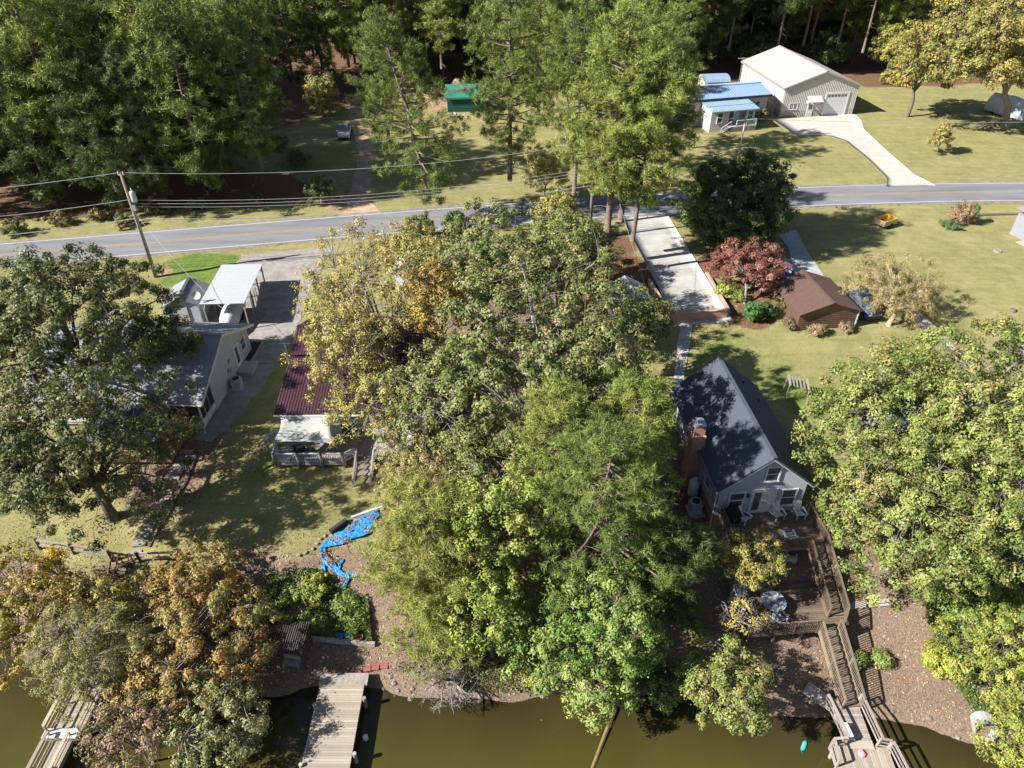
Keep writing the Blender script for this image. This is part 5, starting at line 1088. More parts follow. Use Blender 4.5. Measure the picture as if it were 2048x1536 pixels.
for (u0, v0, u1, v1) in ((1658, 1135, 1740, 1128), (1668, 1215, 1785, 1205)):
    a_, b_ = W(u0, v0), W(u1, v1); beam("terrace_board", t, a_ + Vector((0, 0, .05)), b_ + Vector((0, 0, .05)), .5, .1, M_LUMBG)
t = thing("stump", "weathered round stump ring on the right lawn", "stump", W(1995, 503)); MB().lathe([(.5, -.05), (.42, .12), (.36, .2), (.1, .16)], 11).build("stump_body", M_BARKL, t)
t = thing("stump", "small reddish stump on the lawn below the weeping tree", "stump", W(2025, 622)); MB().lathe([(.4, -.05), (.3, .15), (.22, .28), (.06, .22)], 9).build("stump_body", M_BARK, t)
t = thing("boundary_log", "long dark log lying in the grass right of the pink bush", "log"); MB().tube([W(1955, 431) + Vector((0, 0, .1)), W(2060, 429) + Vector((0, 0, .1))], .16, 7).build("trunk", M_BARK, t)

# ------------------------------------------------------------------ trees
def tubes_np(paths, n):
    """paths: list of (pts (k,3), radii (k,)) -> one vertex / quad array"""
    V, Fc, base = [], [], 0
    ang = 2 * np.pi * np.arange(n) / n; ca, sa = np.cos(ang), np.sin(ang)
    for P, rd in paths:
        k = len(P); d = np.gradient(P, axis=0); d /= np.linalg.norm(d, axis=1, keepdims=True) + 1e-9
        ref = np.array([0.31, 0.2, 0.93]) if abs(d[:, 2]).mean() < .75 else np.array([1, .13, .05])
        a = np.cross(d, ref); a /= np.linalg.norm(a, axis=1, keepdims=True) + 1e-9; b = np.cross(d, a)
        V.append((P[:, None] + (a[:, None] * ca[None, :, None] + b[:, None] * sa[None, :, None]) * rd[:, None, None]).reshape(-1, 3))
        i = np.arange(k - 1)[:, None] * n; j = np.arange(n)[None]; j2 = (j + 1) % n
        Fc.append(np.stack([i + j, i + j2, i + n + j2, i + n + j], -1).reshape(-1, 4) + base); base += k * n
    return np.concatenate(V), np.concatenate(Fc)
def merge(parts):
    V, F_, b = [], [], 0
    for v, f in parts: V.append(v); F_.append(f + b); b += len(v)
    return np.concatenate(V), np.concatenate(F_)
def bez(a, c, b, k):
    t = np.linspace(0, 1, k)[:, None]; return a * (1 - t) ** 2 + 2 * c * t * (1 - t) + b * t ** 2
def unit(v): return v / (np.linalg.norm(v, axis=-1, keepdims=True) + 1e-9)
def leaves(rng, pos, nrm, ln, wd, cols, down=0.0):
    """one small folded leaf per position"""
    n = len(pos); nrm = unit(nrm); t = rng.normal(size=(n, 3)); t[:, 2] -= down * 2; t -= nrm * (t * nrm).sum(1, keepdims=True); t = unit(t); s = np.cross(nrm, t)
    L = ln * rng.uniform(.65, 1.25, (n, 1)); Wd = wd * rng.uniform(.7, 1.2, (n, 1))
    v = np.stack([pos - t * L * .4 - s * Wd * .55, pos - t * L * .4 + s * Wd * .55, pos + t * L * .6 - nrm * L * .1], 1)
    f = np.arange(n * 3).reshape(n, 3)
    return v.reshape(-1, 3), f, np.repeat(cols, 3, 0)
def pick_cols(rng, cen, nleaf, pal, patch, mixr=.22):
    """palette colour per clump in patches, with single leaves of other colours"""
    pal = np.array(pal, float); k = len(pal); n = len(cen)
    q = vnoise(cen[:, 0], cen[:, 1] + cen[:, 2] * .7, patch, int(rng.integers(40, 60))) * .75 + rng.random(n) * .35
    idx = np.clip((q * 1.0 * k).astype(int), 0, k - 1); idx = np.repeat(idx, nleaf); sw = rng.random(len(idx)) < mixr; idx[sw] = rng.integers(0, k, sw.sum())
    c = 1.3 * pal[idx] * np.repeat(rng.uniform(.8, 1.18, (n, 1)), nleaf, 0) * rng.uniform(.72, 1.25, (len(idx), 1)); c *= 1 + rng.normal(0, .05, c.shape); m_ = c.mean(1, keepdims=True); c = m_ + (c - m_) * 1.05; return np.clip(c * 1.08, .004, .9)
def decid(seed, R_, rz, zc, lean=(0, 0), nc=220, nl=70, leaf=.24, cr=.7, pal=((.1, .12, .035),), r0=.28, limbs=8, inner=.35, patch=3.0, trunk_k=.5, twig=.02, droop=0.0, bare=0.0, lowcut=-.55, twigs=0, lobes=9, wdk=.6, mixr=.22):
    nl = max(3, int(nl * 1.38)); leaf *= .94; cr *= .9; limbs = int(limbs * 1.3); rng = np.random.default_rng(seed); cen0 = np.array([lean[0], lean[1], zc])
    d = unit(rng.normal(size=(nc * 3, 3))); d = d[d[:, 2] > lowcut][:nc]; nc = len(d)
    lb = unit(rng.normal(size=(lobes, 3))); mlt = np.clip(.84 + (.38 * np.exp(7 * (d @ lb.T - 1))).sum(1), .8, 1.24)
    rad = rng.uniform(inner ** 2, 1, nc) ** .5
    C = cen0 + d * (rad * mlt)[:, None] * np.array([R_, R_, rz]); C[:, 2] = np.maximum(C[:, 2], .3 + .2 * rng.random(nc))
    if droop: C[:, 2] -= droop * (np.hypot(C[:, 0] - lean[0], C[:, 1] - lean[1]) / R_) ** 2 * rz * .6; C[:, 2] = np.maximum(C[:, 2], .3)
    # wood: trunk, limbs, branchlets
    fork = max(.4, (zc - rz * .55) * trunk_k + .2); top = np.array([lean[0], lean[1], zc + rz * .45])
    kt = 9; tr = bez(np.array([0, 0, -.3]), np.array([lean[0] * .2, lean[1] * .2, zc * .55]), top, kt) + np.concatenate([[[0, 0, 0]], rng.normal(0, .12 * min(1, R_ / 4), (kt - 1, 3))]); tr_r = r0 * np.linspace(1.05, .16, kt) ** 1.15; tr_r[0] *= 1.25
    big, small, nodes = [(tr, tr_r)], [], [tr[2:]]
    for i in range(limbs):
        tgt = C[rng.integers(nc)] * 1.0; tgt = cen0 + (tgt - cen0) * rng.uniform(.7, .95); ti = int(np.clip(np.searchsorted(tr[:, 2], max(fork, tgt[2] * .45 - .3)), 1, kt - 2)); st_ = tr[ti]
        midp = st_ * .45 + tgt * .55 + np.array([0, 0, .18 * np.linalg.norm(tgt - st_)]) * (1 if tgt[2] > st_[2] - 1 else -.2) + rng.normal(0, .25 * min(1, R_ / 4), 3)
        P = bez(st_, midp, tgt, 8); P[1:-1] += rng.normal(0, .07 * min(1, R_ / 4), (6, 3)); big.append((P, np.linspace(tr_r[ti] * .62, .03 + twig * .4, 8))); nodes.append(P[2:])
    nodes = np.concatenate([np.concatenate([a_, (a_[:-1] + a_[1:]) / 2, a_[:-1] * .75 + a_[1:] * .25, a_[:-1] * .25 + a_[1:] * .75]) for a_ in nodes])
    nn = nodes[np.argmin(((C[:, None] - nodes[None]) ** 2).sum(-1) + .35 * np.maximum(0, nodes[None, :, 2] - C[:, None, 2]) ** 2, 1)]
    for i in range(nc):
        a, b = nn[i], C[i]; mp = a * .5 + b * .5 + np.array([0, 0, .1 * np.linalg.norm(b - a)]) + rng.normal(0, .2, 3) * np.linalg.norm(b - a)
        small.append((bez(a, mp, b, 4), np.linspace(twig * 1.2, twig * .4, 4)))
        for _ in range(twigs):
            e = b + unit(rng.normal(size=3) + unit(b - a) * .8) * cr * rng.uniform(.7, 1.5); small.append((np.stack([b * .4 + mp * .6 * 1.0 + 0 * b, (b + e) / 2, e]) if False else np.stack([b, (b + e) / 2 + rng.normal(0, .05, 3), e]), np.array([twig * .6, twig * .45, twig * .25])))
    wood = merge([tubes_np(big, 7), tubes_np(small, 3)])
    keep = C[rng.random(nc) >= bare]; n = len(keep)
    off_ = rng.normal(size=(n, nl, 3)); off_ = unit(off_) * rng.uniform(.1, 1, (n, nl, 1)) ** .5 * (cr * rng.uniform(.55, 1.25, (n, 1, 1))) * np.array([1.0, 1.0, .75]); off_ *= 1 + .25 * rng.normal(size=(n, nl, 1)) ** 2 * (rng.random((n, nl, 1)) < .25)
    pos = (keep[:, None] + off_).reshape(-1, 3)
    if droop: pos[:, 2] -= np.abs(rng.normal(0, droop * .5, len(pos)))
    pos[:, 2] = np.maximum(pos[:, 2], .05)
    outv = unit(pos - cen0); nr = outv * .45 + np.array([0, 0, .5]) + unit(off_.reshape(-1, 3)) * 1.05 + rng.normal(0, .36, pos.shape)
    cv = pick_cols(rng, keep, nl, pal, patch, mixr)
    lv = leaves(rng, pos, nr, leaf, leaf * wdk, cv, droop)
    return wood, lv
def pine(seed, H, R_, cf=.5, nb=70, tufts=9, nd=12, nlen=.42, nw=.05, pal=((.085, .115, .03),), r0=.24, lean=(0, 0), dead=6, topk=.75, bend=.25):
    rng = np.random.default_rng(seed); kt = 12; z = np.linspace(-.3, H, kt)
    tr = np.stack([lean[0] * (z / H) ** 1.2 + np.cumsum(rng.normal(0, bend * .35, kt)) * .6 * (z > 1), lean[1] * (z / H) ** 1.2 + np.cumsum(rng.normal(0, bend * .35, kt)) * .6 * (z > 1), z], -1); tr_r = r0 * np.linspace(1.1, .15, kt)
    big, small, cent, dirs = [(tr, tr_r)], [], [], []
    z0 = H * (1 - cf)
    for i in range(nb):
        f = (i + rng.random()) / nb; zz = z0 + (H * .985 - z0) * f; prof = (np.clip(f / .22, .35, 1)) * (1 - max(0, (f - .45) / .55)) ** topk; L = max(.5, R_ * (prof * .92 + .1) * rng.uniform(.55, 1.12))
        a = i * 2.4 + rng.normal(0, .5); c = np.array([np.interp(zz, z, tr[:, 0]), np.interp(zz, z, tr[:, 1]), zz]); dv = np.array([math.cos(a), math.sin(a), 0]); rise = L * (-.12 + .55 * f + rng.normal(0, .08))
        e = c + dv * L + np.array([0, 0, rise]); mid = c + dv * L * .55 + np.array([0, 0, rise * .25 - .06 * L]) + rng.normal(0, .08, 3) * L * .3; P = bez(c, mid, e, 6)
        big.append((P, np.linspace(.028 + .016 * L, .012, 6)))
        npuff = 1 + int(rng.random() < .75) + int(L > .62 * R_); per = max(3, int(tufts * (L / R_ + .25) * rng.uniform(.8, 1.2) / npuff))
        for h in range(npuff):
            t_ = 1 - (.5 * h + .18 * rng.random()) * .62; q = P[0] * (1 - t_) ** 2 + 2 * mid * t_ * (1 - t_) + e * t_ ** 2
            pc = q + np.cross(dv, [0, 0, 1]) * rng.normal(0, 1) * .3 * L * (1.1 - t_) + np.array([0, 0, .15]); pr = (.17 * R_ + .16) * rng.uniform(.7, 1.2); small.append((np.stack([q, pc]), np.array([.018, .01])))
            for k in range(per):
                o_ = unit(rng.normal(size=3)) * rng.random() ** .4 * pr * np.array([1, 1, .62]); cent.append(pc + o_); dirs.append(unit(unit(o_) * .9 + dv * .3 + np.array([0, 0, .55])))
    for i in range(dead):
        zz = z0 * rng.uniform(.55, 1); a = rng.uniform(0, 6.28); c = np.array([np.interp(zz, z, tr[:, 0]), np.interp(zz, z, tr[:, 1]), zz]); L = rng.uniform(.6, 2.0); big.append((bez(c, c + np.array([math.cos(a) * L * .6, math.sin(a) * L * .6, .1]), c + np.array([math.cos(a) * L, math.sin(a) * L, rng.uniform(-.5, .1)]), 4), np.linspace(.04, .012, 4)))
    wood = merge([tubes_np(big, 6), tubes_np(small, 3)])
    cent = np.array(cent); dirs = np.array(dirs); n = len(cent)
    d = unit(dirs[:, None] * .35 + rng.normal(0, .8, (n, nd, 3)) + np.array([0, 0, .15])).reshape(-1, 3); p = np.repeat(cent, nd, 0) + rng.normal(0, nlen * .3, (n * nd, 3)); nf = np.repeat(dirs, nd, 0) + rng.normal(0, .45, (n * nd, 3)); s = unit(np.cross(d, nf)) * nw * rng.uniform(.7, 1.3, (n * nd, 1)); L = nlen * rng.uniform(.6, 1.2, (n * nd, 1))
    v = np.stack([p - s, p + s, p + d * L], 1).reshape(-1, 3); f = np.arange(n * nd * 3).reshape(-1, 3)
    cv = pick_cols(rng, cent, nd, pal, 3.5, .15)
    return wood, (v, f, np.repeat(cv, 3, 0))
def tree_meshes(gen, bark, leafm, nm):
    (wv, wf), (lv, lf, lc) = gen
    return np_mesh(nm + "_wood", wv, wf, bark, None, True), np_mesh(nm + "_leaves", lv, lf, leafm, lc)
def plant(name, label, cat, loc, meshes, rz=0, s=1.0, group=None, pn=("trunk", "crown")):
    t = thing(name, label, cat, loc, rz, group); t.scale = (s, s, s)
    link(pn[0], meshes[0], t); link(pn[1], meshes[1], t); return t
def tree_at(label, u, v, zc, R_, rz, seed, pal, name="tree", bark=None, lean=(0, 0), cat="tree", group=None, base=None, leafm=None, pn=("trunk", "crown"), **kw):
    c = W(u, v, zc)
    bx, by = (c.x - lean[0], c.y - lean[1]) if base is None else base
    if base is not None: lean = (c.x - bx, c.y - by)
    bz = Tz(bx, by)
    ms = tree_meshes(decid(seed, R_, rz, zc - bz, lean, pal=pal, **kw), bark or M_BARK, leafm or M_LEAF, name)
    return plant(name, label, cat, (bx, by, bz), ms, group=group, pn=pn)
OAKD = ((.05, .067, .02), (.074, .089, .028), (.105, .112, .042), (.055, .072, .022), (.13, .118, .05))
OAKM = ((.08, .105, .03), (.115, .138, .042), (.15, .158, .058), (.095, .12, .036), (.185, .165, .07))
OAKL = ((.10, .137, .033), (.135, .168, .043), (.175, .19, .058), (.115, .145, .038), (.2, .178, .066))
YEL = ((.21, .205, .048), (.265, .235, .058), (.20, .2, .054), (.28, .22, .07), (.235, .195, .07))
ORG = ((.135, .15, .04), (.18, .175, .045), (.23, .195, .048), (.255, .185, .048), (.23, .14, .05))
LIME = ((.115, .16, .03), (.155, .20, .04), (.20, .225, .055), (.13, .16, .035))
GRN = ((.075, .125, .025), (.10, .155, .035), (.15, .195, .05), (.085, .125, .03))
# left oaks
tree_at("big dark oak standing behind the grey house roof at far left", 125, 640, 12.8, 7.4, 5.8, 101, OAKD, "oak_tree", nc=360, nl=90, r0=.45, limbs=12, leaf=.25, cr=.78)
tree_at("big dark oak spreading over the near left lawn", 150, 880, 10.6, 6.9, 5.8, 102, OAKD, "oak_tree", lowcut=-.85, nc=360, nl=90, r0=.42, limbs=12, leaf=.23, cr=.75)
tree_at("dark oak limb crown reaching over the left house roof", 318, 685, 10.5, 2.5, 2.0, 103, OAKD, "oak_tree", lean=(3.4, .2), nc=75, nl=82, r0=.2, leaf=.23, limbs=5, cr=.6)
# centre oaks
tree_at("tall spreading oak with grey trunk in the middle of the yards", 1110, 715, 13.5, 7.8, 5.8, 111, OAKM, "oak_tree", base=(1.6, 39.8), nc=390, nl=73, r0=.42, limbs=12, leaf=.25, cr=.7, bark=M_BARKL, twigs=1, bare=.05)
tree_at("oak with olive crown in front of the road, left of the pine trunks", 965, 550, 13.0, 5.6, 5.2, 112, OAKM, "oak_tree", nc=230, nl=77, r0=.32, leaf=.26, cr=.72, bark=M_BARKL)
tree_at("oak with dense crown just left of the pine trunks by the drive", 1125, 545, 12.2, 4.6, 4.4, 113, OAKM, "oak_tree", nc=170, nl=77, r0=.28, leaf=.26, cr=.72, bark=M_BARKL)
tree_at("oak crown hanging over the small pale shed by the drive", 1265, 650, 10.5, 3.5, 2.9, 114, OAKM, "oak_tree", lean=(1.8, .5), nc=110, nl=73, r0=.25, leaf=.23, cr=.65, bark=M_BARKL)
tree_at("oak crown right of the maroon roof, below the orange leaves", 905, 800, 10.5, 4.8, 4.2, 115, OAKM, "oak_tree", nc=190, nl=73, r0=.28, leaf=.23, cr=.65, bark=M_BARKL)
tree_at("lower oak crown between the tall oak and the shingle roofed house", 1195, 835, 9.0, 4.0, 3.2, 116, OAKM, "oak_tree", nc=140, nl=69, r0=.22, leaf=.22, cr=.65, bark=M_BARKL)
tree_at("oak crown between the road saplings and the great pine trunks", 1130, 480, 11.0, 4.2, 3.4, 117, OAKM, "oak_tree", nc=150, nl=75, r0=.24, leaf=.26, cr=.7, bark=M_BARKL)
# sparse yellow tree
tree_at("yellow green branches over the left slope of the maroon roof", 695, 690, 11.0, 3.8, 3.2, 128, YEL, "elm_tree", base=(-9.0, 45.2), nc=130, nl=42, r0=.2, limbs=9, leaf=.19, cr=.6, bark=M_BARKL, twigs=3, twig=.026)
tree_at("tall sparse yellow green tree with white limbs over the maroon roof", 735, 600, 13.0, 6.4, 5.6, 121, YEL, "elm_tree", base=(-8.8, 45.6), nc=300, nl=41, r0=.3, limbs=13, leaf=.2, cr=.7, bark=M_BARKL, twigs=3, bare=.08, twig=.03, inner=.3)
tree_at("lower yellow green branches hanging over the sail and maroon roof", 740, 800, 9.0, 4.0, 2.9, 122, YEL, "elm_tree", base=(-8.4, 44.6), nc=170, nl=40, r0=.18, limbs=9, leaf=.18, cr=.55, bark=M_BARKL, twigs=3, bare=.1, twig=.026)
tree_at("slender orange leaved tree between the yellow tree and the oaks", 866, 605, 14.0, 2.5, 3.4, 123, ORG[2:], "maple_tree", nc=90, nl=60, r0=.15, leaf=.2, cr=.6)
tree_at("pale yellow green tree in front of the road above the white shed", 820, 505, 10.0, 3.8, 2.8, 124, YEL, "elm_tree", nc=120, nl=47, r0=.18, leaf=.22, bark=M_BARKL, twigs=1)
tree_at("tan leaved sapling below the grey deck stairs", 850, 950, 7.0, 3.2, 2.8, 125, ((.24, .205, .08), (.215, .195, .075), (.19, .18, .055), (.27, .215, .105)), "elm_tree", nc=150, nl=52, r0=.13, leaf=.16, cr=.5, bark=M_BARKL, twigs=2)
tree_at("small tan sapling right of the grey deck stairs", 800, 900, 6.4, 2.0, 2.0, 126, ((.24, .205, .08), (.22, .19, .075), (.19, .18, .055)), "elm_tree", nc=70, nl=40, r0=.1, leaf=.16, cr=.45, bark=M_BARKL, twigs=2)
tree_at("olive green tree between the tan sapling and the tall oak", 985, 930, 8.0, 3.6, 3.4, 127, OAKM, "oak_tree", nc=120, nl=69, r0=.18, leaf=.21, cr=.62)
# waterside trees centre
tree_at("lime green tree in the middle of the lakeside thicket", 985, 1075, 8.6, 3.2, 4.4, 131, LIME, "sweetgum_tree", nc=180, nl=77, r0=.2, leaf=.19, cr=.55)
tree_at("lime green tree with low branches above the shore fence", 985, 1210, 6.2, 2.6, 3.2, 132, LIME, "sweetgum_tree", nc=130, nl=73, r0=.15, leaf=.18, cr=.5)
tree_at("green sweetgum leaning over the shore right of centre", 1225, 1235, 6.6, 3.5, 3.6, 133, GRN, "sweetgum_tree", nc=190, nl=77, r0=.18, leaf=.19, cr=.55)
tree_at("low green branch crown hanging over the water", 1190, 1370, 3.6, 2.3, 2.5, 134, ((.13, .18, .045), (.18, .22, .06), (.22, .25, .085), (.12, .16, .04)), "sweetgum_tree", lean=(-.2, -1.4), nc=100, nl=73, r0=.13, leaf=.18, cr=.5)
tree_at("dark green tree at the shaded shore behind the sweetgum", 1120, 1290, 4.6, 2.8, 2.8, 147, GRN, "sweetgum_tree", nc=120, nl=69, r0=.14, leaf=.19, cr=.55)
tree_at("yellow green tree over the water left of the stair dock", 1450, 1370, 3.9, 2.8, 2.2, 135, OAKL, "maple_tree", lean=(-.3, -.9), nc=130, nl=73, r0=.14, leaf=.17, cr=.48)
tree_at("small golden green tree with bare twigs beside the lower deck", 1498, 1125, 6.6, 1.9, 1.8, 136, ((.145, .15, .036), (.185, .175, .042), (.225, .19, .048), (.155, .15, .04)), "maple_tree", lean=(.6, .2), nc=75, nl=60, r0=.12, leaf=.17, cr=.45, twigs=2, bare=.1, bark=M_BARKB)
tree_at("bare pale branches with few leaves over the lower deck rail", 1478, 1225, 5.0, 1.5, 1.5, 137, ((.26, .22, .05), (.33, .24, .06)), "bare_tree", nc=60, nl=26, r0=.1, leaf=.16, cr=.4, twigs=3, bare=.7, twig=.022, bark=M_BARKB)
tree_at("small bare grey tree at the left corner of the upper deck", 1452, 1075, 5.2, 1.2, 1.4, 138, ((.26, .22, .05),), "bare_tree", nc=50, nl=4, r0=.09, leaf=.14, cr=.4, twigs=3, bare=.9, twig=.022, bark=M_BARKB)
tree_at("bare grey tree drooping into the water right of the centre dock", 890, 1375, 1.5, 1.8, 1.2, 139, ((.30, .22, .08),), "bare_tree", lean=(0, -1.2), nc=90, nl=3, r0=.1, leaf=.12, cr=.4, twigs=4, bare=.9, twig=.018, bark=M_BARKB, droop=.3)
tree_at("bare grey brush on the shore above the drooping bare tree", 860, 1300, 1.8, 1.9, 1.0, 148, ((.30, .22, .08), (.2, .2, .06)), "bare_tree", nc=90, nl=6, r0=.08, leaf=.13, cr=.4, twigs=4, bare=.7, twig=.016, bark=M_BARKB)
# right oaks
tree_at("bright green oak beside the dark shingle roof", 1745, 830, 11.0, 4.8, 4.6, 141, OAKL, "oak_tree", lowcut=-.8, nc=230, nl=90, r0=.32, leaf=.22, cr=.68, bark=M_BARKL)
tree_at("bright green oak at the right edge above the canopy", 1930, 800, 12.0, 6.4, 5.0, 142, OAKL, "oak_tree", nc=310, nl=90, r0=.36, leaf=.23, cr=.72, bark=M_BARKL)
tree_at("bright green oak leaning over the upper deck rail", 1812, 1030, 9.0, 5.2, 4.8, 143, OAKL, "oak_tree", lowcut=-.9, lean=(-1.0, -.3), nc=280, nl=90, r0=.34, leaf=.21, cr=.66, bark=M_BARKL)
tree_at("bright green oak low at the right edge above the leaf litter", 1985, 1020, 9.0, 5.2, 4.6, 144, OAKL, "oak_tree", nc=260, nl=90, r0=.34, leaf=.21, cr=.68, bark=M_BARKL)
tree_at("yellow leaved tree at the lower right corner by the culvert", 2015, 1310, 4.8, 3.2, 2.9, 145, ((.135, .17, .035), (.17, .195, .04), (.205, .205, .048), (.12, .155, .036)), "maple_tree", nc=170, nl=77, r0=.16, leaf=.17, cr=.5)
tree_at("yellow branch crown over the water at the right corner", 2040, 1470, 2.6, 1.9, 1.7, 146, ((.15, .175, .038), (.185, .195, .045), (.215, .2, .05)), "maple_tree", nc=80, nl=69, r0=.1, leaf=.16, cr=.45)
# lower left trees
MIX = ((.13, .14, .045), (.18, .165, .055), (.235, .18, .06), (.26, .16, .058), (.16, .155, .052))
tree_at("orange and yellow maple at the left edge of the shore", 50, 1215, 4.6, 3.8, 3.2, 151, ORG, "maple_tree", nc=230, nl=69, r0=.17, leaf=.17, cr=.48, twigs=1, patch=2.2)
tree_at("small gold leaved sapling at the end of the rail fence", 105, 1125, 4.8, .9, 1.0, 152, ((.42, .26, .04), (.38, .27, .05)), "maple_tree", nc=26, nl=39, r0=.07, leaf=.16, cr=.4, cat="sapling")
tree_at("orange maple below the split rail fence", 385, 1165, 3.9, 2.9, 1.8, 153, ORG[2:] + ((.2, .18, .05),), "maple_tree", nc=160, nl=60, r0=.15, leaf=.17, cr=.48, twigs=1)
tree_at("olive feathery cypress leaning over the left dock", 185, 1320, 4.2, 3.1, 3.6, 154, ((.14, .145, .05), (.18, .175, .06), (.21, .195, .08)), "cypress_tree", nc=260, nl=82, r0=.16, leaf=.15, cr=.48, bark=M_BARKB, twigs=1, wdk=.3)
tree_at("brown green tree with grey twigs left of the arbor", 390, 1300, 3.4, 4.2, 3.0, 155, MIX, "gum_tree", nc=330, nl=78, r0=.17, leaf=.17, cr=.48, twigs=2, bare=.06, bark=M_BARKB, patch=2.0)
tree_at("yellow green tree filling the shore between the orange maples", 215, 1225, 3.6, 2.8, 2.4, 158, ((.16, .165, .042), (.21, .19, .05), (.25, .2, .055), (.14, .15, .045)), "maple_tree", nc=130, nl=62, r0=.13, leaf=.17, cr=.5, twigs=1, bark=M_BARKB)
tree_at("rust tinged tree at the right end of the shore trees, beside the arbor", 490, 1280, 2.6, 1.9, 2.0, 159, MIX, "gum_tree", nc=90, nl=62, r0=.1, leaf=.16, cr=.46, twigs=1, bark=M_BARKB)
tree_at("mottled brown and yellow tree at the very bottom left of centre", 345, 1400, 2.6, 2.3, 2.2, 160, MIX, "gum_tree", lean=(0, -.5), nc=120, nl=62, r0=.1, leaf=.16, cr=.46, twigs=1, bark=M_BARKB)
tree_at("reddish pink leaved tree over the water at bottom left", 265, 1470, 3.2, 2.3, 2.1, 156, ((.20, .12, .075), (.22, .15, .1), (.15, .14, .06), (.25, .17, .11)), "gum_tree", nc=110, nl=60, r0=.11, leaf=.16, cr=.45, twigs=2, bark=M_BARKB)
tree_at("dull green tree over the water left of the centre dock", 440, 1425, 2.6, 2.9, 2.1, 157, ((.12, .14, .05), (.17, .18, .075), (.22, .21, .1), (.14, .15, .06)), "gum_tree", lean=(0, -.6), nc=170, nl=69, r0=.13, leaf=.16, cr=.48, twigs=1, bark=M_BARKB)
# right yard trees
tree_at("dense dark rounded holly beside the concrete drive", 1472, 405, 9.8, 6.6, 5.0, 161, ((.03, .052, .014), (.042, .066, .018), (.055, .085, .022), (.11, .12, .036)), "holly_tree", nc=440, nl=100, r0=.3, leaf=.3, cr=.85, lowcut=-.85, mixr=.1, inner=.55)
tree_at("red leaved japanese maple in front of the dark holly", 1495, 528, 8.0, 4.1, 2.1, 162, ((.17, .07, .05), (.14, .052, .04), (.21, .105, .075), (.13, .07, .042)), "maple_tree", base=(23.6, 62.5), nc=190, nl=75, r0=.17, leaf=.21, cr=.6, bark=M_BARKL, twigs=1)
tree_at("tan weeping tree on the lawn beside the brown garage", 1790, 575, 7.8, 4.2, 3.0, 163, ((.22, .18, .08), (.19, .165, .068), (.25, .2, .1), (.165, .145, .055)), "weeping_tree", base=(36.9, 58.8), nc=290, nl=70, r0=.28, limbs=12, leaf=.2, cr=.5, droop=.45, twigs=2, bark=mat("bark_tan", (.42, .33, .22), .9, .2, 3), wdk=.28, twig=.016)
tree_at("huge yellow and bronze maple with leaning trunk at the upper right", 1965, 100, 17.5, 9.6, 7.8, 164, ((.135, .145, .042), (.175, .17, .05), (.2, .16, .058), (.23, .2, .05), (.16, .145, .052)), "maple_tree", base=(80.5, 118.0), nc=420, nl=75, r0=.6, limbs=12, leaf=.4, cr=1.1, bark=M_BARKL, patch=5)
tree_at("bronze green maple left of the huge yellow maple", 1850, 120, 14.5, 5.6, 6.8, 165, ((.155, .145, .045), (.2, .16, .055), (.135, .145, .042), (.225, .16, .06)), "maple_tree", nc=210, nl=70, r0=.35, leaf=.4, cr=1.0, patch=4)
tree_at("small young tree alone on the lawn right of the garage drive", 1885, 275, 7.9, 1.5, 2.2, 166, ((.17, .17, .05), (.22, .2, .06), (.24, .19, .07)), "young_tree", nc=60, nl=55, r0=.09, leaf=.26, cr=.5)
tree_at("tan roadside sapling left of the great pines", 1090, 340, 9.2, 3.0, 3.8, 167, ((.27, .23, .08), (.22, .21, .07), (.31, .25, .1)), "sapling_tree", nc=130, nl=55, r0=.14, leaf=.24, cr=.62, twigs=1, bark=M_BARKL)
tree_at("pale green sapling between the road and the great pines", 1115, 425, 9.0, 2.6, 3.0, 168, ((.24, .23, .075), (.2, .2, .06), (.27, .23, .09)), "sapling_tree", nc=100, nl=55, r0=.12, leaf=.24, cr=.6, twigs=1, bark=M_BARKL)
# back deciduous
for k, (lab, u, v, zc, r_, rz, pal) in enumerate((("pale yellow green tree behind the white pickup", 730, 60, 15, 5, 6.5, ((.20, .21, .07), (.24, .23, .08), (.17, .19, .06))), ("silvery green tree at the top beside the green shed", 880, 40, 16, 4.4, 6.0, ((.16, .2, .085), (.2, .23, .11), (.13, .17, .07))),
        ("yellow topped tree behind the tall centre pine", 985, 50, 16, 4, 6, ((.24, .24, .07), (.19, .21, .06))), ("orange gold tree at the top left of the wood", 118, 35, 20, 2.8, 5, ((.40, .22, .05), (.34, .24, .06), (.2, .18, .06))), ("brown leaved tree near the left corner of the wood", 85, 120, 17, 2.8, 4, ((.2, .17, .06), (.26, .17, .06))),
        ("yellow green understorey tree at the wood edge right of the garage", 1790, 85, 12, 3.6, 4.4, ((.12, .14, .035), (.18, .18, .05), (.28, .25, .06))), ("dark understorey tree directly behind the big garage", 1720, 60, 12, 4.5, 5, ((.05, .07, .025), (.07, .09, .03))), ("yellowish understorey bush tree left of the dirt drive", 640, 190, 9, 2.6, 3.0, ((.2, .18, .05), (.26, .2, .06), (.14, .15, .05))),
        ("dark green understorey tree left of the big garage roof", 1440, 70, 11, 4.0, 4.5, ((.05, .07, .025), (.07, .09, .03))), ("dark understorey tree in the wood above the yellow shed", 1540, 45, 11, 4.0, 4.5, ((.045, .065, .022), (.065, .085, .03))), ("olive understorey tree right of the garage peak", 1650, 40, 12, 4.0, 4.5, ((.06, .075, .025), (.09, .1, .035))))):
    tree_at(lab, u, v, zc, r_, rz, 170 + k, pal, "woodland_tree", nc=int(9 * r_ * r_ + 30), nl=65, r0=.2, leaf=.38, cr=.95)
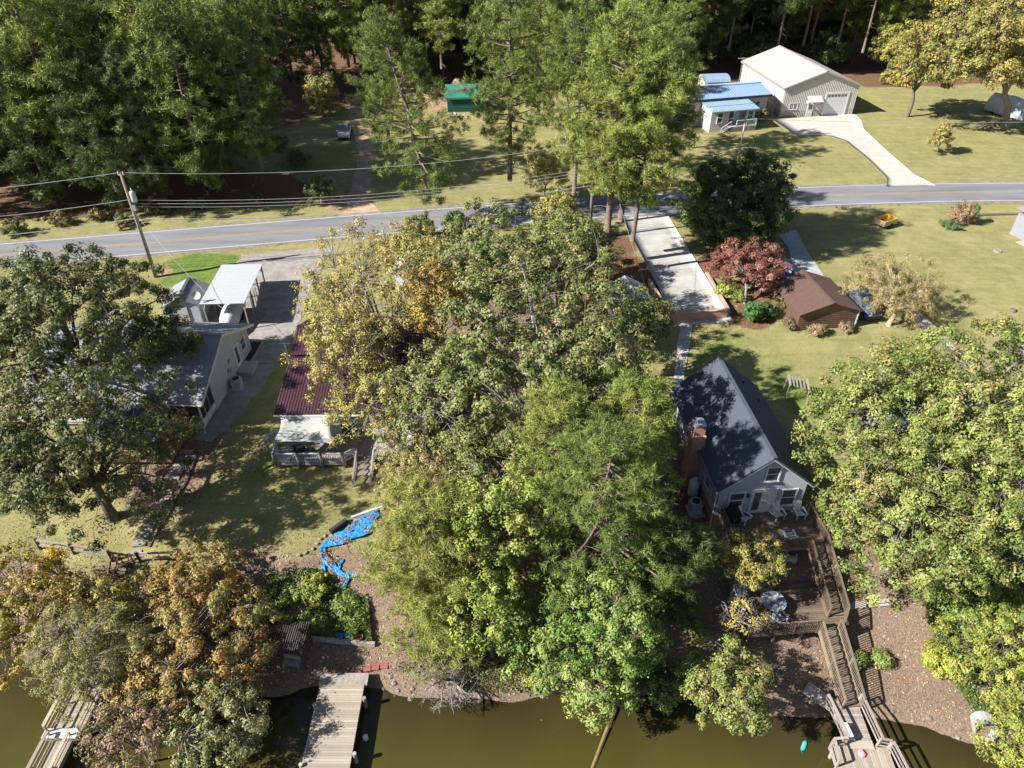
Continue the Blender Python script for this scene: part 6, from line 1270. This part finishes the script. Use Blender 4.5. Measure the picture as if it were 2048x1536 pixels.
# pines
PG = ((.066, .098, .024), (.092, .125, .03), (.125, .152, .04), (.08, .108, .028)); PL = ((.105, .145, .032), (.14, .178, .042), (.18, .205, .052), (.12, .15, .038)); PD = ((.045, .068, .02), (.06, .086, .025), (.085, .108, .032))
def pine_at(label, x, y_, H, R_, seed, pal, name="pine_tree", **kw):
    z = Tz(x, y_); ms = tree_meshes(pine(seed, H, R_, pal=pal, **kw), M_BARKP, M_NEEDLE, name); return plant(name, label, "pine", (x, y_, z), ms)
NEAR = dict(nd=46, nlen=.36, nw=.018); MID = dict(nd=38, nlen=.46, nw=.027)
pine_at("dense green pine filling the lakeside thicket left of the decks", 5.4, 29.2, 14.5, 4.9, 201, PG, cf=.85, nb=115, tufts=16, topk=.55, r0=.26, **NEAR)
pine_at("green pine beside the left wall of the shingle roofed house", 7.5, 34.0, 13.0, 3.4, 202, PL, cf=.75, nb=90, tufts=15, topk=.55, **NEAR)
pine_at("green pine crown below the tall oak's trunk", 2.9, 33.6, 13.0, 3.6, 203, PL, cf=.75, nb=85, tufts=14, topk=.55, **NEAR)
pine_at("yellow green pine right of the blue tarp", -5.0, 28.2, 11.0, 4.0, 204, ((.15, .17, .038), (.19, .205, .052), (.22, .22, .066)), cf=.88, nb=105, tufts=15, topk=.45, **NEAR)
pine_at("low yellow green pine on the bank behind the bare brush", -4.2, 25.9, 6.5, 3.0, 206, ((.14, .16, .036), (.175, .19, .05), (.2, .205, .062)), cf=.93, nb=75, tufts=13, topk=.5, **NEAR)
pine_at("dark pine low behind the golden tree by the decks", 9.6, 28.2, 8.5, 3.0, 205, PD, cf=.85, nb=70, tufts=12, **NEAR)
pine_at("tall leaning pine with crooked trunk rising from the road verge", -9.0, 80.0, 22.5, 5.6, 211, PG, cf=.84, nb=80, tufts=15, lean=(-4.2, 0), r0=.36, bend=.5, topk=.5, **MID)
pine_at("added shade pine behind the crooked roadside pine, right of the dirt drive", -16.5, 96.5, 21.0, 4.8, 223, PG, cf=.72, nb=70, tufts=13, r0=.3, **MID)  # added tree, placed for the shade it throws on the lawn beyond the road
pine_at("tall straight pine with long bare trunk beside the road at centre", -.25, 83.4, 25.5, 5.8, 212, PG, cf=.66, nb=80, tufts=15, r0=.36, topk=.45, bend=.1, **MID)
pine_at("great pine, left trunk of the clump beside the drive", 10.0, 69.8, 24.0, 5.6, 213, PL, cf=.66, nb=90, tufts=16, r0=.4, lean=(.6, .5), topk=.45, bend=.12, **MID)
pine_at("great pine, middle trunk of the clump beside the drive", 11.5, 71.5, 26.0, 5.4, 214, PL, cf=.62, nb=90, tufts=16, r0=.36, lean=(.6, .5), topk=.45, bend=.12, **MID)
pine_at("slender pine, right trunk of the clump beside the drive", 12.4, 68.2, 22.0, 4.8, 215, PL, cf=.62, nb=85, tufts=15, r0=.27, lean=(1.4, .6), topk=.45, bend=.15, **MID)
pine_at("pine behind the road sapling left of the great pine clump", 7.0, 79.5, 25.0, 4.6, 216, PG, cf=.6, nb=70, tufts=14, r0=.3, **MID)
pine_at("pine between the road and the blue cottage roof", 15.5, 98.0, 24.0, 5.4, 217, PG, cf=.75, nb=80, tufts=14, r0=.34, **MID)
pine_at("pine right of the green shed in the far yard", 4.0, 112.0, 23.0, 5.4, 218, PL, cf=.75, nb=80, tufts=14, r0=.34, **MID)
pine_at("pine left of the dirt drive with curved trunk near the road", -31.2, 88.2, 23.0, 4.8, 219, PG, cf=.75, nb=80, tufts=14, r0=.36, lean=(-2.2, .5), bend=.4, **MID)
pine_at("pine with reddish trunk at the left road bank", -36.7, 89.0, 21.0, 4.4, 220, PG, cf=.8, nb=75, tufts=14, r0=.28, lean=(-.8, 0), **MID)
pine_at("feathery grey green pine behind the dark utility pole", -45.0, 86.0, 19.0, 5.0, 221, ((.10, .125, .05), (.13, .15, .06), (.085, .105, .045)), cf=.9, nb=95, tufts=14, **MID)
pine_at("pine behind the holly near the pale pole", 23.0, 107.0, 20.0, 4.4, 222, PG, cf=.68, nb=70, tufts=13, **MID)
# the wood behind: copies of a few grown pines
protos = []
for k, (H, R_, cf, pal) in enumerate(((24, 4.8, .78, PG), (26, 5.0, .6, PD), (22, 4.8, .86, PG), (25, 4.4, .7, PL), (28, 5.2, .5, PD), (20, 4.8, .92, PD))):
    protos.append(tree_meshes(pine(300 + k, H, R_, cf=cf, nb=70, tufts=15, nd=30, nlen=.56, nw=.038, pal=pal, r0=.28, topk=.45, bend=.2), M_BARKP, M_NEEDLE, "wood_pine"))
rr = np.random.default_rng(5); taken = [(-31.2, 88.2), (-36.7, 89), (-45, 86)]
def wood_pine(x, y_, label, group, kinds, s=1.0, gap=3.4):
    if min(math.hypot(x - a, y_ - b) for a, b in taken) < gap: return
    taken.append((x, y_)); plant("pine_tree", label, "pine", (x, y_, Tz(x, y_) - .05), protos[kinds[int(rr.integers(len(kinds)))]], rr.uniform(0, 6.28), s * rr.uniform(.86, 1.1), group)
for k in range(330):
    x = rr.uniform(-104, -24); y_ = rr.uniform(0, 1) ** 1.25 * 66 + road_y(max(-60, x)) + 9
    if (x > -52 and 101 < y_ < 132) or (x > -33 and y_ < 134) or abs(x) > .80 * y_ + 6: continue
    deep = y_ - road_y(max(-60, x)) - 9
    lab, grp = (("pine in the front row of the left wood, along the road bank", "front row pines of the left wood") if deep < 9 else ("tall pine in the middle of the left wood", "middle pines of the left wood") if deep < 28 else ("tall pine deep in the left wood at the top of the picture", "deep pines of the left wood"))
    wood_pine(x, y_, lab, grp, (0, 0, 1, 2, 2, 5, 3))
for k in range(330):
    x = rr.uniform(-40, 100); y_ = 146 + 60 * rr.random() ** 1.3 + .03 * x
    if 40 < x < 60 and y_ < 150: continue
    lab, grp = (("tall bare trunked pine at the front of the wood behind the far yards", "front pines of the far wood") if y_ < 160 else ("tall pine deep in the wood across the top of the picture", "deep pines of the far wood"))
    wood_pine(x, y_, lab, grp, (1, 4, 4, 4, 0, 3), 1.05, 3.8)
for k, (x, y_) in enumerate(((-13, 140), (-4, 141), (3, 138), (9, 134), (11, 124), (20, 146), (9, 117))): wood_pine(x, y_, "pine at the front edge of the wood behind the green shed", "pines behind the green shed", (0, 3, 2), .95)
under = [tree_meshes(decid(350 + k, 3.0, 2.6, 3.6, (0, 0), nc=90, nl=55, leaf=.4, cr=.95, r0=.12, pal=((.045, .065, .022), (.065, .085, .03), (.1, .1, .035))), M_BARK, M_LEAF, "understorey") for k in range(3)]
for k in range(95):
    x = rr.uniform(-38, 98); y_ = 148 + 45 * rr.random() + .03 * x
    if k > 60: x = rr.uniform(-90, -36); y_ = road_y(max(-60, x)) + 16 + 45 * rr.random()
    if (40 < x < 60 and y_ < 151) or (x > -52 and 99 < y_ < 134): continue
    plant("understorey_tree", "low dark understorey tree among the pine trunks of the wood", "tree", (x, y_, Tz(x, y_)), under[k % 3], rr.uniform(0, 6), rr.uniform(.7, 1.3), "understorey trees of the wood")

# ------------------------------------------------------------------ shrubs
SHG = ((.10, .145, .035), (.135, .18, .045), (.17, .2, .06), (.10, .135, .036))
def shrub(label, u, v, R_, h, seed, pal, name="shrub", nc=50, nl=50, leaf=.17, cr=.38, cat="shrub", **kw):
    p = W(u, v); ms = tree_meshes(decid(seed, R_, h * .5, h * .52, (0, 0), nc=nc, nl=nl, leaf=leaf, cr=cr, pal=pal, r0=.06, limbs=5, lowcut=-.8, trunk_k=.2, twig=.012, **kw), M_BARK, M_LEAF, name); return plant(name, label, cat, (p.x, p.y, p.z), ms, pn=("stem", "foliage"))
shrub("round clipped green shrub below the japanese maple", 1503, 640, 1.15, 2.1, 401, ((.04, .10, .025), (.06, .13, .035), (.08, .16, .045)), nc=90, nl=60, lobes=1, inner=.6, leaf=.15, cr=.3)
shrub("dark clipped shrub touching the round green one", 1530, 632, .9, 1.6, 402, ((.03, .06, .02), (.045, .08, .025)), nc=50)
shrub("yellow green shrub at the foot of the japanese maple", 1445, 592, 1.0, 1.4, 403, ((.17, .2, .045), (.22, .24, .06)), nc=45)
shrub("small yellow green shrub right of the maple trunk", 1475, 600, .75, 1.1, 404, ((.15, .18, .045), (.2, .22, .06)), nc=30)
shrub("loose dark shrub beside the brown garage wall", 1567, 618, .9, 1.5, 405, ((.07, .075, .03), (.1, .09, .04)), nc=40)
shrub("flowering rose bush in front of the brown garage", 1630, 668, .9, 1.1, 406, ((.12, .14, .06), (.16, .16, .07), (.34, .12, .11)), nc=40)
shrub("low brown shrub at the near corner of the brown garage", 1578, 655, .7, .8, 407, ((.12, .09, .05), (.09, .09, .04)), nc=26)
shrub("dry shrub at the right end of the brown garage wall", 1690, 662, .7, .9, 408, ((.2, .15, .09), (.16, .14, .07)), nc=26)
shrub("pink tinged bush standing alone on the right lawn", 1917, 445, 1.5, 2.6, 409, ((.12, .15, .06), (.2, .17, .09), (.3, .17, .13), (.09, .13, .045)), nc=70)
shrub("upright green spike bush beside the pink tinged bush", 1938, 447, .6, 2.7, 410, ((.07, .12, .03), (.1, .15, .04)), nc=40)
shrub("low spreading juniper under the pink tinged bush", 1903, 455, 1.2, .7, 411, ((.06, .1, .04), (.08, .12, .05)), nc=40)
shrub("round cedar bush left of the crooked pine trunk", 842, 478, 1.6, 3.2, 412, ((.06, .09, .02), (.09, .12, .03), (.12, .14, .04)), nc=80, leaf=.2, cr=.45)
shrub("round cedar bush right of the crooked pine trunk", 912, 468, 1.7, 2.9, 413, ((.06, .09, .02), (.09, .12, .03), (.12, .14, .04)), nc=80, leaf=.2, cr=.45)
shrub("dark red shrub at the corner of the blue cottage", 1372, 255, 1.2, 3.4, 414, ((.10, .03, .03), (.07, .03, .028)), nc=50, leaf=.25)
shrub("dark evergreen shrub right of the cottage porch", 1492, 250, 1.2, 3.4, 415, ((.03, .05, .02), (.04, .065, .022)), nc=50, leaf=.25)
shrub("brownish shrub between the cottage and the garage", 1522, 240, 1.3, 1.8, 416, ((.17, .14, .07), (.13, .12, .05)), nc=40, leaf=.24)
shrub("bright yellow green bush at the wood edge right of the big garage", 1782, 168, 2.3, 2.8, 417, ((.2, .2, .05), (.14, .15, .045), (.28, .25, .06)), nc=60, leaf=.35, cr=.6)
shrub("dark leafy shrub on the road bank left of the dirt drive", 640, 408, 1.8, 3.4, 418, ((.06, .085, .03), (.09, .11, .04)), nc=70, leaf=.25, cr=.5)
shrub("rusty shrub on the road bank under the utility wires", 250, 452, 1.4, 1.3, 419, ((.16, .12, .05), (.1, .11, .04)), nc=40, leaf=.22)
for k, (u, v, r_, h, pal, lab) in enumerate(((505, 1235, 1.0, .9, SHG, "green thicket shrub at the left end of the bank above the arbor"), (560, 1200, 1.1, .9, ((.10, .145, .035), (.15, .19, .055), (.2, .21, .08)), "green thicket shrub on the bank just left of the tarp strips"), (628, 1185, 1.1, 1.0, LIME, "bright green thicket shrub directly below the tarp strips"), (555, 1248, .9, .7, SHG, "green thicket shrub behind the arbor roof"), (630, 1245, .9, .7, ((.10, .145, .035), (.15, .19, .055), (.2, .21, .08)), "green thicket shrub behind the timber edging"), (705, 1250, .9, .8, SHG, "dark green thicket shrub at the right end of the timber edging"), (692, 1212, .8, .6, ((.10, .145, .035), (.15, .19, .055), (.2, .21, .08)), "low green shrub under the last tarp scrap"),
        (1880, 1180, 1.8, 2.2, SHG, "green honeysuckle shrub under the right oaks"), (1915, 1250, 1.9, 2.2, SHG, "large green honeysuckle shrub above the culvert"), (1985, 1230, 1.9, 2.6, LIME, "bright green shrub at the right edge below the oaks"), (1870, 1330, .95, 1.3, ((.2, .24, .035), (.26, .27, .05)), "bright yellow shrub standing in the leaf litter"), (1930, 1340, 1.0, 1.2, SHG, "low green shrub right of the bright yellow one"), (1757, 1322, .45, .5, SHG, "small green plant in the leaf litter by the long stairs"), (1712, 1325, .5, .5, SHG, "small grassy plant in the shade of the long stairs"),
        (1390, 1270, .9, 1.4, OAKL, "yellow green sapling bush at the left corner of the lower deck"), (1330, 1390, 1.2, 1.2, SHG, "low green shrub on the shore right of the sunken log"), (1080, 1360, .9, .9, LIME, "low shrub by the waterline under the lime trees"))):
    shrub(lab, u, v, r_, h, 430 + k, pal, nc=int(38 * r_ + 14), nl=55)
for k, (u, v, r_, h) in enumerate(((30, 470, 1.5, 1.6), (120, 450, 1.4, 1.5), (395, 420, 1.2, 1.4), (520, 408, 1.3, 1.5), (600, 330, 1.5, 2.0), (560, 300, 1.8, 2.4), (320, 425, 1.2, 1.2), (200, 440, 1.2, 1.3))):
    shrub("low understorey shrub in the dark wood edge beyond the road", u, v, r_, h, 470 + k, ((.07, .085, .03), (.11, .11, .04), (.16, .12, .05)), nc=36, leaf=.25, nl=40, cr=.5)["group"] = "understorey shrubs"

# ------------------------------------------------------------------ litter and tall grass
def scatter(name, label, n, region, size, pal, seed, cat, up=.9, lift=.03, grass=False):
    r = np.random.default_rng(seed); P = []
    while len(P) < n:
        x0, x1, y0, y1 = region; q = np.stack([r.uniform(x0, x1, n), r.uniform(y0, y1, n)], -1); t_ = q[:, 1] - shore(q[:, 0])
        lm = np.clip((13 - t_) / 9, 0, 1)
        for (x, y_, rad) in [(2, 42, 12), (13, 38, 4), (24, 31, 8), (-26, 40, 5), (3, 54, 10), (22.5, 62, 4), (11, 69, 5)]: lm = np.maximum(lm, np.clip(1.3 - np.hypot(q[:, 0] - x, q[:, 1] - y_) / rad, 0, 1))
        if grass: lm = np.clip(vnoise(q[:, 0], q[:, 1], 2.5, 31) * 1.6 - .5, 0, 1)
        q = q[(r.random(n) < lm) & (t_ > .25)]; P += list(q)
    P = np.array(P[:n]); z = T(P[:, 0], P[:, 1]) + lift; pos = np.stack([P[:, 0], P[:, 1], z], -1)
    pl = np.array(pal); cv = pl[r.integers(0, len(pl), n)] * r.uniform(.7, 1.25, (n, 1))
    if grass:
        d = unit(r.normal(0, .5, (n, 3)) + np.array([0, 0, 1.1])); s = unit(np.cross(d, r.normal(size=(n, 3)))) * .012; L = size * r.uniform(.5, 1.3, (n, 1)); v = np.stack([pos - s - np.array([0, 0, .04]), pos + s - np.array([0, 0, .04]), pos + d * L], 1).reshape(-1, 3); f = np.arange(n * 3).reshape(-1, 3); cv = np.repeat(cv, 3, 0)
    else:
        v, f, cv = leaves(r, pos, r.normal(0, .45, (n, 3)) + np.array([0, 0, up]), size, size * .65, cv)
    tag(link(name, np_mesh(name, v, f, M_LEAF, cv)), label, cat, kind="stuff")
scatter("leaf_litter", "brown fallen leaves scattered over bank and yards", 42000, (-36, 34, 20, 72), .13, ((.30, .18, .10), (.40, .27, .17), (.22, .12, .07), (.48, .36, .25), (.34, .17, .08)), 71, "leaves")
scatter("lawn_grass", "olive grass blades over the mown lawns", 60000, (-40, 44, 30, 74), .09, ((.20, .20, .07), (.27, .25, .10), (.15, .17, .05), (.33, .28, .14)), 72, "grass", grass=True)

def cover(name, label, uv, n, size, pal, seed):
    r = np.random.default_rng(seed); poly = [tuple(q)[:2] for q in pp(*uv)]; P = np.array(poly); out_ = []
    while len(out_) < n:
        q = np.stack([r.uniform(P[:, 0].min(), P[:, 0].max(), n), r.uniform(P[:, 1].min(), P[:, 1].max(), n)], -1); k = poly_in(q[:, 0], q[:, 1], poly) & (r.random(n) < np.clip(vnoise(q[:, 0], q[:, 1], 1.3, seed) * 2.2 - .55, 0, 1)); out_ += list(q[k])
    q = np.array(out_[:n]); h = vnoise(q[:, 0], q[:, 1], 1.3, seed) * .5; pos = np.stack([q[:, 0], q[:, 1], T(q[:, 0], q[:, 1]) + h * r.random(n)], -1); pl = np.array(pal)
    v, f, cv = leaves(r, pos, r.normal(0, .6, (n, 3)) + np.array([0, 0, .8]), size, size * .6, pl[r.integers(0, len(pl), n)] * r.uniform(.8, 1.4, (n, 1)))
    tag(link(name, np_mesh(name, v, f, M_LEAF, cv)), label, "ground cover", kind="stuff")
r = np.random.default_rng(91); cc = np.array([tuple(W(u, v))[:2] for u, v in ((668, 1082), (690, 1082), (712, 1050), (730, 1062), (722, 1040), (700, 1062), (662, 1128), (683, 1162), (648, 1110), (745, 1040))])
q = (cc[:, None] + r.normal(0, .2, (len(cc), 60, 2))).reshape(-1, 2); pos = np.stack([q[:, 0], q[:, 1], T(q[:, 0], q[:, 1]) + .2 + .06 * r.random(len(q))], -1); pl = np.array(((.30, .19, .11), (.38, .27, .18), (.2, .12, .07)))
v, f, cv = leaves(r, pos, r.normal(0, .4, pos.shape) + np.array([0, 0, .9]), .14, .1, pl[r.integers(0, 3, len(q))])
tag(link("leaf_drift", np_mesh("leaf_drift", v, f, M_LEAF, cv)), "brown leaves drifted over the blue tarp", "leaves", kind="stuff")
IVY = ((.10, .145, .035), (.14, .18, .05), (.19, .2, .075), (.09, .12, .035))
cover("bank_cover", "low green creeper covering the bank above the arbor", ((470, 1200), (540, 1150), (640, 1140), (735, 1190), (745, 1290), (640, 1275), (500, 1265)), 26000, .15, IVY, 81)
cover("bank_cover", "green creeper covering the right bank below the oaks", ((1840, 1130), (2048, 1090), (2060, 1420), (1950, 1430), (1880, 1330), (1850, 1230)), 26000, .15, IVY, 82)
cover("bank_cover", "weeds scattered along the shaded centre shore", ((760, 1330), (1000, 1250), (1350, 1290), (1480, 1380), (1300, 1400), (900, 1385)), 14000, .13, IVY + ((.22, .15, .08),), 83)
